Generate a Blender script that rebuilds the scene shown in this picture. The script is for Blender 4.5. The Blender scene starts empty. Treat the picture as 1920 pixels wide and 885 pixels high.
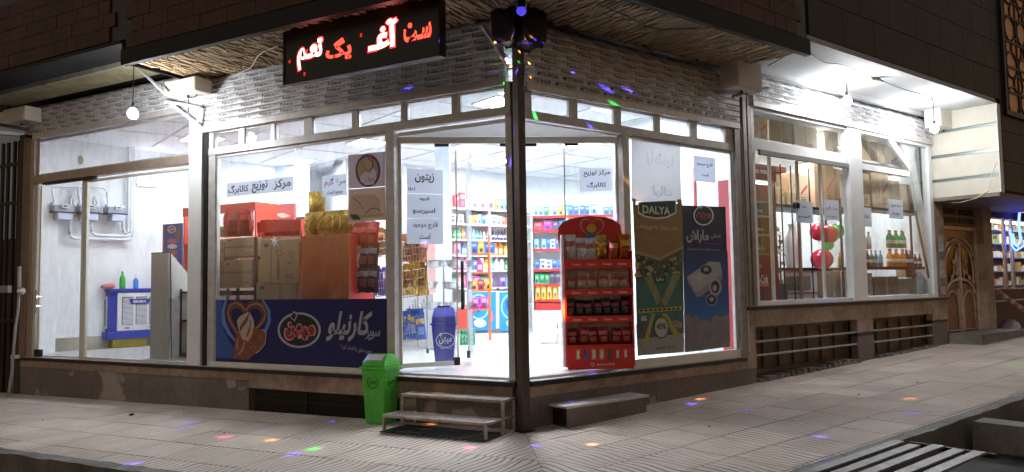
import bpy, bmesh, math, random
from mathutils import Vector, Matrix, noise
random.seed(7)
R = math.radians
SC = bpy.context.scene
COL = SC.collection

# ------------------------------------------------------------------ camera
EYE = Vector((-0.0899, -8.7471, 1.6))
PIT, ROL, FPX = .0649, -.01617, 1450.0
_F = Vector((0, math.cos(PIT), math.sin(PIT))); _U0 = Vector((0, -math.sin(PIT), math.cos(PIT))); _R0 = Vector((1, 0, 0))
_R = math.cos(ROL)*_R0 + math.sin(ROL)*_U0
_U = -math.sin(ROL)*_R0 + math.cos(ROL)*_U0
cam = bpy.data.cameras.new('camera'); cam.sensor_width = 36; cam.lens = FPX/1920*36
cam.clip_start = .05; cam.clip_end = 500
co = bpy.data.objects.new('camera', cam); COL.objects.link(co); SC.camera = co
M = Matrix((( _R.x, _U.x, -_F.x, EYE.x), (_R.y, _U.y, -_F.y, EYE.y), (_R.z, _U.z, -_F.z, EYE.z), (0, 0, 0, 1)))
co.matrix_world = M
# ------------------------------------------------------------------ night sky
W = bpy.data.worlds.new('World'); SC.world = W; W.use_nodes = True
wn = W.node_tree; sky = wn.nodes.new('ShaderNodeTexSky'); sky.sky_type = 'NISHITA'; sky.sun_disc = False
sky.sun_elevation = R(0.5); sky.sun_rotation = R(20)
bg = wn.nodes['Background']; bg.inputs[1].default_value = 0.14
hs = wn.nodes.new('ShaderNodeMix'); hs.data_type = 'RGBA'; hs.blend_type = 'MULTIPLY'; hs.inputs['Factor'].default_value = 1; hs.inputs['B'].default_value = (1, .80, .71, 1)   # town glow
wn.links.new(sky.outputs[0], hs.inputs['A']); wn.links.new(hs.outputs['Result'], bg.inputs[0])
SC.view_settings.view_transform = 'Standard'; SC.view_settings.look = 'None'; SC.view_settings.gamma = 1
SC.view_settings.exposure = 1.5
SC.cycles.max_bounces = 8; SC.cycles.diffuse_bounces = 5; SC.cycles.transparent_max_bounces = 24
SC.cycles.use_denoising = True
SC.cycles.sample_clamp_indirect = 6

# ------------------------------------------------------------------ frames: u along a facade to the right, d inwards, z up
class Frame:
    def __init__(s, ang, o=(0, 0)):
        s.a = ang; s.X = Vector((math.cos(ang), math.sin(ang), 0)); s.Y = Vector((-math.sin(ang), math.cos(ang), 0)); s.o = Vector((o[0], o[1], 0))
    def w(s, u, d, z): return s.o + s.X*u + s.Y*d + Vector((0, 0, z))
    def pix(s, x, y, d=0.0):            # where the sight line of the survey meets the wall plane d
        r = _F*FPX + _R*(x-960) - _U*(y-442.5)
        k = (d - (EYE - s.o).dot(s.Y))/r.dot(s.Y)
        P = EYE + r*k - s.o
        return P.dot(s.X), P.z
    def loc(s, xy):
        P = Vector((xy[0], xy[1], 0)) - s.o
        return P.dot(s.X), P.dot(s.Y)
FL = Frame(-(math.pi/2-1.0698)); FR = Frame(math.pi/2-.90475); FW = Frame(0)
FM = Frame(math.atan2(1.18, .96), (-8.45, 4.98))     # wall with the gas meters
def floor_xy(x, y, z=.58):
    r = _F*FPX + _R*(x-960) - _U*(y-442.5); k = (z-EYE.z)/r.z; P = EYE + r*k; return P.x, P.y
def gz(x, y): return .0234*x + .0188*y
def ground_xy(x, y):
    r = _F*FPX + _R*(x-960) - _U*(y-442.5)
    k = (gz(EYE.x, EYE.y)-EYE.z)/(r.z-.0234*r.x-.0188*r.y); P = EYE + r*k; return P.x, P.y, P.z

# ------------------------------------------------------------------ materials
def mat(name, col, rough=.6, metal=0, var=0.0, vscale=6, bump=0.0, bscale=40, emit=None, spec=.5, trans=None, coat=0, dark=None):
    m = bpy.data.materials.new(name); m.use_nodes = True; t = m.node_tree; b = t.nodes['Principled BSDF']
    b.inputs['Base Color'].default_value = (*col, 1); b.inputs['Roughness'].default_value = rough; b.inputs['Metallic'].default_value = metal
    b.inputs['Specular IOR Level'].default_value = spec
    if coat: b.inputs['Coat Weight'].default_value = coat
    tc = t.nodes.new('ShaderNodeTexCoord')
    if var:
        n = t.nodes.new('ShaderNodeTexNoise'); n.inputs['Scale'].default_value = vscale; n.inputs['Detail'].default_value = 6; n.inputs['Roughness'].default_value = .65
        t.links.new(tc.outputs['Object'], n.inputs['Vector'])
        cr = t.nodes.new('ShaderNodeValToRGB'); e = cr.color_ramp.elements
        e[0].position = .3; e[1].position = .72
        d = dark or tuple(c*(1-var) for c in col)
        e[0].color = (*d, 1); e[1].color = (*(min(1, c*(1+var*.5)) for c in col), 1)
        t.links.new(n.outputs[0], cr.inputs[0]); t.links.new(cr.outputs[0], b.inputs['Base Color'])
    if bump:
        n2 = t.nodes.new('ShaderNodeTexNoise'); n2.inputs['Scale'].default_value = bscale; n2.inputs['Detail'].default_value = 5
        t.links.new(tc.outputs['Object'], n2.inputs['Vector'])
        bp = t.nodes.new('ShaderNodeBump'); bp.inputs['Strength'].default_value = bump; bp.inputs['Distance'].default_value = .01
        t.links.new(n2.outputs[0], bp.inputs['Height']); t.links.new(bp.outputs[0], b.inputs['Normal'])
    if emit:
        b.inputs['Emission Color'].default_value = (*emit[:3], 1); b.inputs['Emission Strength'].default_value = emit[3]
    return m
def glass(name, tint=(.97, .985, .98), refl=.5):
    m = bpy.data.materials.new(name); m.use_nodes = True; t = m.node_tree; t.nodes.clear()
    o = t.nodes.new('ShaderNodeOutputMaterial'); mx = t.nodes.new('ShaderNodeMixShader'); tr = t.nodes.new('ShaderNodeBsdfTransparent'); g = t.nodes.new('ShaderNodeBsdfGlossy')
    lw = t.nodes.new('ShaderNodeLayerWeight'); lw.inputs[0].default_value = .5
    pw = t.nodes.new('ShaderNodeMath'); pw.operation = 'POWER'; pw.inputs[1].default_value = 5
    mu = t.nodes.new('ShaderNodeMath'); mu.operation = 'MULTIPLY_ADD'; mu.inputs[1].default_value = refl*1.4; mu.inputs[2].default_value = .05
    tr.inputs[0].default_value = (*tint, 1); g.inputs['Roughness'].default_value = .02
    df = t.nodes.new('ShaderNodeBsdfDiffuse'); df.inputs[0].default_value = (.8, .8, .8, 1); md = t.nodes.new('ShaderNodeMixShader')   # dust and wipe marks
    gp = t.nodes.new('ShaderNodeNewGeometry'); mp = t.nodes.new('ShaderNodeMapping'); mp.inputs['Scale'].default_value = (2.2, 2.2, .9); t.links.new(gp.outputs['Position'], mp.inputs[0])
    dn_ = t.nodes.new('ShaderNodeTexNoise'); dn_.inputs['Scale'].default_value = 1.6; dn_.inputs['Detail'].default_value = 8; dn_.inputs['Roughness'].default_value = .7; dn_.inputs['Distortion'].default_value = 1.2; t.links.new(mp.outputs[0], dn_.inputs[0])
    dr_ = t.nodes.new('ShaderNodeMapRange'); dr_.inputs['From Min'].default_value = .45; dr_.inputs['From Max'].default_value = .8; dr_.inputs['To Min'].default_value = .01; dr_.inputs['To Max'].default_value = .11; t.links.new(dn_.outputs[0], dr_.inputs['Value'])
    t.links.new(dr_.outputs[0], md.inputs[0]); t.links.new(tr.outputs[0], md.inputs[1]); t.links.new(df.outputs[0], md.inputs[2])
    t.links.new(lw.outputs['Facing'], pw.inputs[0]); t.links.new(pw.outputs[0], mu.inputs[0]); t.links.new(mu.outputs[0], mx.inputs[0]); t.links.new(md.outputs[0], mx.inputs[1]); t.links.new(g.outputs[0], mx.inputs[2]); t.links.new(mx.outputs[0], o.inputs[0])
    return m
def frosted(name, col, alpha):
    m = bpy.data.materials.new(name); m.use_nodes = True; t = m.node_tree; t.nodes.clear()
    o = t.nodes.new('ShaderNodeOutputMaterial'); mx = t.nodes.new('ShaderNodeMixShader'); tr = t.nodes.new('ShaderNodeBsdfTransparent'); g = t.nodes.new('ShaderNodeBsdfPrincipled')
    g.inputs['Base Color'].default_value = (*col, 1); g.inputs['Roughness'].default_value = .35; mx.inputs[0].default_value = alpha
    t.links.new(tr.outputs[0], mx.inputs[1]); t.links.new(g.outputs[0], mx.inputs[2]); t.links.new(mx.outputs[0], o.inputs[0])
    return m
def paperm(name, col, tr=.5):
    m = bpy.data.materials.new(name); m.use_nodes = True; t = m.node_tree; t.nodes.clear()
    o = t.nodes.new('ShaderNodeOutputMaterial'); mx = t.nodes.new('ShaderNodeMixShader'); a = t.nodes.new('ShaderNodeBsdfTranslucent'); g = t.nodes.new('ShaderNodeBsdfDiffuse')
    a.inputs[0].default_value = (*col, 1); g.inputs[0].default_value = (*col, 1); mx.inputs[0].default_value = tr
    t.links.new(g.outputs[0], mx.inputs[1]); t.links.new(a.outputs[0], mx.inputs[2]); t.links.new(mx.outputs[0], o.inputs[0])
    return m
MT = {}
def C(key, *a, **k):
    if key not in MT: MT[key] = mat(key, *a, **k)
    return MT[key]
ALU = C('aluminium', (.58, .56, .55), .42, .3, .22, 9, .08, 60)
ALUW = C('white_painted_metal', (.80, .81, .82), .4, 0, .08, 5)
ALUC = C('cream_painted_metal', (.72, .69, .60), .45, 0, .12, 5)
GL = glass('clear_glass'); MT['clear_glass'] = GL
BLACK = C('black_plastic', (.012, .012, .013), .5)
DARKM = C('dark_steel', (.03, .028, .028), .5, .6)
WHITE = C('white_paint', (.84, .84, .84), .6, 0, .05, 3)
PAPER = paperm('paper', (.80, .83, .90))
INK = C('ink', (.015, .015, .02), .7)
REDINK = C('red_ink', (.55, .02, .03), .7)
RUBBER_SHADOW = C('rubber', (.02, .02, .02), .8)  # caster rubber, also the colour of the step shadow mesh

def stone(name, base, dark, sc, speck=.5, stain=None, bloom=None):
    m = bpy.data.materials.new(name); m.use_nodes = True; t = m.node_tree; b = t.nodes['Principled BSDF']; b.inputs['Roughness'].default_value = .6
    g = t.nodes.new('ShaderNodeNewGeometry')
    n = t.nodes.new('ShaderNodeTexNoise'); n.inputs['Scale'].default_value = sc; n.inputs['Detail'].default_value = 8; n.inputs['Roughness'].default_value = .75
    t.links.new(g.outputs['Position'], n.inputs[0])
    cr = t.nodes.new('ShaderNodeValToRGB'); cr.color_ramp.elements[0].position = .5-speck*.3; cr.color_ramp.elements[1].position = .5+speck*.3
    cr.color_ramp.elements[0].color = (*dark, 1); cr.color_ramp.elements[1].color = (*base, 1)
    t.links.new(n.outputs[0], cr.inputs[0])
    n3 = t.nodes.new('ShaderNodeTexNoise'); n3.inputs['Scale'].default_value = 1.7; n3.inputs['Detail'].default_value = 5
    t.links.new(g.outputs['Position'], n3.inputs[0])
    c3 = t.nodes.new('ShaderNodeValToRGB'); c3.color_ramp.elements[0].position = .38; c3.color_ramp.elements[1].position = .62
    s = stain or (.55, .52, .5)
    c3.color_ramp.elements[0].color = (*s, 1); c3.color_ramp.elements[1].color = (1, 1, 1, 1)
    t.links.new(n3.outputs[0], c3.inputs[0])
    mx = t.nodes.new('ShaderNodeMix'); mx.data_type = 'RGBA'; mx.blend_type = 'MULTIPLY'; mx.inputs['Factor'].default_value = .8
    t.links.new(cr.outputs[0], mx.inputs['A']); t.links.new(c3.outputs[0], mx.inputs['B']); t.links.new(mx.outputs['Result'], b.inputs['Base Color'])
    if bloom:      # lime and salt marks
        n6 = t.nodes.new('ShaderNodeTexNoise'); n6.inputs['Scale'].default_value = 1.3; n6.inputs['Detail'].default_value = 7; n6.inputs['Roughness'].default_value = .55; t.links.new(g.outputs['Position'], n6.inputs[0])
        c6 = t.nodes.new('ShaderNodeValToRGB'); c6.color_ramp.elements[0].position = .57; c6.color_ramp.elements[1].position = .60; c6.color_ramp.elements[1].color = (.55, .55, .55, 1); t.links.new(n6.outputs[0], c6.inputs[0])
        m6 = t.nodes.new('ShaderNodeMix'); m6.data_type = 'RGBA'; t.links.new(c6.outputs[0], m6.inputs['Factor']); t.links.new(mx.outputs['Result'], m6.inputs['A']); m6.inputs['B'].default_value = (*bloom, 1); t.links.new(m6.outputs['Result'], b.inputs['Base Color'])
    bp = t.nodes.new('ShaderNodeBump'); bp.inputs['Strength'].default_value = .35; bp.inputs['Distance'].default_value = .006
    t.links.new(n.outputs[0], bp.inputs['Height']); t.links.new(bp.outputs[0], b.inputs['Normal'])
    return m
GRAN = stone('grey_granite', (.30, .255, .23), (.075, .06, .055), 60, .5, (.72, .66, .62), (.50, .42, .37))
BEIGE = stone('beige_stone', (.54, .41, .32), (.22, .15, .11), 9, .8, (.6, .55, .5))
TRAV = stone('travertine', (.66, .62, .53), (.54, .50, .41), 3, .9, (.9, .9, .9))
CONC = stone('concrete', (.33, .31, .29), (.14, .13, .12), 22, .8)
BLKST = C('black_stone', (.018, .016, .017), .35)
BRICK = stone('dark_red_brick', (.16, .052, .032), (.06, .022, .016), 14, .9)
PLAS = C('white_plaster', (.50, .50, .50), .8, 0, .1, 2, .15, 30)
BOARD = stone('grey_board', (.44, .41, .37), (.38, .35, .32), 40, .8, (.9, .9, .9))
def paving():
    m = bpy.data.materials.new('paving'); m.use_nodes = True; t = m.node_tree; b = t.nodes['Principled BSDF']; b.inputs['Roughness'].default_value = .62
    tc = t.nodes.new('ShaderNodeTexCoord'); g = t.nodes.new('ShaderNodeNewGeometry')
    w = t.nodes.new('ShaderNodeTexWave'); w.wave_type = 'BANDS'; w.bands_direction = 'X'
    w.inputs['Scale'].default_value = 4.0; w.inputs['Distortion'].default_value = 6; w.inputs['Detail'].default_value = 0; w.inputs['Detail Scale'].default_value = .55
    t.links.new(tc.outputs['Object'], w.inputs[0])
    cr = t.nodes.new('ShaderNodeValToRGB'); cr.color_ramp.elements[0].position = .04; cr.color_ramp.elements[1].position = .22
    cr.color_ramp.elements[0].color = (0, 0, 0, 1); cr.color_ramp.elements[1].color = (1, 1, 1, 1); t.links.new(w.outputs[1], cr.inputs[0])
    n = t.nodes.new('ShaderNodeTexNoise'); n.inputs['Scale'].default_value = 1.1; n.inputs['Detail'].default_value = 9; n.inputs['Roughness'].default_value = .7; t.links.new(g.outputs['Position'], n.inputs[0])
    c2 = t.nodes.new('ShaderNodeValToRGB'); c2.color_ramp.elements[0].position = .3; c2.color_ramp.elements[1].position = .7
    c2.color_ramp.elements[0].color = (.64, .51, .43, 1); c2.color_ramp.elements[1].color = (.88, .74, .64, 1); t.links.new(n.outputs[0], c2.inputs[0])
    # wear fills the grooves in places
    n4 = t.nodes.new('ShaderNodeTexNoise'); n4.inputs['Scale'].default_value = .8; n4.inputs['Detail'].default_value = 4; t.links.new(g.outputs['Position'], n4.inputs[0])
    c4 = t.nodes.new('ShaderNodeValToRGB'); c4.color_ramp.elements[0].position = .42; c4.color_ramp.elements[1].position = .62; t.links.new(n4.outputs[0], c4.inputs[0])
    mg = t.nodes.new('ShaderNodeMath'); mg.operation = 'MAXIMUM'; t.links.new(cr.outputs[0], mg.inputs[0])
    ms = t.nodes.new('ShaderNodeMath'); ms.operation = 'MULTIPLY'; ms.inputs[1].default_value = .75; t.links.new(c4.outputs[0], ms.inputs[0]); t.links.new(ms.outputs[0], mg.inputs[1])
    mx = t.nodes.new('ShaderNodeMix'); mx.data_type = 'RGBA'; t.links.new(mg.outputs[0], mx.inputs['Factor'])
    mx.inputs['A'].default_value = (.17, .13, .11, 1); t.links.new(c2.outputs[0], mx.inputs['B'])
    n5 = t.nodes.new('ShaderNodeTexNoise'); n5.inputs['Scale'].default_value = 45; n5.inputs['Detail'].default_value = 3; t.links.new(g.outputs['Position'], n5.inputs[0])
    m5 = t.nodes.new('ShaderNodeMix'); m5.data_type = 'RGBA'; m5.blend_type = 'OVERLAY'; m5.inputs['Factor'].default_value = .2; t.links.new(mx.outputs['Result'], m5.inputs['A']); t.links.new(n5.outputs[0], m5.inputs['B'])
    oi = t.nodes.new('ShaderNodeObjectInfo'); orr = t.nodes.new('ShaderNodeMapRange'); orr.inputs['To Min'].default_value = .88; orr.inputs['To Max'].default_value = 1.06; t.links.new(oi.outputs['Random'], orr.inputs['Value'])
    n7 = t.nodes.new('ShaderNodeTexNoise'); n7.inputs['Scale'].default_value = 2.6; n7.inputs['Detail'].default_value = 10; n7.inputs['Roughness'].default_value = .8; t.links.new(g.outputs['Position'], n7.inputs[0])
    c7 = t.nodes.new('ShaderNodeMapRange'); c7.inputs['From Min'].default_value = .60; c7.inputs['From Max'].default_value = .66; c7.inputs['To Min'].default_value = 1; c7.inputs['To Max'].default_value = .62; t.links.new(n7.outputs[0], c7.inputs['Value'])
    mm = t.nodes.new('ShaderNodeMath'); mm.operation = 'MULTIPLY'; t.links.new(orr.outputs[0], mm.inputs[0]); t.links.new(c7.outputs[0], mm.inputs[1])
    sc = t.nodes.new('ShaderNodeVectorMath'); sc.operation = 'SCALE'; t.links.new(m5.outputs['Result'], sc.inputs[0]); t.links.new(mm.outputs[0], sc.inputs['Scale']); t.links.new(sc.outputs[0], b.inputs['Base Color'])
    bp = t.nodes.new('ShaderNodeBump'); bp.inputs['Strength'].default_value = .8; bp.inputs['Distance'].default_value = .008
    t.links.new(mg.outputs[0], bp.inputs['Height']); t.links.new(bp.outputs[0], b.inputs['Normal'])
    return m
PAVE = paving()
CARD = stone('cardboard', (.38, .27, .16), (.31, .215, .125), 12, .9, (.85, .85, .85))
CARD2 = stone('pale_cardboard', (.52, .37, .22), (.44, .30, .17), 12, .9, (.85, .85, .85))
def foil(name, col, rough=.28):
    return C(name, col, rough, .55, .35, 14, .6, 22)

# ------------------------------------------------------------------ mesh building
class MB:
    def __init__(s): s.v = []; s.f = []; s.m = []
    def face(s, pts, m=0):
        i = len(s.v); s.v += [tuple(p) for p in pts]; s.f.append(tuple(range(i, i+len(pts)))); s.m.append(m); return s
    def box(s, a, b, m=0, taper=None):
        x0, y0, z0 = a; x1, y1, z1 = b
        if x0 > x1: x0, x1 = x1, x0
        if y0 > y1: y0, y1 = y1, y0
        if z0 > z1: z0, z1 = z1, z0
        i = len(s.v); tx, ty = taper or (0, 0)
        s.v += [(x0, y0, z0), (x1, y0, z0), (x1, y1, z0), (x0, y1, z0), (x0+tx, y0+ty, z1), (x1-tx, y0+ty, z1), (x1-tx, y1-ty, z1), (x0+tx, y1-ty, z1)]
        for q in ((0, 3, 2, 1), (4, 5, 6, 7), (0, 1, 5, 4), (1, 2, 6, 5), (2, 3, 7, 6), (3, 0, 4, 7)):
            s.f.append(tuple(i+k for k in q)); s.m.append(m)
        return s
    def prism(s, pts, y0, y1, m=0, axis='y'):     # outline in x,z (counter-clockwise seen from the front) pushed from y0 to y1
        n = len(pts); i = len(s.v)
        if axis == 'y':
            s.v += [(p[0], y0, p[1]) for p in pts] + [(p[0], y1, p[1]) for p in pts]
        elif axis == 'z':
            s.v += [(p[0], p[1], y0) for p in pts] + [(p[0], p[1], y1) for p in pts]
        else:
            s.v += [(y0, p[0], p[1]) for p in pts] + [(y1, p[0], p[1]) for p in pts]
        s.f.append(tuple(i+k for k in range(n))); s.m.append(m); s.f.append(tuple(i+n+k for k in reversed(range(n)))); s.m.append(m)
        for k in range(n):
            s.f.append((i+k, i+(k+1) % n, i+n+(k+1) % n, i+n+k)); s.m.append(m)
        return s
    def tube(s, path, r, n=8, m=0, closed=False):
        P = [Vector(p) for p in path]; N = len(P); base = len(s.v)
        for k in range(N):
            a = P[k-1] if (k > 0 or closed) else P[k]; b = P[(k+1) % N] if (k < N-1 or closed) else P[k]
            t = (b-a); t = t.normalized() if t.length > 1e-9 else Vector((0, 0, 1))
            up = Vector((0, 0, 1)) if abs(t.z) < .9 else Vector((0, 1, 0))
            e1 = t.cross(up).normalized(); e2 = t.cross(e1)
            rr = r[k] if isinstance(r, (list, tuple)) else r
            for j in range(n):
                an = 2*math.pi*j/n; s.v.append(tuple(P[k] + e1*math.cos(an)*rr + e2*math.sin(an)*rr))
        for k in range(N if closed else N-1):
            for j in range(n):
                a0 = base+k*n; a1 = base+((k+1) % N)*n
                s.f.append((a0+j, a0+(j+1) % n, a1+(j+1) % n, a1+j)); s.m.append(m)
        if not closed:
            s.f.append(tuple(base+j for j in reversed(range(n)))); s.m.append(m)
            s.f.append(tuple(base+(N-1)*n+j for j in range(n))); s.m.append(m)
        return s
    def lathe(s, prof, c=(0, 0, 0), n=14, m=0, sy=1):
        base = len(s.v); K = len(prof); ms = m if isinstance(m, (list, tuple)) else [m]*K
        for r, z in prof:
            for j in range(n):
                an = 2*math.pi*j/n; s.v.append((c[0]+r*math.cos(an), c[1]+r*math.sin(an)*sy, c[2]+z))
        for k in range(K-1):
            for j in range(n):
                s.f.append((base+k*n+j, base+k*n+(j+1) % n, base+(k+1)*n+(j+1) % n, base+(k+1)*n+j)); s.m.append(ms[k])
        s.f.append(tuple(base+j for j in reversed(range(n)))); s.m.append(ms[0])
        s.f.append(tuple(base+(K-1)*n+j for j in range(n))); s.m.append(ms[-1])
        return s
    def ring(s, cx, cz, rx, rz, w, y, m=0, n=32, depth=.003):
        for k in range(n):
            a, b = 2*math.pi*k/n, 2*math.pi*(k+1)/n
            s.prism([(cx+(rx-w)*math.cos(a), cz+(rz-w)*math.sin(a)), (cx+rx*math.cos(a), cz+rz*math.sin(a)), (cx+rx*math.cos(b), cz+rz*math.sin(b)), (cx+(rx-w)*math.cos(b), cz+(rz-w)*math.sin(b))], y-depth, y, m)
        return s
    def disc(s, cx, cz, rx, rz, y, m=0, n=28, depth=.002):
        return s.prism([(cx+rx*math.cos(2*math.pi*k/n), cz+rz*math.sin(2*math.pi*k/n)) for k in range(n)], y-depth, y, m)
    def xform(s, M):
        s.v = [tuple(M @ Vector(p)) for p in s.v]; return s
    def add(s, o, off=(0, 0, 0), mo=0, sc=1):
        i = len(s.v); s.v += [(p[0]*sc+off[0], p[1]*sc+off[1], p[2]*sc+off[2]) for p in o.v]; s.f += [tuple(i+k for k in q) for q in o.f]; s.m += [k+mo for k in o.m]; return s
    def mesh(s, name, mats, smooth=False):
        me = bpy.data.meshes.new(name); me.from_pydata(s.v, [], s.f); me.update()
        for m in (mats if isinstance(mats, (list, tuple)) else [mats]): me.materials.append(m)
        me.polygons.foreach_set('material_index', s.m)
        if smooth:
            me.polygons.foreach_set('use_smooth', [True]*len(s.f))
            try: me.set_sharp_from_angle(angle=R(38))
            except Exception: pass
        return me

def put(o, parent=None):
    COL.objects.link(o)
    if parent is not None: o.parent = parent
    return o
def tag(o, label=None, cat=None, group=None, kind=None):
    if label: o['label'] = label
    if cat: o['category'] = cat
    if group: o['group'] = group
    if kind: o['kind'] = kind
    return o
def thing(name, label, cat, fr=FW, u=0, d=0, z=0, rot=0, group=None):
    o = bpy.data.objects.new(name, None); o.empty_display_size = .1; o.location = fr.w(u, d, z); o.rotation_euler = (0, 0, fr.a+rot)
    COL.objects.link(o); tag(o, label, cat, group); o['_b'] = (u, d, z) if rot == 0 else (0, 0, 0); return o
def part(name, mb, mats, parent, smooth=False, rel=False, label=None, bevel=0):
    """mb in frame coordinates (rel=False: the parent's base is taken off) or already local (rel=True)"""
    if not rel and '_b' in parent:
        b = parent['_b']; mb.v = [(p[0]-b[0], p[1]-b[1], p[2]-b[2]) for p in mb.v]
    o = bpy.data.objects.new(name, mb.mesh(name, mats, smooth)); put(o, parent)
    if label: o['label'] = label
    if '_b' in parent: o['_b'] = tuple(parent['_b'])
    if bevel:
        q = o.modifiers.new('bevel', 'BEVEL'); q.width = bevel; q.segments = 2; q.limit_method = 'ANGLE'
    return o
def single(name, mb, mats, fr, base, label, cat, group=None, kind=None, smooth=False, bevel=0, rot=0):
    """a top-level one-mesh thing, mb local to its base"""
    o = bpy.data.objects.new(name, mb.mesh(name, mats, smooth)); o.location = fr.w(*base); o.rotation_euler = (0, 0, fr.a+rot); COL.objects.link(o)
    tag(o, label, cat, group, kind)
    if bevel:
        q = o.modifiers.new('bevel', 'BEVEL'); q.width = bevel; q.segments = 2; q.limit_method = 'ANGLE'
    return o
def inst(name, me, loc, parent=None, rotz=0, sc=(1, 1, 1), label=None, cat=None, group=None, rot=None):
    o = bpy.data.objects.new(name, me); o.location = loc; o.rotation_euler = rot or (0, 0, rotz); o.scale = sc; put(o, parent); tag(o, label, cat, group); return o

# ------------------------------------------------------------------ lettering (joined Persian letters, right to left)
AR = {'ا': 'FE8D FE8E - -', 'آ': 'FE81 FE82 - -', 'ب': 'FE8F FE90 FE91 FE92', 'پ': 'FB56 FB57 FB58 FB59', 'ت': 'FE95 FE96 FE97 FE98', 'ج': 'FE9D FE9E FE9F FEA0', 'چ': 'FB7A FB7B FB7C FB7D',
 'خ': 'FEA5 FEA6 FEA7 FEA8', 'د': 'FEA9 FEAA - -', 'ر': 'FEAD FEAE - -', 'ز': 'FEAF FEB0 - -', 'س': 'FEB1 FEB2 FEB3 FEB4', 'ش': 'FEB5 FEB6 FEB7 FEB8', 'ص': 'FEB9 FEBA FEBB FEBC', 'ط': 'FEC1 FEC2 FEC3 FEC4',
 'ع': 'FEC9 FECA FECB FECC', 'غ': 'FECD FECE FECF FED0', 'ف': 'FED1 FED2 FED3 FED4', 'ق': 'FED5 FED6 FED7 FED8', 'ک': 'FB8E FB8F FB90 FB91', 'گ': 'FB92 FB93 FB94 FB95', 'ل': 'FEDD FEDE FEDF FEE0',
 'م': 'FEE1 FEE2 FEE3 FEE4', 'ن': 'FEE5 FEE6 FEE7 FEE8', 'و': 'FEED FEEE - -', 'ه': 'FEE9 FEEA FEEB FEEC', 'ی': 'FBFC FBFD FBFE FBFF', 'ح': 'FEA1 FEA2 FEA3 FEA4'}
def shape(s):
    out = []
    for line in s.split('\n'):
        if not any(c in AR for c in line): out.append(line); continue
        r = []
        for i, c in enumerate(line):
            if c not in AR: r.append(c if c != 'ـ' else '\u0640'); continue
            f = AR[c].split()
            prev = i > 0 and (line[i-1] == 'ـ' or (line[i-1] in AR and AR[line[i-1]].split()[2] != '-'))
            nxt = i < len(line)-1 and (line[i+1] in AR or line[i+1] == 'ـ') and f[2] != '-'
            k = 3 if prev and nxt else 2 if nxt else 1 if prev else 0
            r.append(chr(int(f[k], 16)))
        out.append(''.join(reversed(r)))
    return '\n'.join(out)
_dg = None
def text_mb(s, w=None, h=None, bold=.0, depth=.0015, res=3, shear=0, m=0, lines=1.0):
    """lettering centred on 0,0 in x,z, front towards -y; scaled to width w and/or height h"""
    c = bpy.data.curves.new('lettering', 'FONT'); c.body = shape(s); c.size = 1; c.offset = bold; c.resolution_u = res; c.align_x = 'CENTER'; c.shear = shear; c.space_line = lines
    o = bpy.data.objects.new('lettering', c); COL.objects.link(o)
    bpy.context.view_layer.update(); me = bpy.data.meshes.new_from_object(o.evaluated_get(bpy.context.evaluated_depsgraph_get()))
    bpy.data.objects.remove(o); bpy.data.curves.remove(c)
    vs = [v.co for v in me.vertices]; x0 = min(v.x for v in vs); x1 = max(v.x for v in vs); y0 = min(v.y for v in vs); y1 = max(v.y for v in vs)
    sx = w/(x1-x0) if w else None; sz = h/(y1-y0) if h else None; sx = sx or sz; sz = sz or sx
    mb = MB(); mb.v = [((v.x-(x0+x1)/2)*sx, -depth, (v.y-(y0+y1)/2)*sz) for v in vs]
    mb.f = [tuple(p.vertices) for p in me.polygons]; mb.m = [m]*len(mb.f)
    bpy.data.meshes.remove(me); return mb
def letter(s, c, parent, material, w=None, h=None, bold=.02, rotz=None, rel=False, tilt=0, **k):
    mb = text_mb(s, w, h, bold, **k)
    if tilt: mb.xform(Matrix.Rotation(-tilt, 4, 'Y'))
    mb.v = [(p[0]+c[0], p[1]+c[1], p[2]+c[2]) for p in mb.v]
    return part('lettering', mb, material, parent, rel=rel)

exec_parts = []
# ================================================================== GROUND
TILT = Matrix.Rotation(0, 4, 'Z')
_n = Vector((-.0234, -.0188, 1)).normalized()
QT = Vector((0, 0, 1)).rotation_difference(_n).to_matrix().to_4x4()
mb = MB(); n = 24; S = 70
for i in range(n+1):
    for j in range(n+1):
        x = -S+2*S*i/n; y = -S+2*S*j/n; mb.v.append((x, y, gz(x, y)-.30))
for i in range(n):
    for j in range(n):
        a = i*(n+1)+j; mb.f.append((a, a+n+1, a+n+2, a+1)); mb.m.append(0)
ASPH = stone('asphalt', (.035, .032, .03), (.014, .013, .013), 30, .8)
street = single('street', mb, ASPH, FW, (0, 0, 0), 'dark asphalt street below the pavement kerb', None, kind='structure')

def clip(poly, f):
    out = []
    for i in range(len(poly)):
        a, b = poly[i], poly[(i+1) % len(poly)]; fa, fb = f(a), f(b)
        if fa >= 0: out.append(a)
        if (fa >= 0) != (fb >= 0):
            t = fa/(fa-fb); out.append((a[0]+(b[0]-a[0])*t, a[1]+(b[1]-a[1])*t))
    return out
PL_D, PR_D = -2.72, -3.05
bed = MB()
for fr, D, u0, u1, sg in ((FL, PL_D, -13, 6, 1), (FR, PR_D, -6, 16, -1)):
    pl = clip([(u0, .0), (u0, D), (u1, D), (u1, .0)], (lambda p: .66*(-p[1])-p[0]) if sg > 0 else (lambda p: p[0]+.66*(-p[1])))
    top = [fr.w(p[0], p[1], 0) for p in pl]
    bed.face([(p.x, p.y, gz(p.x, p.y)-.012) for p in top][::1])
    k = len(top)
    for i in range(k):
        a, b = top[i], top[(i+1) % k]; bed.face([(a.x, a.y, gz(a.x, a.y)-.012), (b.x, b.y, gz(b.x, b.y)-.012), (b.x, b.y, gz(b.x, b.y)-.32), (a.x, a.y, gz(a.x, a.y)-.32)])
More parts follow.
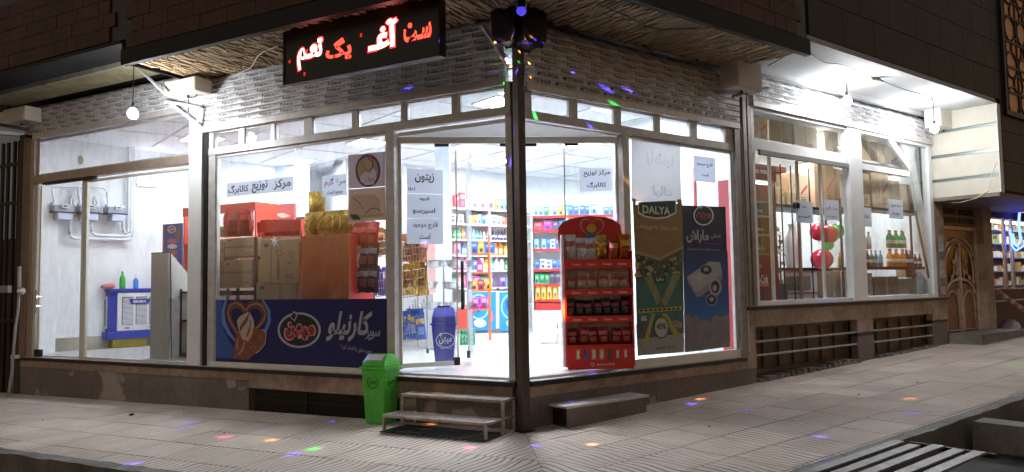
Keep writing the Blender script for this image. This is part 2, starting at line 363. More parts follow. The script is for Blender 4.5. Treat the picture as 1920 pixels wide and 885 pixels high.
pavement = single('pavement', bed, C('mortar', (.07, .06, .055), .9), FW, (0, 0, 0), 'pale patterned tile pavement round the corner shop', None, kind='structure')
TS = .60
tm = MB(); e = TS/2-.006; tm.box((-e, -e, -.03), (e, e, 0)); tile_me = tm.mesh('paving_tile', PAVE)
tiles = []
for fr, D, u0, u1, sg in ((FL, PL_D, -12.6, 2, 1), (FR, PR_D, -2.5, 15.5, -1)):
    f = (lambda p: .66*(-p[1])-p[0]-.003) if sg > 0 else (lambda p: p[0]+.66*(-p[1])-.003)
    nu = int((u1-u0)/TS); nd = int(-D/TS)+1
    for i in range(nu):
        for j in range(nd):
            u = u0+i*TS; d = -j*TS; dl = max(D, d-TS)
            q = [(u+.006, d-.006), (u+.006, dl+.006), (u+TS-.006, dl+.006), (u+TS-.006, d-.006)]
            c = clip(q, f)
            if len(c) < 3: continue
            full = len(c) == 4 and dl == d-TS and all(f(p) > 0 for p in q)
            cu = sum(p[0] for p in c)/len(c); cd = sum(p[1] for p in c)/len(c); P = fr.w(cu, cd, 0)
            tiles.append(((P-Vector((EYE.x, EYE.y, 0))).length, fr, c, full, u+TS/2, d-TS/2))
tiles.sort(key=lambda t: t[0])
rest = MB()
for k, (ds, fr, c, full, u, d) in enumerate(tiles):
    P = fr.w(u, d, 0); P.z = gz(P.x, P.y)+random.uniform(-.0015, .002)
    Mx = Matrix.Translation(P) @ QT @ Matrix.Rotation(fr.a, 4, 'Z') @ Matrix.Rotation(random.uniform(-.003, .003), 4, 'X')
    if full and k < 290:
        o = bpy.data.objects.new('paving_tile', tile_me); put(o, pavement); o.matrix_world = Mx; o.matrix_local = Mx
    else:
        t = MB(); t.prism([(p[0]-u, p[1]-d) for p in c], -.03, 0, axis='z')
        if k < 290:
            o = bpy.data.objects.new('paving_tile', t.mesh('paving_tile', PAVE)); put(o, pavement); o.matrix_local = Mx
        else: rest.add(t.xform(Mx))
o = bpy.data.objects.new('paving_tiles_far', rest.mesh('paving_tiles_far', PAVE)); put(o, pavement); o['kind'] = 'stuff'; o.name = 'distant_paving'
# kerbs
kerb = bpy.data.objects.new('kerb', None); COL.objects.link(kerb); tag(kerb, 'worn concrete kerb along the pavement edge', None, kind='structure')
def rough(mb, amp, sc=3):
    mb.v = [tuple(Vector(p)+Vector(noise.noise_vector(Vector(p)*sc))*amp) for p in mb.v]; return mb
def subd(a, b, nx, m=0):
    mb = MB()
    for i in range(nx):
        x0 = a[0]+(b[0]-a[0])*i/nx; x1 = a[0]+(b[0]-a[0])*(i+1)/nx; mb.box((x0, a[1], a[2]), (x1, b[1], b[2]))
    return mb
for fr, D, u0, u1 in ((FL, PL_D, -13, 1.4), (FR, PR_D, -1.6, 15)):
    u = u0
    while u < u1:
        L_ = random.uniform(.8, 1.1); m_ = subd((u+.006, D-.15, -.36), (u+L_-.006, D-.004, .0), 6); w_ = []
        for p in m_.v:
            P = fr.w(*p); q = noise.noise_vector(P*5)*.02; P += q if p[2] > -.1 else q*0; P.z += gz(P.x, P.y)+.004; w_.append(tuple(P))
        m_.v = w_; o = bpy.data.objects.new('kerb_stone', m_.mesh('kerb_stone', CONC)); put(o, kerb); u += L_
# drain channel wall and lids
gr = thing('drain_grate', 'rusty drain grate of five long flat steel bars at bottom right', 'drain grate', FR, 1.2, -3.6, 0)
for i, (xa, ya, xb, yb) in enumerate(((1540, 885, 1697, 831), (1585, 885, 1724, 838), (1637, 885, 1761, 838), (1697, 885, 1794, 845), (1748, 885, 1825, 848))):
    A0, A1 = ground_xy(xa, ya), ground_xy(xb, yb); (ua_, da_), (ue, de_) = FR.loc(A0[:2]), FR.loc(A1[:2]); d0 = (da_+de_)/2-.02*(i-2)
    b_ = MB(); u0 = -.2; P0 = FR.w(u0, d0, 0); P1 = FR.w(ue, d0, 0); z0 = gz(P0.x, P0.y)+.0; z1 = gz(P1.x, P1.y)+.0
    b_.prism([(u0, z0), (ue, z1), (ue, z1+.02), (u0, z0+.02)], d0-.05, d0+.05)
    part('bar', b_, C('worn_steel', (.36, .34, .35), .45, .7, .4, 10), gr)
for k, uu in enumerate((.6, 2.1)):
    P0 = FR.w(uu, -3.6, 0); z0 = gz(P0.x, P0.y)
    part('cross_bar', MB().box((uu, -4.0, z0-.045), (uu+.05, -3.25, z0-.004)), DARKM, gr)
def slab(name, label, cat, fr, u0, u1, d0, d1, zt, h, m=CONC, amp=.012):
    c = ((u0+u1)/2, (d0+d1)/2); P = fr.w(c[0], c[1], 0); z = gz(P.x, P.y)
    b_ = MB(); nx = 8
    for i in range(nx):
        b_.box((u0-c[0]+(u1-u0)*i/nx, d0-c[1], -h+zt), (u0-c[0]+(u1-u0)*(i+1)/nx, d1-c[1], zt))
    rough(b_, amp*1.6, 5)
    return single(name, b_, m, fr, (c[0], c[1], z), label, cat)
slab('concrete_block', 'broken concrete block at the end of the drain grate', 'concrete block', FR, 3.42, 3.72, -4.05, -3.3, 0, .3)
slab('concrete_block', 'long rough concrete block beside the gutter at the right edge', 'concrete block', FR, 4.4, 6.6, -4.35, -4.0, .02, .32, amp=.03)
slab('stone_step', 'low grey stone step in front of the ornate brown door', 'step', FR, 10.85, 13.0, -.62, -.02, .17, .3, amp=.006)

# ================================================================== THE CORNER SHOP
shop = thing('corner_shop', 'two fronted corner grocery shop lit white inside under dark brick', 'shop', FW)
shop['_b'] = (0, 0, 0)
def wp(name, fr, mb, mats, parent=shop, smooth=False, label=None, bevel=0, base=(0, 0, 0)):
    """part given in frame coordinates; the object carries the frame's rotation"""
    mb.v = [(p[0]-base[0], p[1]-base[1], p[2]-base[2]) for p in mb.v]
    o = bpy.data.objects.new(name, mb.mesh(name, mats, smooth)); put(o, parent)
    if parent is shop or parent is nb: o.location = fr.w(*base); o.rotation_euler = (0, 0, fr.a)
    if label: o['label'] = label
    if bevel:
        q = o.modifiers.new('bevel', 'BEVEL'); q.width = bevel; q.segments = 2; q.limit_method = 'ANGLE'
    o['_w'] = 1
    return o
nb = None
def holder(name, fr, label=None):       # an empty part in a frame
    o = bpy.data.objects.new(name, None); put(o, shop); o.rotation_euler = (0, 0, fr.a)
    if label: o['label'] = label
    return o
def kid(name, mb, mats, parent, smooth=False, bevel=0, label=None, kind=None):
    o = bpy.data.objects.new(name, mb.mesh(name, mats, smooth)); put(o, parent)
    if bevel:
        q = o.modifiers.new('bevel', 'BEVEL'); q.width = bevel; q.segments = 2; q.limit_method = 'ANGLE'
    if label: o['label'] = label
    if kind: o['kind'] = kind
    return o
def mit(d): return -.66*d      # L side corner u at depth d (negative = outwards)

# ---- plinth, left front
def plinth(fr, runs, sg):
    core = holder('plinth', fr)
    for (u0, u1, z0, z1, m, dd) in runs:
        w = u1-u0; k = max(1, round(w/1.15)); st = w/k
        for i in range(k):
            a = u0+i*st+.002; b = u0+(i+1)*st-.002
            kid('stone_panel', MB().box((a, dd, z0), (b, .12, z1)), m, core, bevel=.002)
    return core
pl = plinth(FL, [(-10.05, -4.28, -.35, .355, GRAN, -.012), (-10.1, -4.28, .358, .468, BEIGE, -.018), (-4.28, -.12, .26, .468, BEIGE, -.014), (-1.7, -.0, -.3, .257, GRAN, -.012)], 1)
kid('backing', MB().box((-9.95, .13, -.3), (-.1, .3, .46)), BLKST, pl)
kid('ledge', MB().box((-9.98, -.05, .47), (mit(-.05)-.1, .14, .522)).box((-9.98, -.048, .522), (-.2, .14, .532), 1), [BLKST, C('ledge_top', (.5, .47, .45), .5, 0, .2, 8)], pl, bevel=.003)
v_ = kid('vent', MB().box((-4.27, .10, -.2), (-1.7, .125, .255)), C('vent_back', (.02, .018, .017), .8), pl)
kid('vent_bar', MB().box((-4.2, .03, .10), (-1.8, .05, .125)).box((-3.3, .04, -.1), (-3.26, .06, .25)), DARKM, pl)
pr = plinth(FR, [(.0, 4.40, -.3, .345, GRAN, -.012), (.0, 4.16, .348, .468, BEIGE, -.02), (4.17, 4.40, .348, 1.19, BEIGE, -.02),
    (4.42, 10.84, .94, 1.19, BEIGE, -.01), (7.34, 7.88, -.1, .66, GRAN, -.012), (7.34, 7.88, .71, .937, BEIGE, -.01), (10.2, 10.84, -.1, .76, GRAN, -.012), (10.2, 10.84, .81, .937, BEIGE, -.01)], -1)
kid('backing', MB().box((.1, .13, -.3), (4.4, .3, .46)).box((4.4, .5, -.3), (10.8, .6, 1.19)), BLKST, pr)
kid('ledge', MB().box((.1, -.05, .47), (4.14, .14, .522)).box((.1, -.048, .522), (4.14, .14, .532), 1).box((4.2, -.05, 1.195), (10.87, .14, 1.245), 0).box((4.2, -.045, 1.245), (10.87, .14, 1.254), 1), [BLKST, MT['ledge_top']], pr, bevel=.003)
kid('stone_band', MB().box((7.33, -.016, .663), (7.89, .1, .707)).box((10.19, -.016, .763), (10.85, .1, .807)), BLKST, pr)
RUST = stone('rusty_panel', (.20, .13, .09), (.09, .055, .04), 8, .9)
for (a, b) in ((4.46, 7.33), (7.89, 10.19)):
    cg = kid('cellar_window', MB().box((a-.03, .20, .12), (b+.01, .22, .94)), RUST, pr)
    k = 7 if b-a > 2.5 else 5
    fr_ = MB()
    for i in range(k+1):
        x = a+(b-a)*i/k; fr_.box((x-.025, .16, .2), (x+.025, .198, .93))
    fr_.box((a, .15, .22), (b, .205, .29)).box((a, .15, .88), (b, .205, .935))
    fr_.v = [(p[0], p[1], p[2]+(p[0]-a)*.0) for p in fr_.v]; kid('frame', fr_, RUST, cg)
    for z_ in (.52, .72): kid('bar', MB().tube([(a-.01, .02, z_), (b+.01, .02, z_)], .017, 8), C('grey_pipe', (.42, .38, .34), .5, .4, .3, 9), cg, smooth=True)
    kid('rubble', rough(MB().box((a, -.03, -.1), (b, .19, .17)), .0), BLKST, cg)
rub = MB()
for i in range(70):
    u_ = 4.46+i*.083+random.uniform(-.02, .02)
    if 7.3 < u_ < 7.9: continue
    P = FR.w(u_, 0, 0); z_ = gz(P.x, P.y); h_ = random.uniform(.03, .10)*(1 if u_ < 7.4 else .5)
    rub.box((u_, -.05-random.uniform(0, .03), z_-.05), (u_+.07, .18, z_+h_))
kid('rubble', rough(rub, .012, 9), CONC, pr, kind='stuff')

# ---- corner post
post = thing('corner_post', 'square steel post standing at the corner between both shop fronts', 'post', FR, -.04, -.07, 0)
part('shaft', MB().box((-.09, -.12, -.05), (.01, -.02, 5.3)), C('brown_steel', (.10, .075, .065), .45, .5, .3, 7), post, bevel=.004)
part('base_plate', MB().box((-.13, -.16, 0), (.05, .0, .012)), DARKM, post)
corner = holder('corner_pier', FR)
kid('panel', MB().box((-.02, -.02, .535), (.085, .06, 3.95)), ALU, corner)
cl_ = MB().box((-.17, .0, .535), (-.09, .08, 3.95)); ck = holder('corner_pier', FL); kid('panel', cl_, ALU, ck)
kid('panel', MB().box((-.08, -.02, .535), (-.0, .05, 3.95)), DARKM, ck)

# ---- windows
def win(fr, name, u0, u1, z0, z1, bw=.035, d=.0, dep=.05, m=ALU, seams=(), label=None, pane=True, par=None):
    f = MB(); f.box((u0, d, z0), (u0+bw, d+dep, z1)).box((u1-bw, d, z0), (u1, d+dep, z1)).box((u0+bw, d, z0), (u1-bw, d+dep, z0+bw)).box((u0+bw, d, z1-bw), (u1-bw, d+dep, z1))
    w_ = wp(name, fr, f, m, bevel=.003, label=label)
    xs = [u0+bw]+list(seams)+[u1-bw]
    for i in range(len(xs)-1):
        kid('pane', MB().box((xs[i]+(.003 if i else 0), d+dep*.45, z0+bw), (xs[i+1]-(.003 if i < len(xs)-2 else 0), d+dep*.45+.006, z1-bw)), GL, w_)
    return w_
def U(fr, x, y=450, d=0): return fr.pix(x, y, d)[0]
# left front, bay 1 (side room)
win(FL, 'high_window', -9.48, -5.50, 3.62, 4.28, .05, .02, seams=[U(FL, 145, 290), U(FL, 217, 270), U(FL, 295, 250)])
rl = wp('door_rail', FL, MB().box((-9.5, -.05, 3.50), (-5.50, .09, 3.63)), C('brown_aluminium', (.42, .33, .28), .4, .4, .2, 8), bevel=.004)
kid('track', MB().box((-9.25, -.03, 3.462), (-7.85, .05, 3.498)), BLACK, rl)
wp('side_jamb', FL, MB().box((-9.62, -.03, .533), (-9.50, .10, 4.3)).box((-9.50, .0, .533), (-9.42, .06, 3.5), 1), [C('brown_aluminium',(1,1,1)), ALUC], bevel=.004)
sd = wp('sliding_door', FL, MB().box((-9.40, .03, .56), (-9.36, .06, 3.46)).box((-8.22, .03, .56), (-8.1, .06, 3.46)), ALUC, bevel=.003)
kid('pane', MB().box((-9.36, .04, .56), (-8.22, .048, 3.46)), GL, sd)
hz = FL.pix(80, 565)[1]
kid('handle', MB().tube([(-9.33, -.05, hz-.2), (-9.33, -.05, hz+.2)], .014, 8).tube([(-9.33, -.05, hz-.08), (-9.33, .04, hz-.08)], .009, 6).tube([(-9.33, -.05, hz+.08), (-9.33, .04, hz+.08)], .009, 6), C('bright_steel', (.6, .6, .6), .25, .9), sd, smooth=True)
kid('latch', MB().box((-9.40, -.02, .54), (-9.22, .03, .66)), DARKM, sd)
win(FL, 'fixed_window', -8.10, -5.48, .535, 3.46, .035, .02, m=ALUC, seams=[U(FL, 262, 500)])
wp('bay_post', FL, MB().box((-5.50, -.06, .533), (-5.22, .10, 4.72)), ALUW, bevel=.004)
wp('guide_rail', FL, MB().box((-5.205, -.03, .533), (-5.13, .05, 3.93)), DARKM)
# bay 2
wp('window_jamb', FL, MB().box((-5.12, -.02, .533), (-4.98, .08, 3.62)), ALU, bevel=.004)
tx = [(402, 449.5), (460, 509), (517, 571.5), (587, 661.5), (672, 753), (763, 848), (861, 946)]
def transom(fr, xs, yy, z0, z1, u0, u1, fm):
    t_ = wp('transom', fr, MB().box((u0, -.03, z0-.10), (u1, .07, z0)).box((u0, -.03, z1), (u1, .07, z1+.06)), fm, bevel=.004)
    us = [(U(fr, a, yy(a)), U(fr, b, yy(b))) for a, b in xs]
    prev = u0
    for a, b in us:
        kid('mullion', MB().box((prev, -.02, z0), (a, .06, z1)), fm, t_, bevel=.003); prev = b
        w_ = kid('small_window', MB().box((a, .0, z0), (a+.012, .04, z1)).box((b-.012, .0, z0), (b, .04, z1)).box((a, .0, z0), (b, .04, z0+.012)).box((a, .0, z1-.012), (b, .04, z1)).box((a+.01, .02, z0+.01), (b-.01, .026, z1-.01), 1), [fm, GL], t_)
    kid('mullion', MB().box((prev, -.02, z0), (u1, .06, z1)), fm, t_)
    return t_
transom(FL, tx, lambda x: 265-(x-402)*.155, 3.67, 3.90, -5.12, -.09, ALU)
transom(FR, [(995, 1068), (1081, 1152), (1163, 1226), (1236, 1294), (1305, 1358)], lambda x: 195+(x-995)*.17, 3.62, 3.84, .05, 4.14, ALU)
win(FL, 'shop_window', -5.0, -1.87, .535, 3.57, .04, .0, seams=[U(FL, 551, 400)])
wp('window_sill', FL, MB().box((-5.05, -.03, .534), (-1.8, -.002, .60)), ALUC, bevel=.003)
wp('door_mullion', FL, MB().box((-1.87, -.03, .534), (-1.75, .07, 3.57)), ALU, bevel=.004)
# right front, bay 1
wp('window_sill', FR, MB().box((1.80, -.03, .534), (4.02, -.002, .65)), ALUC, bevel=.003)
wp('door_mullion', FR, MB().box((1.68, -.03, .534), (1.79, .07, 3.52)), ALU, bevel=.004)
win(FR, 'shop_window', 1.79, 4.0, .535, 3.52, .04, .0, seams=[U(FR, 1276, 400)])
wp('guide_rail', FR, MB().box((4.02, -.05, .534), (4.14, .05, 3.9)).box((4.14, -.03, .6), (4.20, .04, 4.6)).box((4.22, -.06, 1.26), (4.30, .05, 4.7), 0).box((4.31, -.02, 1.26), (4.34, .03, 4.6), 1).box((4.35, -.05, 1.26), (4.44, .05, 4.7), 0).box((4.205, -.04, .6), (4.215, .02, 3.9), 1), [C('dull_steel', (.30, .26, .25), .5, .5, .3, 8), ALUW])
# right front, bay 2 (raised)
fw_ = wp('bay_frame', FR, MB().box((4.46, -.03, 1.256), (4.53, .08, 4.25)).box((7.24, -.05, 1.256), (7.68, .09, 4.25)).box((10.30, -.03, 1.256), (10.44, .10, 4.25)).box((4.53, -.03, 3.60), (7.28, .06, 3.77)).box((7.68, -.03, 3.55), (9.5, .05, 3.66)).box((4.53, -.02, 1.256), (10.3, .06, 1.32)).box((4.5, -.02, 4.20), (10.3, .06, 4.27)), ALUW, bevel=.004)
for (a, b, z0, z1) in ((4.53, U(FR, 1451, 230), 3.77, 4.20), (U(FR, 1451, 230)+.006, U(FR, 1518, 250), 3.77, 4.20), (U(FR, 1518, 250)+.006, 7.24, 3.77, 4.20), (7.68, 10.3, 3.66, 4.20), (7.68, 9.2, 1.32, 3.55), (9.21, 10.3, 1.32, 3.66), (6.6, 7.24, 1.32, 3.58), (4.53, 5.0, 1.32, 3.58)):
    kid('pane', MB().box((a, .02, z0), (b, .026, z1)), GL, fw_)
dr = wp('track_cover', FR, MB().box((4.6, -.07, 3.52), (7.2, -.032, 3.60)), C('track_steel', (.12, .10, .09), .5, .3), bevel=.003)  # dark brown steel strip along the door track
# leaning white metal sash behind the last pane
ls = wp('leaning_sash', FR, MB(), ALUW) if False else None
def pxbar(fr, pts, d, r_, dep, name, m, parent=None):
    mb_ = MB()
    for (p, q) in zip(pts[:-1], pts[1:]):
        a = fr.pix(*p, d); b = fr.pix(*q, d); v = Vector((b[0]-a[0], 0, b[1]-a[1])); nn = Vector((-v.z, 0, v.x)).normalized()*r_
        mb_.prism([(a[0]-nn.x, a[1]-nn.z), (b[0]-nn.x, b[1]-nn.z), (b[0]+nn.x, b[1]+nn.z), (a[0]+nn.x, a[1]+nn.z)], d-dep, d+dep)
    return mb_
sash = thing('leaning_awning_frame', 'white metal awning frame leaning down the last raised window', 'awning frame', FR, 9.6, .2, 1.3)
part('long_bar', pxbar(FR, [(1700, 262), (1752, 553)], .12, .115, .035, '', None), ALUW, sash, bevel=.004)
part('short_bar', pxbar(FR, [(1660, 252), (1706, 318)], .06, .065, .03, '', None), ALUW, sash, bevel=.004)
part('slot', pxbar(FR, [(1716, 395), (1744, 530)], .07, .012, .018, '', None), C('slot_grey', (.2, .2, .2), .5), sash)
part('corner_bracket', MB().prism([FR.pix(*q, .1) for q in ((1688, 262), (1718, 268), (1712, 300), (1700, 305))], .09, .14), ALUW, sash)
hs = wp('sliding_door', FR, MB(), ALUC) if False else None
sdo = thing('glass_door', 'frameless glass sliding doors with cream edge bars in raised bay', 'glass door', FR, 5.6, .1, 1.26)
for (x, d, lab) in ((1446, .10, 0), (1498, .13, 1), (1541, .08, 2)):
    a = U(FR, x, 420, d); part('edge_bar', MB().box((a-.025, d-.02, 1.28), (a+.025, d+.02, 3.56)), (ALUC, C('brown_aluminium',(1,1,1)), ALUC)[lab], sdo, bevel=.003)
a0, a1, a2 = U(FR, 1446, 420, .1), U(FR, 1498, 420, .13), U(FR, 1541, 420, .08)
part('pane', MB().box((a0, .10, 1.30), (a1, .106, 3.54)), GL, sdo); part('pane', MB().box((a2+.03, .07, 1.30), (a2+1.0, .076, 3.54)), GL, sdo)
for x in (1467, 1486, 1520):
    a = U(FR, x, 420, .25); part('rod', MB().tube([(a, .25, 1.27), (a, .25, 3.5)], .011, 6), DARKM, sdo)
hk = FR.pix(1490, 386, .05); part('lock', MB().lathe([(.0, -.05), (.05, -.045), (.06, 0), (.05, .045), (0, .05)], (hk[0], .02, hk[1]), 10), BLACK, sdo, smooth=True)

# ---- porch: chamfer head, soffit, jambs, glass leaves
A_ = FL.w(-1.8, .08, 0); B_ = FR.w(1.74, .08, 0)
def wbar(a, b, t, z0, z1, m=0):
    a = Vector((a[0], a[1], 0)); b = Vector((b[0], b[1], 0)); v = (b-a).normalized(); n_ = Vector((-v.y, v.x, 0))*t/2
    return MB().prism([(p.x, p.y) for p in (a-n_, b-n_, b+n_, a+n_)], z0, z1, m, axis='z')
head = wp('door_head', FW, wbar(A_, B_, .08, 3.42, 3.50), ALUC, bevel=.004)
v = (B_-A_).normalized()
for P, s_ in ((A_, 1), (B_, -1)): kid('jamb', wbar(P+v*s_*.0, P+v*s_*.07, .08, .60, 3.418), ALUC, head, bevel=.003)
for t_ in (.17, .46, .56, .75): kid('pivot', wbar(A_+v*(B_-A_).length*t_, A_+v*((B_-A_).length*t_+.18), .03, 3.385, 3.418), BLACK, head)
O_ = Vector((0, .1, 0))
wp('porch_soffit', FW, MB().prism([(p.x, p.y) for p in (A_, O_, B_)], 3.51, 3.56, axis='z'), stone('marble', (.80, .80, .80), (.62, .62, .63), 2, 1.0, (.95, .95, .95)))
def leaf(a, b, label, rail=True, edge=1):
    t_ = thing('glass_door_leaf', label, 'glass door'); mid = a
    t_.location = (a[0], a[1], .6); t_['_b'] = (a[0], a[1], .6)
    part('glass', wbar(a, b, .01, .62, 3.39), GL, t_)
    if rail: part('bottom_rail', wbar(a, b, .035, .60, .655), ALUC, t_, bevel=.003)
    v_ = (Vector(b)-Vector(a)).normalized()
    part('edge_strip', wbar(Vector(b)-v_*.0, Vector(b)+v_*.018, .02, .62, 3.39), ALUC, t_)
    e_ = Vector(b)
    part('pivot_shoe', wbar(Vector(b)-v_*.05, Vector(b)+v_*.03, .05, .60, .70), DARKM, t_)
    return t_
def xyp(px, y): # world x on the sight line of column px (at mid height) at world y
    r = _F*FPX + _R*(px-960) - _U*(450-442.5); k = (y-EYE.y)/r.y; return EYE.x+r.x*k
L1 = leaf((xyp(747, 1.0), 1.0), (xyp(855, 1.30), 1.30), 'left glass door leaf carrying three white paper notices')
L2 = leaf((xyp(885, 1.5), 1.5), (xyp(876, 2.3), 2.3), 'glass door leaf swung inwards with black pull handle', rail=False)
yh = 1.7; xh = xyp(866, yh)
part('handle', MB().box((xh-.02, yh-.02, 1.30), (xh+.02, yh+.02, 1.95)), BLACK, L2)
L3 = leaf((xyp(1163, 1.25), 1.25), (xyp(1062, 1.32), 1.32), 'right glass door leaf behind the red snack display')

# ---- roller shutters
SLAT = C('shutter_film', (.74, .73, .75), .38, .15, .25, 16, .12, 50)
SLATJ = C('shutter_band', (.50, .48, .49), .45, .2, .3, 30)
_polo = text_mb('Polox.co', h=.050, bold=.022, res=1, depth=.0)
_pw = max(p[0] for p in _polo.v)-min(p[0] for p in _polo.v)
_tm = text_mb('\u2122', h=.01, res=1, depth=0)
_mits = text_mb('MITSUBISHI', h=.048, bold=.02, res=1, depth=0)
def shutter(fr, u0, u1, z0, z1, label, seed, extra=None):
    rnd = random.Random(seed); s_ = holder('roller_shutter', fr, label)
    kid('bottom_rail', MB().box((u0, -.075, z0), (u1, -.045, z0+.09)), C('shutter_rail', (.60, .56, .54), .4, .3, .2, 10), s_, bevel=.004)
    pitch = .084; z = z0+.092; nf = int((z1-.22-z)/pitch); zs = []
    for k in range(nf): zs.append((z+k*pitch, -.06, 0))
    zt = z+nf*pitch; rr = .17; cd = -.06+rr
    for k in range(4): a = k*.47; zs.append((zt+rr*math.sin(a), cd-rr*math.cos(a), a))
    for k, (zz, dd, a) in enumerate(zs):
        m_ = MB(); L_ = u1-u0; h_ = pitch-.007
        m_.prism([(0, 0), (-.010, .008), (-.014, h_*.5), (-.010, h_-.008), (0, h_), (.012, h_), (.012, 0)], 0, L_, axis='x')
        # printed protective film: words, grey barcode panel, thin line
        p_ = .40; off = rnd.uniform(0, p_); x = off-p_
        while x < L_:
            for w_, xx in (((_polo if not (extra and k in extra) else _mits), x+.1),):
                ww = max(p[0] for p in w_.v); 
                if xx-ww > .01 and xx+ww < L_-.01:
                    fl = -1 if a > .3 else 1
                    i0 = len(m_.v); m_.v += [(xx+p[0]*fl, -.0155, h_*.5+p[2]*fl) for p in w_.v]; m_.f += [tuple(i0+q for q in f) for f in w_.f]; m_.m += [1]*len(w_.f)
            if x+.23 > 0.01 and x+.29 < L_:
                for j in range(5): m_.face([(x+.235+j*.012, -.0152, .02), (x+.241+j*.012, -.0152, .02), (x+.241+j*.012, -.0152, h_-.022), (x+.235+j*.012, -.0152, h_-.022)], 2)
            x += p_
        m_.xform(Matrix.Rotation(-a, 4, 'X'))
        o = kid('slat', m_, [SLAT, INK, SLATJ], s_); o.location = (u0, dd, zz)
    kid('drum', MB().tube([(u0, cd, zt+.02), (u1, cd, zt+.02)], rr-.03, 16), SLATJ, s_, smooth=True)
    return s_
shutter(FL, -9.5, -5.52, 4.27, 4.93, 'far left roller shutter in printed film', 1)
shutter(FL, -5.2, -.14, 3.91, 4.82, 'long roller shutter over the left window', 2)
shutter(FR, .08, 4.12, 3.85, 4.82, 'roller shutter over the right window', 3, extra={0, 1})
shutter(FR, 4.48, 10.42, 4.25, 4.85, 'roller shutter over the raised bay', 4)

# ---- soffits, beams, upper brick
RIDGE = stone('rough_plaster', (.60, .45, .28), (.34, .24, .14), 16, .9, (.7, .65, .6))
def ridged(fr, u0, u1, zz, D, seed, sg):
    rnd = random.Random(seed); mb_ = MB(); bk_ = MB()
    lim = lambda d: (u0, mit(d)) if sg > 0 else (-mit(d), u1)
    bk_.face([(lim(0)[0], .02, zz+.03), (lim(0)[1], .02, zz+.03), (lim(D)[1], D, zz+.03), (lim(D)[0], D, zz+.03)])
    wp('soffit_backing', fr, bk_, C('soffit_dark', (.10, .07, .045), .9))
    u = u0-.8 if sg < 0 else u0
    while u < (u1 if sg < 0 else 1.0):
        w_ = rnd.uniform(.028, .05); d = -.0-rnd.uniform(0, .1)
        while d > D+.03:
            L_ = rnd.uniform(.10, .42); e_ = max(D, d-L_); lo, hi = lim((d+e_)/2)
            if lo < u and u+w_ < hi:
                k = rnd.uniform(-.03, .03); zb = zz-rnd.uniform(-.012, .022); t_ = rnd.uniform(-.012, .012); h_ = .05
                i = len(mb_.v); x0, x1, y0, y1 = u, u+w_, e_, d
                mb_.v += [(x0+k, y0, zb+t_), (x1+k-.006, y0, zb+t_+.006), (x1-.004, y1, zb-t_), (x0, y1, zb-t_+.004), (x0+k, y0, zb+h_), (x1+k, y0, zb+h_), (x1, y1, zb+h_), (x0, y1, zb+h_)]
                for q in ((0, 3, 2, 1), (4, 5, 6, 7), (0, 1, 5, 4), (1, 2, 6, 5), (2, 3, 7, 6), (3, 0, 4, 7)): mb_.f.append(tuple(i+j for j in q)); mb_.m.append(0)
            d = e_-rnd.uniform(.004, .02)
        u += w_+rnd.uniform(.003, .014)
    o = wp('rough_soffit', fr, mb_, RIDGE); o['kind'] = 'stuff'; return o
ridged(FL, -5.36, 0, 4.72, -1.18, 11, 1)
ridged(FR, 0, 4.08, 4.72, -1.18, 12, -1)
BEAM = C('black_beam', (.012, .011, .011), .6, .2)
wp('edge_beam', FL, MB().prism([(-5.40, -1.16), (-5.40, -1.24), (mit(-1.24), -1.24), (mit(-1.16), -1.16)], 4.66, 4.87, axis='z'), BEAM)
wp('edge_beam', FR, MB().prism([(-mit(-1.16), -1.16), (-mit(-1.24), -1.24), (4.12, -1.24), (4.12, -1.16)], 4.66, 4.88, axis='z'), BEAM)
wp('edge_beam', FL, MB().box((-11.5, -1.22, 4.97), (-5.44, -.70, 5.02)).box((-5.44, -1.2, 4.7), (-5.40, 0, 5.0)), BEAM)
# corrugated canopy of the side room
cv = MB(); NU = 400
for i in range(NU+1):
    u = -10.2+(4.75)*i/NU
    for j in range(3): cv.v.append((u, [-.02, -.3, -.60][j], 4.93+[0, .0, .02][j]))
# ribs run along the facade
cv = MB(); ND = 48
for i in range(2):
    for j in range(ND+1):
        d = -.02-.58*j/ND; cv.v.append(((-10.2, -6.05)[i], d, 4.95+.010*(1 if (j % 4) in (0, 1) else -1)))
for j in range(ND): cv.f.append((j, j+1, ND+1+j+1, ND+1+j)); cv.m.append(0)
wp('metal_canopy', FL, cv, C('old_zinc', (.62, .55, .34), .45, .3, .4, 5))
wp('canopy_lip', FL, MB().box((-10.2, -.62, 4.93), (-6.05, -.60, 5.17)), C('old_zinc2', (.62, .58, .50), .5, .2, .3, 5))
wp('soffit_plate', FL, MB().box((-10.4, -.02, 4.93), (-5.52, .4, 4.99)), BEAM)
wp('upper_wall', FL, MB().prism([(-13, -1.19), (mit(-1.19), -1.19), (mit(.3), .3), (-13, .3)], 5.03, 8.0, axis='z').prism([(-5.38, -1.17), (mit(-1.17), -1.17), (mit(.3), .3), (-5.38, .3)], 4.88, 5.03, axis='z'), BLKST)
wp('upper_wall', FR, MB().prism([(-mit(-1.19), -1.19), (4.1, -1.19), (4.1, .3), (-mit(.3), .3)], 4.89, 8.0, axis='z'), BLKST)
def bricks(fr, u0, u1, z0, rows, sk, name='brick_wall', cut=None):
    h = holder(name, fr); bw, bh = .245, .20; me = MB().box((.003, -.022, .003), (bw-.003, 0, bh-.004)).mesh('brick', BRICK)
    for r_ in range(rows):
        u = u0-(.5*bw if r_ % 2 else 0)
        while u < u1:
            if u > u0-.01 and u+bw < u1+.01 and not (cut and cut(u, z0+r_*bh)):
                o = inst('brick', me, (u, -1.192+random.uniform(-.004, .003), z0+r_*bh), h, sc=(1, 1, 1))
            u += bw
bricks(FL, -10.6, -5.50, 5.04, 5, 1)
bricks(FL, -5.34, -1.6, 4.89, 5, 2, cut=lambda u, z: z > 5.05+(-2.3-u)*.28+.45)
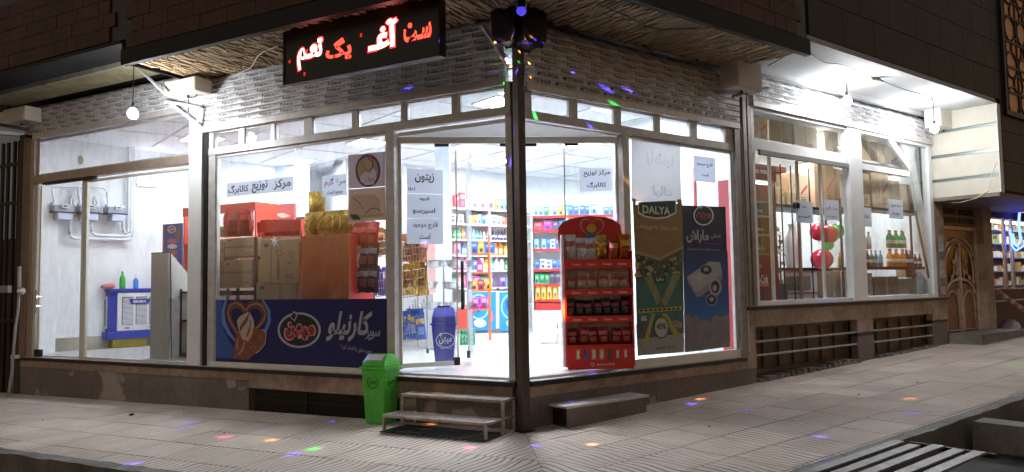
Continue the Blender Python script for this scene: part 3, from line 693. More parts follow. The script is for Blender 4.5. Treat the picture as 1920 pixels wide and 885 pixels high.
bricks(FR, .9, 4.06, 4.90, 4, 3, cut=lambda u, z: z > 5.1+.12*u)
# ================================================================== NEXT BUILDING (white soffit, clad return wall, brown door)
nb = thing('neighbour_building', 'dark upper storey with white soffit and cream clad return wall above brown door', 'building', FW)
nb['_b'] = (0, 0, 0)
def holdn(name, fr):
    o = bpy.data.objects.new(name, None); put(o, nb); o.rotation_euler = (0, 0, fr.a); return o
wp('plaster_soffit', FR, MB().box((4.12, -1.2, 4.88), (10.5, .3, 4.96)).box((4.12, -.04, 4.80), (10.5, .02, 4.88)), PLAS, nb)
DKST = stone('dark_wall_stone', (.045, .032, .028), (.02, .015, .013), 8, .9)
wp('upper_wall', FR, MB().box((4.14, -1.17, 4.97), (19, .3, 9.5)).box((10.66, -1.17, 3.22), (19, .3, 4.97)), DKST, nb)
uw = holdn('wall_cladding', FR)
rnd = random.Random(5)
for r_ in range(7):
    z_ = 4.965+r_*.55; u = 4.16-(.4 if r_ % 2 else 0)
    while u < 13:
        a = max(u, 4.16); kid('stone_panel', MB().box((a+.004, -1.205, z_+.004), (u+.9, -1.172, z_+.546)), DKST, uw, bevel=.003); u += .904
for r_ in range(3):
    z_ = 3.24+r_*.575; u = 10.72
    while u < 16:
        kid('stone_panel', MB().box((u+.004, -1.205, z_+.004), (u+.9, -1.172, z_+.57)), DKST, uw, bevel=.003); u += .904
# clad return wall, faces back along the shop front
zt, zb = 4.876, 3.20
zs = [FR.pix(1866, y, -1.2)[1] for y in (230, 278, 325)]
cw = holdn('clad_return_wall', FR)
kid('backing', MB().box((10.53, -1.17, zb), (10.65, .2, zt)), BLKST, cw)
lv = [zt]+zs+[zb]
for k in range(4):
    a, b = lv[k]-(.03 if k else 0), lv[k+1]+(.03 if k < 3 else 0)
    kid('clad_panel', MB().box((10.50, -1.2, b), (10.53, .02, a)), TRAV, cw, bevel=.002)
    if k < 3: kid('metal_strip', MB().box((10.51, -1.195, lv[k+1]-.024), (10.53, .02, lv[k+1]+.024)), C('strip_steel', (.20, .24, .24), .35, .6), cw)
kid('edge_trim', MB().box((10.495, -1.215, zb), (10.66, -1.201, zt)), WHITE, cw)
wp('porch_soffit', FR, MB().box((10.45, -1.2, 3.13), (15, .6, 3.198)), stone('brown_plaster', (.30, .23, .18), (.18, .13, .10), 6, .8), nb)
# door wall
wp('door_wall', FR, MB().box((10.86, .10, -.2), (11.0, .5, 3.13)).box((12.72, -.05, -.2), (13.15, .6, 3.13)).box((10.86, .3, -.2), (12.9, .5, 3.13)), BEIGE, nb)
vw = wp('vent_panel', FR, MB().box((10.95, .12, 2.72), (12.72, .3, 3.12)), BEIGE, nb)
for i in range(2):
    for j in range(2):
        kid('vent_slot', MB().box((11.05+i*.85, .10, 2.76+j*.18), (11.78+i*.85, .125, 2.88+j*.18)), BLACK, vw)
DWOOD = C('brown_door_paint', (.30, .15, .09), .35, .2, .4, 6); DTRIM = C('door_trim', (.58, .42, .31), .4, .2, .3, 8)
door = wp('ornate_door', FR, MB().box((10.95, .14, .42), (12.72, .20, 2.70)), DWOOD, nb)
tr_ = MB(); tr_.box((10.93, .08, .40), (11.0, .16, 2.72)).box((12.66, .08, .40), (12.74, .16, 2.72)).box((11.0, .08, 2.62), (12.66, .15, 2.70)).box((10.93, .08, .36), (12.74, .16, .46))
kid('door_frame', tr_, DTRIM, door, bevel=.004)
cx = 11.83
def arc(cx_, cz_, rx, rz, a0, a1, n=12, y=.12): return [(cx_+rx*math.cos(a0+(a1-a0)*i/n), y, cz_+rz*math.sin(a0+(a1-a0)*i/n)) for i in range(n+1)]
t1 = MB()
for rx, rz in ((.80, .62), (.66, .50)): t1.tube([(cx-rx, .12, 1.5)]+arc(cx, 1.85, rx, rz, math.pi, 0)+[(cx+rx, .12, 1.5)], .022, 6)
t1.tube([(cx-.7, .12, 1.28)]+arc(cx, 1.28, .70, .32, math.pi, 0), .03, 6)
for sx in (-1, 1):
    c_ = cx+sx*.40
    t1.tube([(c_-.28, .12, .55), (c_-.28, .12, 1.05)]+arc(c_, 1.05, .28, .30, math.pi, 0, 10)+[(c_+.28, .12, .55), (c_-.28, .12, .55)], .018, 6)
kid('arched_moulding', t1, DTRIM, door, smooth=True)
for sx in (-1, 1):
    c_ = cx+sx*.33
    kid('door_glass', MB().prism([(cx+sx*.04, 1.55), (cx+sx*.60, 1.45), (cx+sx*.60, 1.9), (cx+sx*.42, 2.2), (cx+sx*.04, 2.33)][::sx], .125, .139), C('dark_glass', (.01, .012, .012), .1), door)
    s2 = MB()
    for (x_, z_, r_) in ((.20, 1.72, .07), (.42, 1.62, .06), (.30, 1.95, .06)):
        s2.tube([(cx+sx*x_+math.cos(t)*r_*(1-t/9), .10, z_+math.sin(t)*r_*(1-t/9)) for t in [i*.45 for i in range(17)]], .010, 5)
    s2.tube([(cx+sx*.10, .10, 2.25), (cx+sx*.24, .10, 1.95), (cx+sx*.34, .10, 1.7), (cx+sx*.52, .10, 1.55)], .012, 5).tube([(cx+sx*.16, .10, 1.55), (cx+sx*.14, .10, 2.2)], .010, 5)
    kid('scrollwork', s2, DTRIM, door, smooth=True)
kid('door_stile', MB().box((cx-.03, .09, .46), (cx+.03, .14, 2.35)).box((cx-.10, .11, .46), (cx-.06, .14, 1.4)).box((cx+.06, .11, .46), (cx+.10, .14, 1.4)), DTRIM, door, bevel=.004)
kid('knob', MB().lathe([(.02, -.03), (.035, 0), (.02, .03)], (cx-.09, .07, 1.42), 10), DTRIM, door, smooth=True)
# printed notices hanging on the jamb
po = thing('paper_strip', 'tall narrow strip of faded notices on the jamb left of the brown door', 'notices', FR, 10.62, -.03, 1.3)
for i in range(7): part('notice', MB().box((10.56, -.04-.002*(i % 2), 1.30+i*.17), (10.76, -.032, 1.455+i*.17)), C('notice_%d' % (i % 3), ((.5, .45, .45), (.28, .2, .25), (.6, .58, .55))[i % 3], .8, 0, .6, 18), po)
wp('door_jamb', FR, MB().box((10.46, -.02, 1.262), (10.86, .10, 3.13)), BEIGE, nb)
# lit window of the shop beyond, neon
sh2 = wp('beyond_wall', FR, MB().box((13.16, .2, -.2), (22, .5, 1.35)).box((13.16, .3, 3.0), (22, .5, 3.2)), stone('brown_wall', (.16, .09, .07), (.08, .045, .035), 10, .8), nb)
bs = thing('lit_shop_beyond', 'brightly lit shelves behind the window with blue neon at the right edge', 'shop window', FR, 15, 1.2, 1.35)
part('back_panel', MB().box((13.2, 1.6, 1.35), (22, 1.66, 3.1)), C('lit_wall', (.7, .72, .8), .8), bs)
for k in range(5):
    z_ = 1.4+k*.36; part('shelf', MB().box((13.2, 1.1, z_), (22, 1.6, z_+.03)), C('blue_shelf', (.15, .25, .6), .5), bs)
    g_ = MB()
    u = 13.3
    while u < 21:
        w_ = rnd.uniform(.12, .3); g_.box((u, 1.15, z_+.03), (u+w_*.85, 1.45, z_+rnd.uniform(.12, .28)), rnd.randrange(4)); u += w_
    o = part('goods', g_, [C('g_a', (.7, .62, .5), .6), C('g_b', (.6, .3, .12), .6), C('g_c', (.7, .72, .75), .5), C('g_d', (.25, .3, .12), .6)], bs); o['kind'] = 'stuff'
for x in (1883, 1897): a = U(FR, x, 450, .3); part('mullion', MB().box((a-.05, .28, 1.35), (a+.05, .34, 3.0)), C('cream_frame', (.5, .4, .28), .5), bs)
NEON = C('blue_neon', (.05, .08, .9), .4, emit=(.05, .10, 1.0, 3.5))
nn = thing('neon_sign', 'curled blue neon tube sign in the window at the right edge', 'neon sign', FR, U(FR, 1910, 440, .15), .15, 1.9)
pts = [(1920, 382), (1912, 395), (1910, 420), (1914, 450), (1908, 462), (1900, 455), (1899, 438)]
part('tube', MB().tube([(FR.pix(x, y, .15)[0], .15, FR.pix(x, y, .15)[1]) for x, y in pts], .03, 8), NEON, nn, smooth=True)
part('tube', MB().tube([(FR.pix(x, y, .15)[0], .15, FR.pix(x, y, .15)[1]) for x, y in [(1930, 455), (1918, 462), (1905, 470), (1898, 462), (1894, 430)]], .022, 8), NEON, nn, smooth=True)
for k, (x, z_, r_, w_) in enumerate(((14, 2.95, 1, 9),)):
    part('strip_light', MB().box((13.6, .6, 2.96), (21, .7, 3.0)), C('strip_emitter', (1, 1, 1), .5, emit=(1, .92, .80, w_)), bs)
# striped hoarding strip and rubbish beside the door
st = thing('striped_barrier', 'red and white striped barrier pole leaning past the brown door', 'barrier', FR, U(FR, 1890, 560, -.1), -.1, .9)
p0 = FR.pix(1872, 548, -.1); p1 = FR.pix(1925, 585, -.1)
for k in range(8):
    a = (p0[0]+(p1[0]-p0[0])*k/8, -.1, p0[1]+(p1[1]-p0[1])*k/8); b = (p0[0]+(p1[0]-p0[0])*(k+1)/8, -.1, p0[1]+(p1[1]-p0[1])*(k+1)/8)
    part('stripe', MB().tube([a, b], .05, 8), C('stripe_%d' % (k % 2), ((.35, .10, .07), (.45, .4, .36))[k % 2], .6), st)
pp = thing('white_pipe', 'thin pale pipe running along the wall past the brown door', 'pipe', FR, 14, .1, 1.2)
part('tube', MB().tube([(13.2, .12, 1.08), (20, .12, 1.14)], .02, 6), C('grey_pipe', (1, 1, 1)), pp)
for k, (x, y, s_, c_, l_) in enumerate(((1893, 618, .22, (.5, .48, .46), 'crumpled pale plastic bag on the ground right of the brown door'), (1866, 607, .3, (.04, .035, .03), 'dark full rubbish bag beside the brown door frame'))):
    g = ground_xy(x, y); m_ = MB().lathe([(.3, 0), (1.0, .25), (.9, .7), (.35, 1.05), (.1, 1.2)], (0, 0, 0), 14); m_.v = [tuple(Vector(p)*s_+Vector(noise.noise_vector(Vector(p)*2.5))*.09) for p in m_.v]
    single('rubbish_bag', m_, C('bag_%d' % k, c_, .4), FW, (g[0], g[1], g[2]-.03), l_, 'rubbish bag', smooth=True)
# upper window with patterned grille at top right
gw = wp('grille_window', FR, MB(), BLACK, nb) if False else None
ow = holdn('patterned_window', FR)
uu0, uu1 = U(FR, 1880, 100, -1.22), U(FR, 1990, 100, -1.22)
kid('glass', MB().box((uu0, -1.215, 4.75), (uu1, -1.207, 7.6)), C('amber_glass', (.33, .16, .07), .5, 0, .5, 5, emit=(.45, .17, .06, .07)), ow)
gm = MB(); gm.box((uu0-.06, -1.26, 4.70), (uu1, -1.207, 4.80)).box((uu0-.06, -1.26, 4.8), (uu0+.02, -1.207, 7.6))
rnd = random.Random(2)
for i in range(3):
    for j in range(9):
        c_ = (uu0+.35+i*.62+.3*(j % 2), 5.0+j*.36); rx, rz = rnd.uniform(.22, .30), rnd.uniform(.18, .30); gm.tube([(c_[0]+rx*math.cos(t*.7), -1.235, c_[1]+rz*math.sin(t*.7)) for t in range(9)], .022, 5, closed=True)
for j in range(6): gm.box((uu0, -1.25, 5.15+j*.5), (uu1, -1.22, 5.19+j*.5))
for i in range(4): gm.box((uu0+.1+i*.55, -1.25, 4.8), (uu0+.13+i*.55, -1.22, 7.6))
kid('grille', gm, BLACK, ow)

# ================================================================== LEFT NEIGHBOUR (dark gateway)
gt = thing('iron_gate', 'dark iron gate of thin vertical bars at the far left', 'gate', FL, -10.6, .1, 0)
for k, x in enumerate((2, 12, 24, 33)):
    a = U(FL, x, 450, .1); part('bar', MB().box((a-.03, .08, -.2), (a+.03, .12, 4.35)), DARKM, gt)
for z_ in (1.1, 3.2, 3.9): part('rail', MB().box((-13, .06, z_), (-9.98, .09, z_+.06)), DARKM, gt)
part('bottom_panel', MB().box((-13, .12, -.2), (-9.98, .15, 1.1)), C('brown_sheet', (.06, .03, .02), .6, 0, .3, 4), gt)
wp('gate_pillar', FL, MB().box((-9.98, -.02, -.2), (-9.80, .10, 4.4)), C('dark_rail', (.03, .025, .022), .6))
wp('gate_pillar', FL, MB().box((-9.80, -.05, .50), (-9.64, .08, 4.32)), C('brown_pillar', (.26, .16, .11), .6, 0, .3, 5))
bk = thing('yard_wall', 'pale wall glimpsed through the iron gate at the far left', 'wall', FL, -13, 5, 0)
part('face', MB().box((-22, 5, 3.2), (-8, 5.1, 8)), C('pale_wall', (.6, .68, .78), .8, 0, .2, 1), bk)
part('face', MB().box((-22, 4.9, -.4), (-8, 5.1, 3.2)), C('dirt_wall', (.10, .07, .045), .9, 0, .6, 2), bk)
yl = thing('added_yard_lamp', 'added unseen lamp lighting the pale wall behind the iron gate', 'lamp', FL, -11.3, 3.2, 6.0)  # lamp added out of view to brighten the pale wall
part('glass', MB().lathe([(.02, -.08), (.08, 0), (.02, .08)], (-11.3, 3.2, 6.0), 8), C('yard_emitter', (1, 1, 1), .5, emit=(.9, .95, 1, 60)), yl)
pv = thing('water_pipe', 'upright steel pipe with wrapped tap in front of the iron gate', 'pipe', FL, -10.35, -.35, -.1)
q = lambda x, y: (FL.pix(x, y, -.3)[0], -.3, FL.pix(x, y, -.3)[1])
part('tube', MB().tube([q(36, 500), q(36, 545)], .03, 8), C('grey_pipe', (1, 1, 1)), pv, smooth=True)
part('tube', MB().tube([q(29, 612), q(22, 700), q(16, 742)], .025, 8), C('grey_pipe', (1, 1, 1)), pv, smooth=True)
part('hose', MB().tube([q(36, 545), q(34, 580), q(31, 600), q(29, 612)], .022, 8), C('cloth_grey', (.35, .34, .36), .9), pv, smooth=True)
part('tap', MB().lathe([(.03, -.06), (.07, -.02), (.06, .04), (.02, .07)], q(40, 546), 8), C('bright_steel', (.6, .6, .6), .25, .9), pv, smooth=True)
sb = q(12, 542); part('bracket', MB().box((sb[0]-.28, -.3, sb[2]-.06), (sb[0]+.05, -.24, sb[2]+.06)), C('grey_plate', (.3, .3, .3), .6), pv)

# ================================================================== FITTINGS ON THE FRONTS
def motor(fr, px, d, hgt, dep, label, lid=0):
    (x0, y0, x1, y1) = px
    a = fr.pix(x0, y1, d); b = fr.pix(x1, y0, d)
    t_ = thing('shutter_motor_box', label, 'motor box', fr, (a[0]+b[0])/2, d, a[1])
    part('casing', MB().box((a[0], d, a[1]), (b[0], d+dep, b[1])), C('cream_box', (.66, .60, .52), .6, 0, .1, 4), t_, bevel=.008)
    part('cover_plate', MB().box((a[0]+.02, d-.006, a[1]+.02), (b[0]-.02, d-.001, b[1]-.02)), C('cream_box2', (.70, .66, .58), .6), t_)
    part('cable_gland', MB().tube([((a[0]+b[0])/2, d+dep*.5, a[1]-.04), ((a[0]+b[0])/2, d+dep*.5, a[1]+.001)], .02, 8).tube([((a[0]+b[0])/2+.02, d+dep*.5, a[1]-.03), ((a[0]+b[0])/2+.14, d+dep*.5, a[1]-.05), ((a[0]+b[0])/2+.16, d+dep*.5+.1, a[1]+.1)], .008, 5), BLACK, t_, smooth=True)
    return t_
motor(FL, (5, 197, 47, 232), -.35, .3, .28, 'small cream motor box at the far left, above the iron gate')
motor(FL, (308, 142, 366, 180), -.42, .3, .30, 'cream motor box beside the left hanging bulb, between left shutters')
motor(FR, (1384, 120, 1428, 160), -.42, .3, .30, 'cream motor box in shade between the right shutters')
motor(FR, (1764, 206, 1802, 236), -.42, .3, .30, 'white motor box against the cream clad wall near the far bulb')
def bracket(fr, pts, d0, label, m=ALUW, r_=.022):
    t_ = thing('metal_bracket', label, 'bracket', fr, fr.pix(*pts[0], d0)[0], d0, fr.pix(*pts[0], d0)[1])
    for p, q_ in zip(pts[:-1], pts[1:]):
        a = fr.pix(p[0], p[1], d0); b = fr.pix(q_[0], q_[1], d0)
        part('arm', MB().tube([(a[0], d0, a[1]), (b[0], d0, b[1])], r_, 4), m, t_)
    return t_
bracket(FL, [(262, 130), (310, 176)], -.5, 'white diagonal arm hanging from the soffit left of the motor box')
bracket(FL, [(312, 190), (374, 202), (370, 234), (318, 192)], -.15, 'white triangular wall bracket under the left motor box')
bracket(FL, [(905, 48), (958, 128)], -.4, 'grey diagonal stay running up left from the corner post', C('dull_steel', (1, 1, 1)), .028)
bracket(FR, [(1374, 182), (1440, 166)], -.15, 'dark short arm below the shaded right motor box', C('dull_steel', (1, 1, 1)), .03)
bracket(FR, [(1752, 250), (1800, 240)], -.15, 'white short arm below the motor box at the clad wall', ALUW, .03)
bracket(FL, [(0, 234), (58, 244)], -.15, 'grey short arm below the far left motor box', C('dull_steel', (1, 1, 1)), .03)
BULB = C('bulb_emitter', (1, 1, 1), .4, emit=(.93, .97, 1.0, 190))
def bulb(fr, x, y, d, top, label):
    u, z = fr.pix(x, y, d)
    t_ = thing('hanging_bulb', label, 'light bulb', fr, u, d, z)
    part('glass', MB().lathe([(.012, -.085), (.045, -.072), (.068, -.03), (.064, .01), (.042, .04), (.022, .06)], (u, d, z), 12), BULB, t_, smooth=True)
    part('socket', MB().lathe([(.022, .06), (.024, .10), (.014, .13), (.006, .14)], (u, d, z), 10), BLACK, t_, smooth=True)
    part('cable', MB().tube([(u, d, z+.135), (u+.004, d, (z+top)/2), (u, d, top)], .006, 5), BLACK, t_)
bulb(FL, 249, 211, -1.02, 4.98, 'bare lit bulb hanging in front of the left shutter')
bulb(FR, 1588, 187, -.45, 4.875, 'bare lit bulb hanging under the white soffit, left of two')
bulb(FR, 1752, 240, -.72, 4.875, 'bare lit bulb hanging near the cream clad wall')
# double socket and loose wires under the white soffit
def sof(x, y, z=4.87):
    r = _F*FPX + _R*(x-960) - _U*(y-442.5); k = (z-EYE.z)/r.z; P = EYE+r*k; return (P.x, P.y, z-.012)
sk = thing('power_socket', 'beige double power socket dangling from the white soffit', 'power socket', FW); p = Vector(sof(1640, 146)); sk.location = p; sk['_b'] = tuple(p)
part('body', MB().box((p.x-.07, p.y-.05, p.z-.05), (p.x+.07, p.y+.05, p.z+.008)), C('beige_plastic', (.45, .38, .28), .5), sk, bevel=.01)
part('hood', MB().tube([(p.x-.08, p.y, p.z-.0), (p.x+.02, p.y, p.z+.0), (p.x+.13, p.y+.02, p.z-.05)], [.03, .035, .03], 8), C('beige_plastic', (1, 1, 1)), sk, smooth=True)
for i in (-1, 1): part('hole', MB().box((p.x+i*.03-.008, p.y-.056, p.z-.03), (p.x+i*.03+.008, p.y-.0505, p.z-.015)), BLACK, sk)
def wire(pts, label, z=4.87, col=BLACK, r_=.007):
    K_ = [Vector(sof(x, y, z)) for x, y in pts]; K_ = [K_[0]]+K_+[K_[-1]]; m_ = MB(); P_ = []
    for i in range(1, len(K_)-2):
        for j in range(5):
            t = j/5; a, b, c, d = K_[i-1:i+3]; P_.append(.5*((2*b)+(c-a)*t+(2*a-5*b+4*c-d)*t*t+(3*b-a-3*c+d)*t**3))
    P_.append(K_[-1])
    m_.tube([tuple(q-P_[0]) for q in P_], r_, 5); single('loose_wire', m_, col, FW, tuple(P_[0]), label, 'wire')
wire([(1440, 122), (1480, 100), (1512, 96), (1545, 115), (1580, 120), (1630, 140)], 'black wire sagging across the white soffit to the socket')
wire([(1588, 180), (1586, 152), (1560, 150), (1600, 148), (1635, 142)], 'thin black wire from the socket to the left bulb under soffit')
wire([(1648, 146), (1668, 156), (1700, 168), (1742, 180), (1749, 190)], 'thin wire from the socket along the soffit to the far bulb')
wire([(1400, 110), (1440, 100), (1480, 92), (1512, 98)], 'tangled black wires at the step between soffits', r_=.015)
wire([(448, 135), (470, 125), (487, 100), (520, 85)], 'pale thin wire curling down the rough soffit left of the red sign', 4.68, C('pale_wire', (.6, .55, .45), .6))
wire([(1120, 5), (1180, 30), (1230, 52), (1330, 50)], 'dark thin wire looping under the right rough soffit', 4.68)
# wire on the clad wall
m_ = MB(); pts = [(1868, 305), (1858, 330), (1852, 358), (1830, 372), (1800, 380), (1785, 380)]
P_ = [(FR.pix(x, y, -1.23)[0], -1.23, FR.pix(x, y, -1.23)[1]) for x, y in pts]
m_.tube([(a-P_[0][0], b-P_[0][1], c-P_[0][2]) for a, b, c in P_], .010, 5); single('loose_wire', m_, C('pale_wire', (1, 1, 1)), FR, P_[0], 'pale wire hanging off the corner of the cream clad wall', 'wire')

# ---- red running-text sign
sg_u0, sg_z0 = FL.pix(533, 158, -.98); sg_u1 = FL.pix(823, 97, -.98)[0]; sg_z1 = FL.pix(533, 57, -.98)[1]
led = thing('led_sign', 'black outdoor display with glowing red Persian letters under the soffit', 'led sign', FL, (sg_u0+sg_u1)/2, -.98, sg_z0)
part('case', MB().box((sg_u0, -.98, sg_z0), (sg_u1, -.84, sg_z1)), C('sign_black', (.010, .010, .011), .35), led, bevel=.006)
part('rim', MB().box((sg_u0-.012, -.992, sg_z0-.012), (sg_u1+.012, -.97, sg_z0+.012)).box((sg_u0-.012, -.992, sg_z1-.012), (sg_u1+.012, -.97, sg_z1+.012)).box((sg_u0-.012, -.992, sg_z0), (sg_u0+.012, -.97, sg_z1)).box((sg_u1-.012, -.992, sg_z0), (sg_u1+.012, -.97, sg_z1)), BLACK, led)
for s_ in (.2, .8): uu = sg_u0+(sg_u1-sg_u0)*s_; part('hanger', MB().box((uu-.015, -.93, sg_z1), (uu+.015, -.90, 4.70)), DARKM, led)
def ledmat(name, col, st, dots=True):
    m = bpy.data.materials.new(name); m.use_nodes = True; t = m.node_tree; t.nodes.clear(); o = t.nodes.new('ShaderNodeOutputMaterial'); e = t.nodes.new('ShaderNodeEmission'); e.inputs[0].default_value = (*col, 1); e.inputs[1].default_value = st
    if dots:
        tc = t.nodes.new('ShaderNodeTexCoord'); v = t.nodes.new('ShaderNodeVectorMath'); v.operation = 'FRACTION'; s = t.nodes.new('ShaderNodeVectorMath'); s.operation = 'SCALE'; s.inputs['Scale'].default_value = 62
        t.links.new(tc.outputs['Object'], s.inputs[0]); t.links.new(s.outputs[0], v.inputs[0])
        sp = t.nodes.new('ShaderNodeSeparateXYZ'); t.links.new(v.outputs[0], sp.inputs[0])
        a = t.nodes.new('ShaderNodeMath'); a.operation = 'GREATER_THAN'; a.inputs[1].default_value = .3; t.links.new(sp.outputs[0], a.inputs[0])
        b = t.nodes.new('ShaderNodeMath'); b.operation = 'GREATER_THAN'; b.inputs[1].default_value = .3; t.links.new(sp.outputs[2], b.inputs[0])
        c = t.nodes.new('ShaderNodeMath'); c.operation = 'MULTIPLY'; t.links.new(a.outputs[0], c.inputs[0]); t.links.new(b.outputs[0], c.inputs[1])
        d = t.nodes.new('ShaderNodeMath'); d.operation = 'MULTIPLY_ADD'; d.inputs[1].default_value = st*.85; d.inputs[2].default_value = st*.15; t.links.new(c.outputs[0], d.inputs[0]); t.links.new(d.outputs[0], e.inputs[1])
    t.links.new(e.outputs[0], o.inputs[0]); return m
LEDR = ledmat('led_bright', (1, .30, .26), 6, False); LEDH = ledmat('led_halo', (1, .02, .02), 1.6, False); LEDO = ledmat('led_half', (1, .055, .03), 2.2)
for s_, x, y, w_px, h_px, mm in (('تعـم', 579, 101, 46, 52, LEDR), ('یگ', 633, 92, 48, 42, LEDO), ('آغـ', 716, 64, 54, 52, LEDR), ('سـت', 781, 57, 52, 36, LEDO)):
    u_, z_ = FL.pix(x, y, -1.0); w_ = FL.pix(x+w_px/2, y, -1)[0]-FL.pix(x-w_px/2, y, -1)[0]; h_ = FL.pix(x, y-h_px/2, -1)[1]-FL.pix(x, y+h_px/2, -1)[1]
    letter(s_, (u_, -.984, z_), led, mm, w=w_, h=h_, bold=.035, res=4)
    if mm is LEDR: letter(s_, (u_, -.981, z_), led, LEDH, w=w_*1.10, h=h_*1.12, bold=.075, res=4)  # wider red copy behind the letters imitates their glow
for x, y in ((541, 115), (569, 138), (652, 107), (675, 65)):
    u_, z_ = FL.pix(x, y, -1.0); part('light_spot', MB().box((u_-.012, -.986, z_-.02), (u_+.012, -.9805, z_+.02)), ledmat('led_dim', (1, .03, .02), .5), led)

# ---- corner speakers and disco projector
def speaker(x0, x1, y0, y1, label, fr, d):
    a = fr.pix(x0, y1, d); b = fr.pix(x1, y0, d); w = b[0]-a[0]; cx_ = (a[0]+b[0])/2
    t_ = thing('loudspeaker', label, 'loudspeaker', fr, cx_, d, a[1])
    pts = [(cx_-w*.30, a[1]), (cx_+w*.30, a[1]), (cx_+w*.47, a[1]+.10), (cx_+w*.5, b[1]), (cx_-w*.5, b[1]), (cx_-w*.47, a[1]+.10)]
    part('cabinet', MB().prism(pts, d, d+.22), C('speaker_black', (.014, .014, .018), .45), t_, bevel=.02)
    zc = (a[1]+b[1])/2
    part('grille', MB().disc(cx_, zc-.03, w*.36, w*.36, d-.001, 0, 20, .012), C('speaker_grille', (.03, .03, .04), .6, .4), t_)
    part('tweeter', MB().disc(cx_, zc+.16, w*.18, w*.12, d-.001, 0, 16, .012), C('speaker_grille', (1, 1, 1)), t_)
speaker(924, 962, -12, 80, 'black loudspeaker hung left of the corner post top', FL, -.30)
speaker(982, 1022, -15, 80, 'black loudspeaker hung right of the corner post top', FR, -.30)
pj = Vector(FW.w(.05, -.56, 4.57))
prj = thing('disco_projector', 'small party light projector hanging above the corner post', 'projector', FW); prj.location = pj; prj['_b'] = tuple(pj)
part('dome', MB().lathe([(.02, -.05), (.045, -.03), (.055, .0), (.045, .03)], tuple(pj), 14), C('blue_dome', (.1, .12, .7), .2, emit=(.10, .06, 1, .3)), prj, smooth=True)
part('base', MB().lathe([(.05, .031), (.06, .05), (.06, .10), (.03, .12)], tuple(pj), 14), BLACK, prj, smooth=True)
part('cable', MB().tube([(pj.x, pj.y, pj.z+.12), (pj.x, pj.y+.02, pj.z+.16)], .01, 6), BLACK, prj)
# the projector's own light: small coloured beams
ld = bpy.data.lights.new('projector_light', 'POINT'); ld.energy = 1; ld.shadow_soft_size = .012; ld.use_nodes = True
t = ld.node_tree; em = t.nodes['Emission']
tc = t.nodes.new('ShaderNodeTexCoord'); vo = t.nodes.new('ShaderNodeTexVoronoi'); vo.feature = 'F1'; vo.inputs['Scale'].default_value = 10.5; vo.inputs['Randomness'].default_value = .75
t.links.new(tc.outputs['Normal'], vo.inputs['Vector'])
lt = t.nodes.new('ShaderNodeMapRange'); lt.interpolation_type = 'SMOOTHSTEP'; lt.inputs['From Min'].default_value = .21; lt.inputs['From Max'].default_value = .05; lt.inputs['To Min'].default_value = 0; lt.inputs['To Max'].default_value = 1
t.links.new(vo.outputs['Distance'], lt.inputs['Value'])
sx = t.nodes.new('ShaderNodeSeparateColor'); t.links.new(vo.outputs['Color'], sx.inputs[0])
cr = t.nodes.new('ShaderNodeValToRGB'); cr.color_ramp.interpolation = 'CONSTANT'
els = cr.color_ramp.elements; els[0].position = 0; els[0].color = (.12, .08, 1, 1); els[1].position = .42; els[1].color = (.02, .9, .08, 1)
e = els.new(.58); e.color = (1, .35, .05, 1); e = els.new(.74); e.color = (1, .06, .45, 1); e = els.new(.86); e.color = (.2, .12, 1, 1)
t.links.new(sx.outputs[0], cr.inputs[0]); t.links.new(cr.outputs[0], em.inputs[0])
ms = t.nodes.new('ShaderNodeMath'); ms.operation = 'MULTIPLY'; ms.inputs[1].default_value = 1350
nz = t.nodes.new('ShaderNodeSeparateXYZ'); t.links.new(tc.outputs['Normal'], nz.inputs[0])
dn = t.nodes.new('ShaderNodeMath'); dn.operation = 'LESS_THAN'; dn.inputs[1].default_value = -.17; t.links.new(nz.outputs[2], dn.inputs[0])   # the beams leave through the lower half of the dome
m2_ = t.nodes.new('ShaderNodeMath'); m2_.operation = 'MULTIPLY'; t.links.new(lt.outputs[0], m2_.inputs[0]); t.links.new(dn.outputs[0], m2_.inputs[1]); t.links.new(m2_.outputs[0], ms.inputs[0]); t.links.new(ms.outputs[0], em.inputs[1])
lo = bpy.data.objects.new('projector_light', ld); lo.location = (0, 0, -.10); put(lo, prj)
# ================================================================== INSIDE: shell
def world_poly(pts, z0, z1, m=0): return MB().prism([(p.x, p.y) for p in pts], z0, z1, m, axis='z')
FLOORM = C('polished_floor', (.72, .72, .74), .22, 0, .08, 2)
REDD = .45
WALLM = C('inner_wall', (.78, .81, .84), .75, 0, .16, 1.2, .1, 14)
CEILM = C('ceiling_white', (.80, .84, .88), .8)
ins = [FL.w(-9.6, .06, 0), FL.w(-.05, .06, 0), FR.w(4.3, .06, 0), FR.w(4.3, 2.75, 0), FR.w(14, 2.75, 0), FR.w(14, 8.3, 0), FR.w(2.0, 8.3, 0), FM.w(6.2, 0, 0), FM.w(-.45, 0, 0)]
wp('shop_floor', FW, world_poly(ins, .50, .56), FLOORM)
wp('shop_ceiling', FW, world_poly([FL.w(-9.9, .05, 0), FL.w(0, .05, 0), FR.w(4.3, .05, 0), FR.w(4.3, 2.75, 0), FR.w(14.3, 2.75, 0), FR.w(14.3, 8.6, 0), FR.w(1.8, 8.6, 0), FM.w(6.5, .3, 0), FM.w(-.8, .3, 0)], 4.40, 4.46), CEILM)
wl = wp('inner_wall', FM, MB().box((-.22, 0, .3), (6.4, .12, 4.5)).box((-.22, -.006, .56), (6.2, -.001, .80), 1), [WALLM, stone('stained_dado', (.46, .42, .36), (.30, .26, .20), 5, .9)])
a, b = FM.w(6.2, 0, 0), FR.w(2.0, 8.3, 0); wp('inner_wall', FW, wbar(a+(a-b)*.05, b+(b-a)*.05, .12, .5, 4.5), WALLM)
wp('inner_wall', FR, MB().box((1.9, 8.3, .5), (14.2, 8.42, 4.5)), WALLM)
wp('inner_wall', FR, MB().box((14, 2.6, .5), (14.1, 8.4, 4.42)), WALLM)
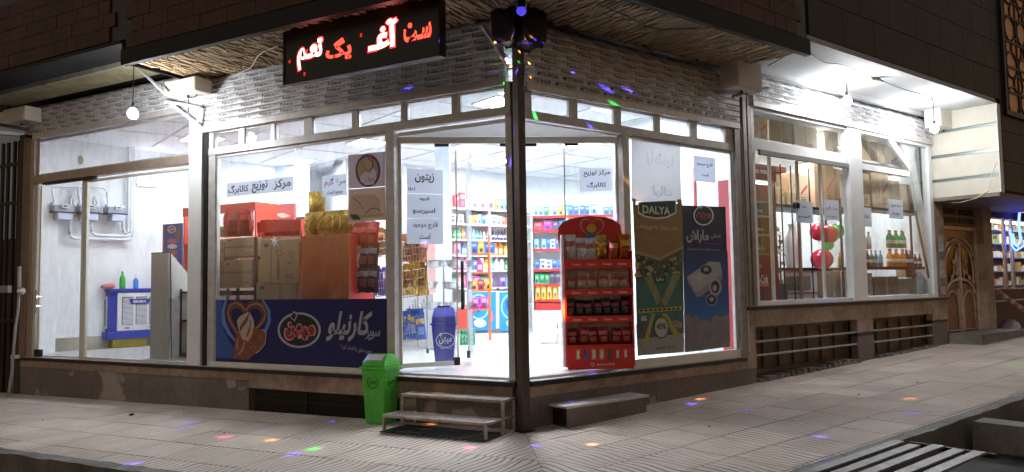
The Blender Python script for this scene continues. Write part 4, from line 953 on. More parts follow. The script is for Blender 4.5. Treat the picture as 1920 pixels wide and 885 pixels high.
wp('inner_wall', FR, MB().box((4.32, 2.66, .5), (14, 2.74, 4.42)).box((4.30, .06, .5), (4.38, 2.70, 4.42)).box((10.80, .1, .5), (10.858, 2.7, 4.8)), WALLM)
wp('raised_floor', FR, MB().box((4.4, .06, 1.10), (10.80, 2.66, 1.25)), FLOORM)
wp('raised_ceiling', FR, MB().box((4.4, .06, 4.32), (10.80, 2.66, 4.40)), CEILM)
for fr, a, b, z_ in ((FL, -5.2, -.3, 3.96), (FR, .3, 4.3, 3.92), (FR, 4.4, 10.46, 4.32), (FL, -9.8, -5.3, 4.33)):
    wp('light_stop_lintel', fr, MB().box((a, .26, z_), (b, .34, 5.0)).box((a, .06, z_-.03), (b, .30, z_)), WALLM)  # added behind the shutters to keep room light from leaking out
wp('inner_wall', FL, MB().box((-10.0, .09, .3), (-9.66, .5, 4.6)), WALLM)
wp('red_wall_panel', FR, MB().box((4.25, .12, .57), (4.296, REDD, 3.15)), C('deep_pink_red', (.36, .03, .05), .5, 0, .2, 1.5))
cg_ = MB()
for i in range(14):
    u_ = -3.0+i*1.2; cg_.box((u_, max(.35 if u_ < 4.2 else 2.8, -u_*2.342+.5), 4.386), (u_+.024, 8.25 if u_ > 2 else 9.6+u_*.3, 4.399))
for j in range(7):
    d_ = .5+j*1.2; cg_.box((-d_/2.342+.3, d_, 4.388), (4.25 if d_ < 2.8 else 13.8, d_+.024, 4.3995))
o = wp('ceiling_grid', FR, cg_, C('grid_grey', (.55, .58, .62), .6)); o['kind'] = 'stuff'
CP = C('ceiling_emitter', (1, 1, 1), .5, emit=(.86, .94, 1.0, 29))
def ceil_xy(x, y, z=4.4):
    r = _F*FPX + _R*(x-960) - _U*(y-442.5); k = (z-EYE.z)/r.z; P = EYE+r*k; return P.x, P.y
pm = MB().box((-.3, -.3, -.012), (.3, .3, 0)); pme = pm.mesh('diffuser', CP); pfm = MB()
pfm.box((-.33, -.33, -.02), (.33, -.3, 0)).box((-.33, .3, -.02), (.33, .33, 0)).box((-.33, -.3, -.02), (-.3, .3, 0)).box((.3, -.3, -.02), (.33, .3, 0)); pfe = pfm.mesh('frame', ALUW)
spots = [ceil_xy(690, 267), ceil_xy(556, 301), ceil_xy(935, 300), ceil_xy(1090, 270), ceil_xy(928, 338), ceil_xy(1215, 300), ceil_xy(1290, 325)]
for u_, d_ in ((-7.6, 1.9), (-3.6, 1.2), (-1.0, 1.8)): p = FL.w(u_, d_, 0); spots.append((p.x, p.y))
for u_, d_ in ((1.6, 2.4), (3.3, 1.6), (7.5, 5.0), (9.5, 6.5), (4.5, 6.8)): p = FR.w(u_, d_, 0); spots.append((p.x, p.y))
where = ['over the window boxes', 'over the left aisle', 'over the far aisle', 'above the red snack display', 'farthest back in the aisle', 'behind the right window', 'deep behind the right window', 'over the air cooler', 'near the long left window', 'near the left door mullion', 'inside the doorway', 'near the right posters', 'far right of the hall', 'far end of the hall', 'mid hall by back rack']
for k, (x_, y_) in enumerate(spots):
    t_ = thing('ceiling_panel_light', 'square white ceiling light panel '+where[k], 'ceiling light', FR, group='ceiling light panels in the shop'); t_.location = (x_, y_, 4.398)
    put(bpy.data.objects.new('diffuser', pme), t_); put(bpy.data.objects.new('frame', pfe), t_)
for u_ in (5.6, 7.6, 9.6):
    t_ = thing('ceiling_panel_light', 'square ceiling light panel in the raised bay, '+('left' if u_ < 6 else 'middle' if u_ < 8 else 'right')+' one', 'ceiling light', FR, group='ceiling light panels in the shop'); t_.location = FR.w(u_, 1.0, 4.318)
    o = put(bpy.data.objects.new('diffuser', pme), t_); put(bpy.data.objects.new('frame', pfe), t_)

ORD = ['first', 'second', 'third', 'fourth', 'fifth', 'sixth', 'seventh', 'eighth', 'ninth', 'tenth', 'eleventh', 'twelfth']
# ------------------------------------------------------------------ placing helpers
def pb(fr, r, d):                       # pixel rectangle -> wall rectangle at depth d
    a = fr.pix(r[0], r[3], d); b = fr.pix(r[2], r[1], d); return a[0], b[0], a[1], b[1]
def art(parent, fr, pts, d, m, dep=.0015, name='print'):
    P = [fr.pix(x, y, d) for x, y in pts]
    ar = sum(P[i][0]*P[(i+1) % len(P)][1]-P[(i+1) % len(P)][0]*P[i][1] for i in range(len(P)))
    if ar < 0: P.reverse()
    return part(name, MB().prism(P, d-dep, d), m, parent)
def oval(cx_, cy_, rx, ry, n=26, a0=0, a1=2*math.pi): return [(cx_+rx*math.cos(a0+(a1-a0)*i/n), cy_+ry*math.sin(a0+(a1-a0)*i/n)) for i in range(n)]
def pring(parent, fr, cx_, cy_, rx, ry, w, d, m, dep=.0015, n=30, a0=0, a1=2*math.pi, name='print'):
    mb_ = MB()
    for i in range(n):
        t0, t1_ = a0+(a1-a0)*i/n, a0+(a1-a0)*(i+1)/n
        q = [(cx_+(rx-w)*math.cos(t0), cy_+(ry-w)*math.sin(t0)), (cx_+rx*math.cos(t0), cy_+ry*math.sin(t0)), (cx_+rx*math.cos(t1_), cy_+ry*math.sin(t1_)), (cx_+(rx-w)*math.cos(t1_), cy_+(ry-w)*math.sin(t1_))]
        P = [fr.pix(x, y, d) for x, y in q][::-1]; mb_.prism(P, d-dep, d)
    return part(name, mb_, m, parent)
def pstroke(parent, fr, pts, w, d, m, dep=.0015, name='print'):
    mb_ = MB(); P = [Vector((*fr.pix(x, y, d), 0)) for x, y in pts]; n = len(P)
    ws = w if isinstance(w, (list, tuple)) else [w]*n; L_, R2 = [], []
    for i in range(n):
        t_ = (P[min(n-1, i+1)]-P[max(0, i-1)]); t_ = t_.normalized() if t_.length else Vector((1, 0, 0)); nn_ = Vector((-t_.y, t_.x, 0))*ws[i]/2; L_.append(P[i]+nn_); R2.append(P[i]-nn_)
    for i in range(n-1): mb_.prism([(q.x, q.y) for q in (R2[i], R2[i+1], L_[i+1], L_[i])], d-dep, d)
    return part(name, mb_, m, parent)
def ptext(parent, fr, s, x, y, w, h, d, m, tilt=0, **k):   # lettering centred on pixel x,y about w x h pixels
    c = fr.pix(x, y, d); wu = abs(fr.pix(x+w/2, y, d)[0]-fr.pix(x-w/2, y, d)[0]); hz_ = abs(fr.pix(x, y-h/2, d)[1]-fr.pix(x, y+h/2, d)[1])
    return letter(s, (c[0], d, c[1]), parent, m, w=wu, h=hz_, tilt=tilt, **k)
def ptilt(fr, x, y, d=0):
    return 0
def paper(fr, r, d, lines, label, m=PAPER, group=None):
    u0, u1, z0, z1 = pb(fr, r, d)
    t_ = thing('paper_notice', label, 'notice', fr, (u0+u1)/2, d, z0, group=group)
    part('sheet', MB().box((u0, d-.002, z0), (u1, d, z1)), m, t_)
    cy_ = (r[1]+r[3])/2
    for (s, x, y, w, h, mm) in lines: ptext(t_, fr, s, x, y, w, h, d-.0025, mm, bold=.02)
    return t_

# ------------------------------------------------------------------ side room: meters, pipes, cooler
PIPE = C('pale_pipe', (.66, .70, .76), .45, 0, .1, 9)
METB = C('meter_grey', (.28, .32, .40), .45, .3, .2, 12); METL = C('meter_light', (.45, .52, .66), .45, .3)
def meter(x0, x1, y0, y1, label):
    d = -.30; u0, u1, z0, z1 = pb(FM, (x0, y0, x1, y1), d)
    t_ = thing('gas_meter', label, 'gas meter', FM, (u0+u1)/2, d, z0, group='gas meters on the side room wall')
    h_ = z1-z0; w_ = u1-u0; zm = z0+h_*.48
    part('upper_case', MB().box((u0, d, zm), (u1, -.08, z1-.02)), METB, t_, bevel=.02)
    part('lower_case', MB().box((u0+w_*.18, d-.02, z0), (u1-w_*.1, -.08, zm-.004)), METL, t_, bevel=.02)
    part('seam', MB().box((u0-.01, d-.03, zm-.012), (u1+.01, -.07, zm+.012)), BLACK, t_)
    part('counter', MB().box((u0+w_*.36, d-.045, z1-h_*.25), (u1-w_*.30, d-.002, z1-.0)), WHITE, t_, bevel=.006)
    part('counter_window', MB().box((u0+w_*.42, d-.048, z1-h_*.18), (u1-w_*.36, d-.0455, z1-h_*.10)), BLACK, t_)
    for s_ in (.1, .9): part('nut', MB().lathe([(.035, 0), (.04, .03), (.03, .06)], (u0+w_*s_, -.18, z1-.03), 8), METL, t_, smooth=True)
meter(100, 140, 384, 411, 'leftmost of the three grey gas meters on the white wall')
meter(149, 188, 385, 412, 'middle grey gas meter behind the sliding door edge')
meter(202, 238, 387, 414, 'rightmost grey gas meter next to the vertical pipes')
def pipe(pts, label, r_=.03, d=-.12):
    P_ = [(FM.pix(x, y, d)[0], d, FM.pix(x, y, d)[1]) for x, y in pts]
    # round the bends
    Q = [P_[0]]
    for i in range(1, len(P_)-1):
        a, b, c = Vector(P_[i-1]), Vector(P_[i]), Vector(P_[i+1]); k1 = min(.12, (a-b).length*.4); k2 = min(.12, (c-b).length*.4)
        s_ = b+(a-b).normalized()*k1; e_ = b+(c-b).normalized()*k2
        for t_ in (0, .33, .66, 1): Q.append(tuple(s_*(1-t_)**2+b*2*t_*(1-t_)+e_*t_**2))
    Q.append(P_[-1]); o_ = Q[0]
    return single('gas_pipe', MB().tube([(p[0]-o_[0], p[1]-o_[1], p[2]-o_[2]) for p in Q], r_, 8), PIPE, FM, o_, label, 'pipe', group='gas pipes on the side room wall', smooth=True)
pipe([(131, 410), (131, 447), (249, 450), (251, 235)], 'pale pipe from the left meter along the lowest run and up')
pipe([(171, 414), (172, 441), (245, 443), (247, 236)], 'pale pipe from the middle meter up the wall')
pipe([(230, 412), (232, 437), (240, 436), (243, 236)], 'pale pipe looping from the right meter and up')
pipe([(104, 386), (98, 362), (96, 351), (147, 350), (200, 352), (203, 385)], 'thin pale feed pipe running over the three gas meters', .018)
pipe([(153, 386), (148, 370), (147, 350)], 'short bent pale connector above the middle gas meter', .028)
pipe([(138, 384), (138, 372), (133, 370), (132, 386)], 'small pale hooked connector on the left gas meter', .026)
pipe([(184, 385), (180, 372), (176, 371), (175, 388)], 'small pale hooked connector on the middle gas meter', .026)
sp_ = FM.pix(151, 300, -.004); single('wall_mark', MB().disc(0, 0, .05, .09, 0, 0, 14, .003), C('mark_brown', (.35, .27, .15), .8), FM, (sp_[0], -.002, sp_[1]), 'small brown round stain plate high on the side room wall', 'wall plate')
u0, u1, z0, z1 = pb(FM, (258, 338, 306, 347), -.08)
tl = thing('tube_light', 'short lit fluorescent tube on the side room wall', 'tube light', FM, (u0+u1)/2, -.08, z0)
part('tube', MB().tube([(u0, -.10, (z0+z1)/2), (u1, -.10, (z0+z1)/2)], .03, 8), C('tube_emitter', (1, 1, 1), .5, emit=(.95, .97, 1, 12)), tl, smooth=True)
part('fitting', MB().box((u0, -.07, z0), (u1, -.01, z1)), WHITE, tl)
# air cooler
cb0 = floor_xy(207, 652, .58); FC = Frame(FM.a, cb0)
CBL = C('cooler_blue', (.02, .045, .35), .35); CWH = C('cooler_white', (.74, .76, .82), .45)
u0, z0 = FC.pix(205, 637, 0); u1, z1 = FC.pix(300, 541, 0); z1 = FC.pix(225, 541, 0)[1]; u1 = .98+u0
ac = thing('air_cooler', 'blue and white evaporative air cooler standing on a yellow crate', 'air cooler', FC, (u0+u1)/2, 0, z0)
part('base_tray', MB().box((u0-.06, -.05, z0), (u1+.04, .60, z0+.14), taper=None), CBL, ac, bevel=.02)
part('top_cap', MB().box((u0-.02, -.02, z1-.07), (u1+.02, .58, z1)), CBL, ac, bevel=.015)
part('body', MB().box((u0, .03, z0+.14), (u1, .56, z1-.07)), CBL, ac)
part('front_panel', MB().box((u0+.14, .0, z0+.15), (u1-.02, .028, z1-.08)), CWH, ac, bevel=.006)
for i in range(3):
    a = u0+.22+i*.26; lv_ = part('louvre_bay', MB().box((a, -.006, z0+.26), (a+.21, -.0005, z1-.16)), C('louvre_dark', (.03, .03, .05), .6), ac)
    n_ = 22
    sl_ = MB()
    for k in range(n_): z_ = z0+.27+(z1-z0-.44)*k/n_; sl_.box((a+.006, -.02, z_), (a+.204, -.0065, z_+.014))
    kid('slats', MB(), CWH, lv_) if False else None
    sl_.v = [(p[0]-ac['_b'][0], p[1]-ac['_b'][1], p[2]-ac['_b'][2]) for p in sl_.v]; kid('louvre', sl_, CWH, lv_)
sdp = part('side_panel', MB().box((u0-.012, .10, z0+.2), (u0-.001, .5, z1-.14)), CWH, ac)
sl_ = MB()
for k in range(18): z_ = z0+.24+(z1-z0-.44)*k/18; sl_.box((u0-.016, .14, z_), (u0-.013, .46, z_+.02))
part('side_louvre', sl_, C('louvre_dark', (1, 1, 1)), ac)
part('badge', MB().prism([(u0+.38, z1-.30), (u0+.70, z1-.30), (u0+.74, z1-.20), (u0+.34, z1-.20)], -.032, -.021), CBL, ac)
letter('GENERAL', (u0+.54, -.034, z1-.25), ac, WHITE, w=.26, h=.05, bold=.03)
for i in (0, 1): part('slot', MB().box((u0+.28+i*.46, -.004, z0+.19), (u0+.36+i*.46, -.0005, z0+.21)), BLACK, ac)
yc = thing('yellow_crate', 'yellow plastic crate under the air cooler', 'crate', FC, u0+.3, .1, .56)
part('body', MB().box((u0+.08, .05, .562), (u0+.72, .5, z0-.002)), C('yellow_plastic', (.42, .33, .04), .5, 0, .3, 8), yc, bevel=.008)
for i in range(5): part('rib', MB().box((u0+.1+i*.13, .042, .57), (u0+.15+i*.13, .0495, z0-.01)), C('yellow_plastic', (1, 1, 1)), yc)
def lathed(name, label, cat, fr, u, d, z, prof, ms, mats, group=None, n=12, sy=1, cap=None):
    mb_ = MB().lathe(prof, (0, 0, 0), n, ms, sy); return single(name, mb_, mats, fr, (u, d, z), label, cat, group, smooth=True)
BOT = [(.035, 0), (.042, .01), (.042, .16), (.036, .19), (.016, .23), (.014, .26), (.017, .262), (.017, .285)]
ub = FC.pix(229, 540, .2)[0]; lathed('spray_bottle', 'bright green bottle standing on top of the air cooler', 'bottle', FC, ub, .2, z1, [(r*1.35, z*1.15) for r, z in BOT], [0]*6+[1]*2, [C('green_bottle', (.02, .40, .05), .25), C('green_cap', (.01, .3, .04), .3)])
ub = FC.pix(254, 540, .2)[0]; lathed('soap_bottle', 'small blue bottle with clear top standing on the air cooler', 'bottle', FC, ub, .2, z1, [(r*1.2, z*.9) for r, z in BOT], [0]*4+[1]*4, [C('blue_liquid', (.05, .25, .7), .2), C('clear_plastic', (.7, .75, .8), .2)])
m_ = MB().lathe([(.1, 0), (.14, .03), (.12, .07), (.04, .10)], (0, 0, 0), 10, 0, .7); rough(m_, .02, 9); ub = FC.pix(203, 540, .1)[0]
single('cleaning_cloth', m_, C('pink_cloth', (.55, .2, .2), .9, 0, .4, 20), FC, (ub, .12, z1), 'crumpled pink cloth on the left end of the air cooler', 'cloth', smooth=True)
# grey counter end
u0, u1, z0, z1 = pb(FL, (283, 474, 318, 667), .35); z0 = .562
cbd = thing('grey_counter_end', 'tall grey board with sloping white side standing by the left window', 'counter', FL, (u0+u1)/2, .35, z0)
part('front_board', MB().box((u0, .33, z0), (u1, .37, z1)), BOARD, cbd, bevel=.003)
P_ = [(.371, z0), (1.3, z0), (1.3, z0+.9), (.72, z1-.35), (.371, z1)]
part('side_board', MB().prism(P_, u1-.03, u1, axis='x'), C('board_side', (.62, .60, .57), .7, 0, .1, 5), cbd)
part('cable', MB().tube([(u1+.01, .36, z1), (u1+.015, .37, z1-.5), (u1+.01, .38, z1-1.0), (u1+.015, .40, z0)], .008, 5), BLACK, cbd)
part('top_edge', MB().box((u0, .33, z1+.001), (u1, .40, z1+.014)), BLACK, cbd)
# blue standing sign and red rack behind
def rackstand(fr, r, d, col, label, name='red_rack', dep=.4, n=4):
    u0, u1, z0, z1 = pb(fr, r, d); z0 = max(z0, .562); t_ = thing(name, label, 'display rack', fr, (u0+u1)/2, d, z0)
    part('side_panel', MB().box((u0, d, z0), (u0+.03, d+dep, z1)), col, t_); part('side_panel', MB().box((u1-.03, d, z0), (u1, d+dep, z1)), col, t_)
    part('back_panel', MB().box((u0+.03, d+dep-.02, z0), (u1-.03, d+dep, z1)), WHITE, t_)
    for i in range(n): z_ = z0+.05+(z1-z0-.3)*i/n; part('shelf', MB().box((u0+.03, d+.01, z_), (u1-.03, d+dep-.02, z_+.03)), col, t_)
    part('header', MB().box((u0, d-.02, z1-.16), (u1, d-.001, z1)), col, t_); return t_, (u0, u1, z0, z1)
REDM = C('red_panel', (.52, .03, .025), .4, 0, .1, 3)
rackstand(FL, (342, 378, 480, 600), 1.9, C('orange_red', (.62, .07, .03), .45), 'tall red rack deep behind the left bay post', dep=.5)
u0, u1, z0, z1 = pb(FL, (307, 418, 341, 503), 1.5)
bsn = thing('blue_poster_board', 'narrow dark blue ice cream poster board leaning behind the grey counter', 'poster', FL, (u0+u1)/2, 1.5, .56)
part('board', MB().box((u0, 1.5, z0), (u1, 1.53, z1)), C('navy_print', (.03, .06, .28), .4), bsn); part('stand', MB().box((u0+.05, 1.53, .562), (u0+.09, 1.56, z1-.1)), DARKM, bsn)
part('edge', MB().box((u0-.03, 1.49, z0), (u0-.001, 1.55, z1)), REDM, bsn)
art(bsn, FL, oval(322, 430, 6, 6), 1.497, REDM); pring(bsn, FL, 322, 430, 8, 7, 1.5, 1.496, WHITE)
for y, c_ in ((452, (.6, .1, .15)), (462, (.7, .6, .7)), (474, (.55, .12, .08)), (486, (.75, .45, .45))): art(bsn, FL, oval(323, y, 9, 4.5), 1.497-.001, C('pr%d' % y, c_, .6))
art(bsn, FL, oval(333, 440, 5, 12), 1.496, C('choc', (.20, .07, .04), .5))
ptext(bsn, FL, 'میهن', 322, 430, 9, 7, 1.494, WHITE)
# black wire shelf with blue bottles at the post
def openshelf(fr, r, d, dep, levels, label, m=DARKM, name='black_shelf', th=.03):
    u0, u1, z0, z1 = pb(fr, r, d); t_ = thing(name, label, 'shelf', fr, (u0+u1)/2, d, z0)
    for (a, b) in ((u0, d), (u1-.035, d), (u0, d+dep-.035), (u1-.035, d+dep-.035)): part('post', MB().box((a, b, z0), (a+.035, b+.035, z1)), m, t_)
    zs_ = []
    for y in levels:
        z_ = fr.pix((r[0]+r[2])/2, y, d)[1]; part('shelf', MB().box((u0, d-.004, z_-th), (u1, d+dep, z_)), m, t_); zs_.append(z_)
    return t_, u0, u1, zs_
t_, u0, u1, zs_ = openshelf(FL, (334, 541, 392, 668), .55, .4, (546, 600, 664), 'low black metal shelf behind the left bay post')
for i in range(4):
    lathed('blue_bottle', 'blue bottle, %s in the row on the low black shelf by the post' % ORD[i], 'bottle', FL, u0+.10+i*.115, .70, zs_[1]+.001, [(r*1.3, z*1.1) for r, z in BOT], [0]*6+[1]*2, [C('blue_bot', (.03, .28, .62), .25), C('blue_cap', (.02, .05, .3), .4)], 'blue bottles on the low black shelf')
m_ = MB().lathe([(.16, 0), (.2, .1), (.17, .3), (.12, .45), (.03, .52)], (0, 0, 0), 12, 0, .8); rough(m_, .04, 6)
single('black_plastic_sack', m_, C('black_sack', (.02, .02, .02), .25), FL, (u0+.22, .75, zs_[2]+.001), 'shiny black plastic sack on the bottom of the low black shelf', 'sack', smooth=True)

# ------------------------------------------------------------------ cartons and bags behind the long window
def carton(fr, r, d, dep, label, m=CARD, tape=.5, vert=False, tilt=0, marks=True):
    u0, u1, z0, z1 = pb(fr, r, d); t_ = thing('cardboard_box', label, 'cardboard box', fr, (u0+u1)/2, d, z0); t_.rotation_euler.y = tilt
    part('body', MB().box((u0, d, z0), (u1, d+dep, z1)), m, t_, bevel=.006)
    if not vert:
        zt_ = z0+(z1-z0)*tape; part('tape', MB().box((u0+.001, d-.0025, zt_-.018), (u1-.001, d-.0005, zt_+.018)), C('brown_tape', (.26, .15, .07), .35), t_)
        part('seam', MB().box((u0, d-.0035, zt_-.002), (u1, d-.003, zt_+.002)), C('seam_dark', (.07, .045, .025), .8), t_)
    else:
        um = u0+(u1-u0)*tape; part('seam', MB().box((um-.003, d-.003, z0), (um+.003, d-.0005, z1)), C('seam_dark', (.07, .045, .025), .8), t_)
    if marks:
        mk = MB(); w_ = u1-u0; h_ = z1-z0
        mk.box((u0+w_*.68, d-.002, z0+h_*.12), (u0+w_*.9, d-.0005, z0+h_*.14)).box((u0+w_*.68, d-.002, z0+h_*.18), (u0+w_*.86, d-.0005, z0+h_*.20))
        mk.box((u0+w_*.1, d-.002, z0+h_*.82), (u0+w_*.22, d-.0005, z0+h_*.9))
        part('print', mk, C('brown_print', (.14, .08, .05), .8), t_)
    return t_
t_, u0, u1, zs_ = openshelf(FL, (396, 444, 480, 668), .34, .5, (545, 610, 660), 'dark steel shelf with cartons behind the long left window', th=.07)
carton(FL, (397, 480, 421, 541), .52, .3, 'small carton tucked behind the lowest front carton')
carton(FL, (419, 486, 473, 540), .33, .35, 'lowest front carton on the dark steel shelf', tape=.55)
carton(FL, (397, 448, 420, 492), .40, .3, 'narrow upright carton at the left of the stack')
carton(FL, (421, 444, 478, 482), .36, .35, 'wide carton in the middle of the stack', tape=.5)
carton(FL, (396, 424, 424, 444), .55, .3, 'half hidden top carton at the far left of the long window', marks=False)
ct = carton(FL, (486, 446, 560, 532), .30, .06, 'tall flattened carton with stamped marks standing upright', vert=True, tape=.3, tilt=.03)
carton(FL, (480, 528, 556, 600), .31, .3, 'carton under the flattened one beside the navy banner', vert=True, tape=.6)
b_ = ct['_b']
for (x, y, w_, h_) in ((522, 474, 14, 12), (545, 476, 8, 12), (521, 505, 4, 40), (542, 492, 6, 5)): pring(ct, FL, x, y, w_/2, h_/2, 1.1, .298, C('brown_print', (1, 1, 1)))
for nm, x, y in (('flower', 515, 452),):
    f_ = thing('paper_flower', 'small white paper flower pinned on the flattened carton', 'flower', FL, *FL.pix(x, y, .27)[:1], .27, FL.pix(x, y, .27)[1]); c_ = FL.pix(x, y, .27)
    for k in range(7):
        a = k*.9; part('petal', MB().prism([(c_[0], c_[1]), (c_[0]+.05*math.cos(a-.25), c_[1]+.05*math.sin(a-.25)), (c_[0]+.08*math.cos(a), c_[1]+.08*math.sin(a)), (c_[0]+.05*math.cos(a+.25), c_[1]+.05*math.sin(a+.25))], .26+.002*k, .262+.002*k), PAPER, f_)
OR = C('orange_board', (.42, .11, .035), .55, 0, .25, 3)
u0, u1, z0, z1 = pb(FL, (566, 438, 654, 600), .26)
ob = thing('orange_cabinet', 'plain orange brown panel of a display cabinet topped with gold bags', 'cabinet', FL, (u0+u1)/2, .26, .56)
part('panel', MB().box((u0, .26, .562), (u1, .30, z1)), OR, ob, bevel=.003); part('side', MB().box((u1-.02, .301, .562), (u1, .8, z1)), REDM, ob); part('side', MB().box((u0, .301, .562), (u0+.02, .8, z1)), REDM, ob)
part('top', MB().box((u0, .301, z1-.03), (u1, .8, z1-.001)), OR, ob)
goldtop = z1
rr_, (ru0, ru1, rz0, rz1) = rackstand(FL, (483, 411, 566, 600), .62, REDM, 'dark red rack with red snack bags behind the flattened carton', dep=.35)
# snack bags
def bagmb(w, h, t, seed, nx=9, nz=10):
    rnd = random.Random(seed); mb_ = MB(); top = []
    for side in (-1, 1):
        i0 = len(mb_.v)
        for j in range(nz+1):
            for i in range(nx+1):
                x = (i/nx-.5); z = j/nz; env = (max(0, 1-(2*x)**4))**.6*(max(0, math.sin(math.pi*min(1, max(0, (z-.06)/.86)))))**.55
                wob = noise.noise(Vector((x*6+seed*3.1, z*5, side)))*.55*env
                y = side*t/2*(env+wob); xx = x*w*(1-.06*math.sin(math.pi*z))+w*.01*noise.noise(Vector((z*7, seed, 1)))
                zz = z*h+(.012*(i % 2) if j == nz else 0)+.02*h*noise.noise(Vector((x*3, seed, 5)))*(j == nz)
                mb_.v.append((xx, y, zz))
        for j in range(nz):
            for i in range(nx):
                a = i0+j*(nx+1)+i; f = (a, a+1, a+nx+2, a+nx+1) if side < 0 else (a, a+nx+1, a+nx+2, a+1)
                mb_.f.append(f); cx_, cz_ = (i+.5)/nx-.5, (j+.5)/nz
                k = 0
                if side < 0:
                    if abs(cx_) < .34 and .58 < cz_ < .80: k = 1
                    elif abs(cx_) < .24 and .15 < cz_ < .50: k = 2
                mb_.m.append(k)
    return mb_
BAGS = {}
def bagme(kind, w=.17, h=.24, t=.07, seed=1):
    key = (kind, w, h, seed)
    if key not in BAGS:
        c = {'red': ((.46, .02, .02), (.58, .07, .05), (.36, .05, .03)), 'gold': ((.62, .38, .08), (.62, .38, .08), (.58, .34, .07)), 'silver': ((.68, .68, .70), (.42, .12, .10), (.62, .56, .54)), 'cream': ((.52, .42, .35), (.40, .05, .05), (.50, .38, .30)), 'navy': ((.015, .03, .05), (.35, .05, .06), (.12, .10, .10)),
             'crimson': ((.24, .015, .015), (.40, .12, .10), (.34, .08, .03)), 'amber': ((.50, .10, .03), (.65, .40, .05), (.35, .08, .02)), 'blue': ((.03, .10, .45), (.6, .4, .1), (.2, .3, .6)), 'copper': ((.45, .16, .06), (.5, .2, .1), (.35, .1, .04)), 'violet': ((.12, .06, .35), (.5, .5, .5), (.2, .05, .2)), 'whitebag': ((.6, .6, .65), (.3, .3, .5), (.5, .1, .1)), 'dark': ((.05, .04, .06), (.2, .2, .22), (.2, .05, .05))}[kind]
        ms = [C(kind+'_foil', c[0], .22, .95 if kind in ('gold', 'amber', 'copper') else .3, .5, 16, .9, 22), C(kind+'_label', c[1], .45), C(kind+'_picture', c[2], .45, 0, .5, 30)]
        if kind == 'gold': ms = [ms[0]]*3
        BAGS[key] = bagmb(w, h, t, seed).mesh('snack_bag', ms, True)
    return BAGS[key]
def bag(kind, fr, u, d, z, label, group, w=.17, h=.24, seed=1, rot=0, lean=0, roll=0):
    o = bpy.data.objects.new('snack_bag', bagme(kind, w, h, .07, seed)); o.location = fr.w(u, d, z); o.rotation_euler = (lean, roll, fr.a+rot); COL.objects.link(o); return tag(o, label, 'snack bag', group)
_ORD = ['first', 'second', 'third', 'fourth', 'fifth', 'sixth', 'seventh', 'eighth', 'ninth', 'tenth', 'eleventh', 'twelfth']
for k, x in enumerate((425, 437, 449, 460, 472)):
    u_, z_ = FL.pix(x, 443, .5); bag('red', FL, u_, .5, z_, 'red snack bag, %s from the left above the carton stack' % ORD[k], 'red bags above the cartons', .22, .40, k % 2, rot=.9 if k % 2 else -.7, lean=.05)
for k, x in enumerate((492, 506, 520, 535, 549)):
    u_, z_ = FL.pix(x, 442, .7); bag('red', FL, u_, .75, z_, 'red snack bag, %s from the left under the dark red rack header' % ORD[k], 'red bags in the dark red rack', .19, .24, k % 3)
for k, x in enumerate((576, 594, 614, 632, 648)):
    u_ = FL.pix(x, 437, .38)[0]; bag('gold', FL, u_, .42, goldtop, 'gold foil bag, %s from the left on the orange cabinet' % ORD[k], 'gold bags on the orange cabinet', .26, .34, k % 3, rot=.15*(k-2))
u_, z_ = FL.pix(583, 404, .38); bag('gold', FL, u_, .50, z_-.02, 'gold foil bag standing on top of the other gold bags', 'gold bags on the orange cabinet', .26, .36, 5, rot=.3)
u_, z_ = FL.pix(651, 412, .38); bag('gold', FL, u_, .50, z_, 'gold foil bag half hidden behind the raw chicken poster', 'gold bags on the orange cabinet', .2, .3, 2, rot=-.4)
# red hoarding deep behind
u0, u1, z0, z1 = pb(FL, (397, 380, 552, 432), 2.6)
rb = thing('red_hoarding', 'long pinkish red printed fascia above shelves deep in the shop', 'hoarding', FL, (u0+u1)/2, 2.6, .56)
part('panel', MB().box((u0-.6, 2.6, z0-.1), (u1, 2.65, FL.pix(470, 388, 2.6)[1])), C('pink_red', (.68, .12, .14), .5, 0, .2, 1.5), rb)
part('support', MB().box((u0-.5, 2.66, .562), (u1, 2.9, z0)), C('pink_support', (.6, .45, .45), .6), rb)
art(rb, FL, oval(420, 395, 12, 10), 2.597, C('photo_mix', (.55, .5, .35), .6, 0, .7, 25)); pring(rb, FL, 420, 395, 13, 11, 1.5, 2.595, WHITE)
art(rb, FL, [(470, 398), (482, 393), (500, 400), (498, 408), (474, 408)], 2.597, WHITE); art(rb, FL, [(515, 402), (530, 399), (545, 405), (530, 409)], 2.597, C('cream_print', (.8, .7, .5), .6))
# shelf with bottles low left of the banner, seen over it
for k in range(5):
    u_, z_ = FL.pix(408+k*10, 570, .6); lathed('juice_bottle', 'small juice bottle, %s from left just above the navy banner' % ORD[k], 'bottle', FL, u_, .6, FL.pix(430, 609, .34)[1]+.001, [(r, z*.9) for r, z in BOT], [0]*6+[1]*2, [C('juice_%d' % (k % 3), ((.65, .15, .02), (.02, .25, .5), (.6, .1, .05))[k % 3], .3), WHITE], 'juice bottles above the banner')

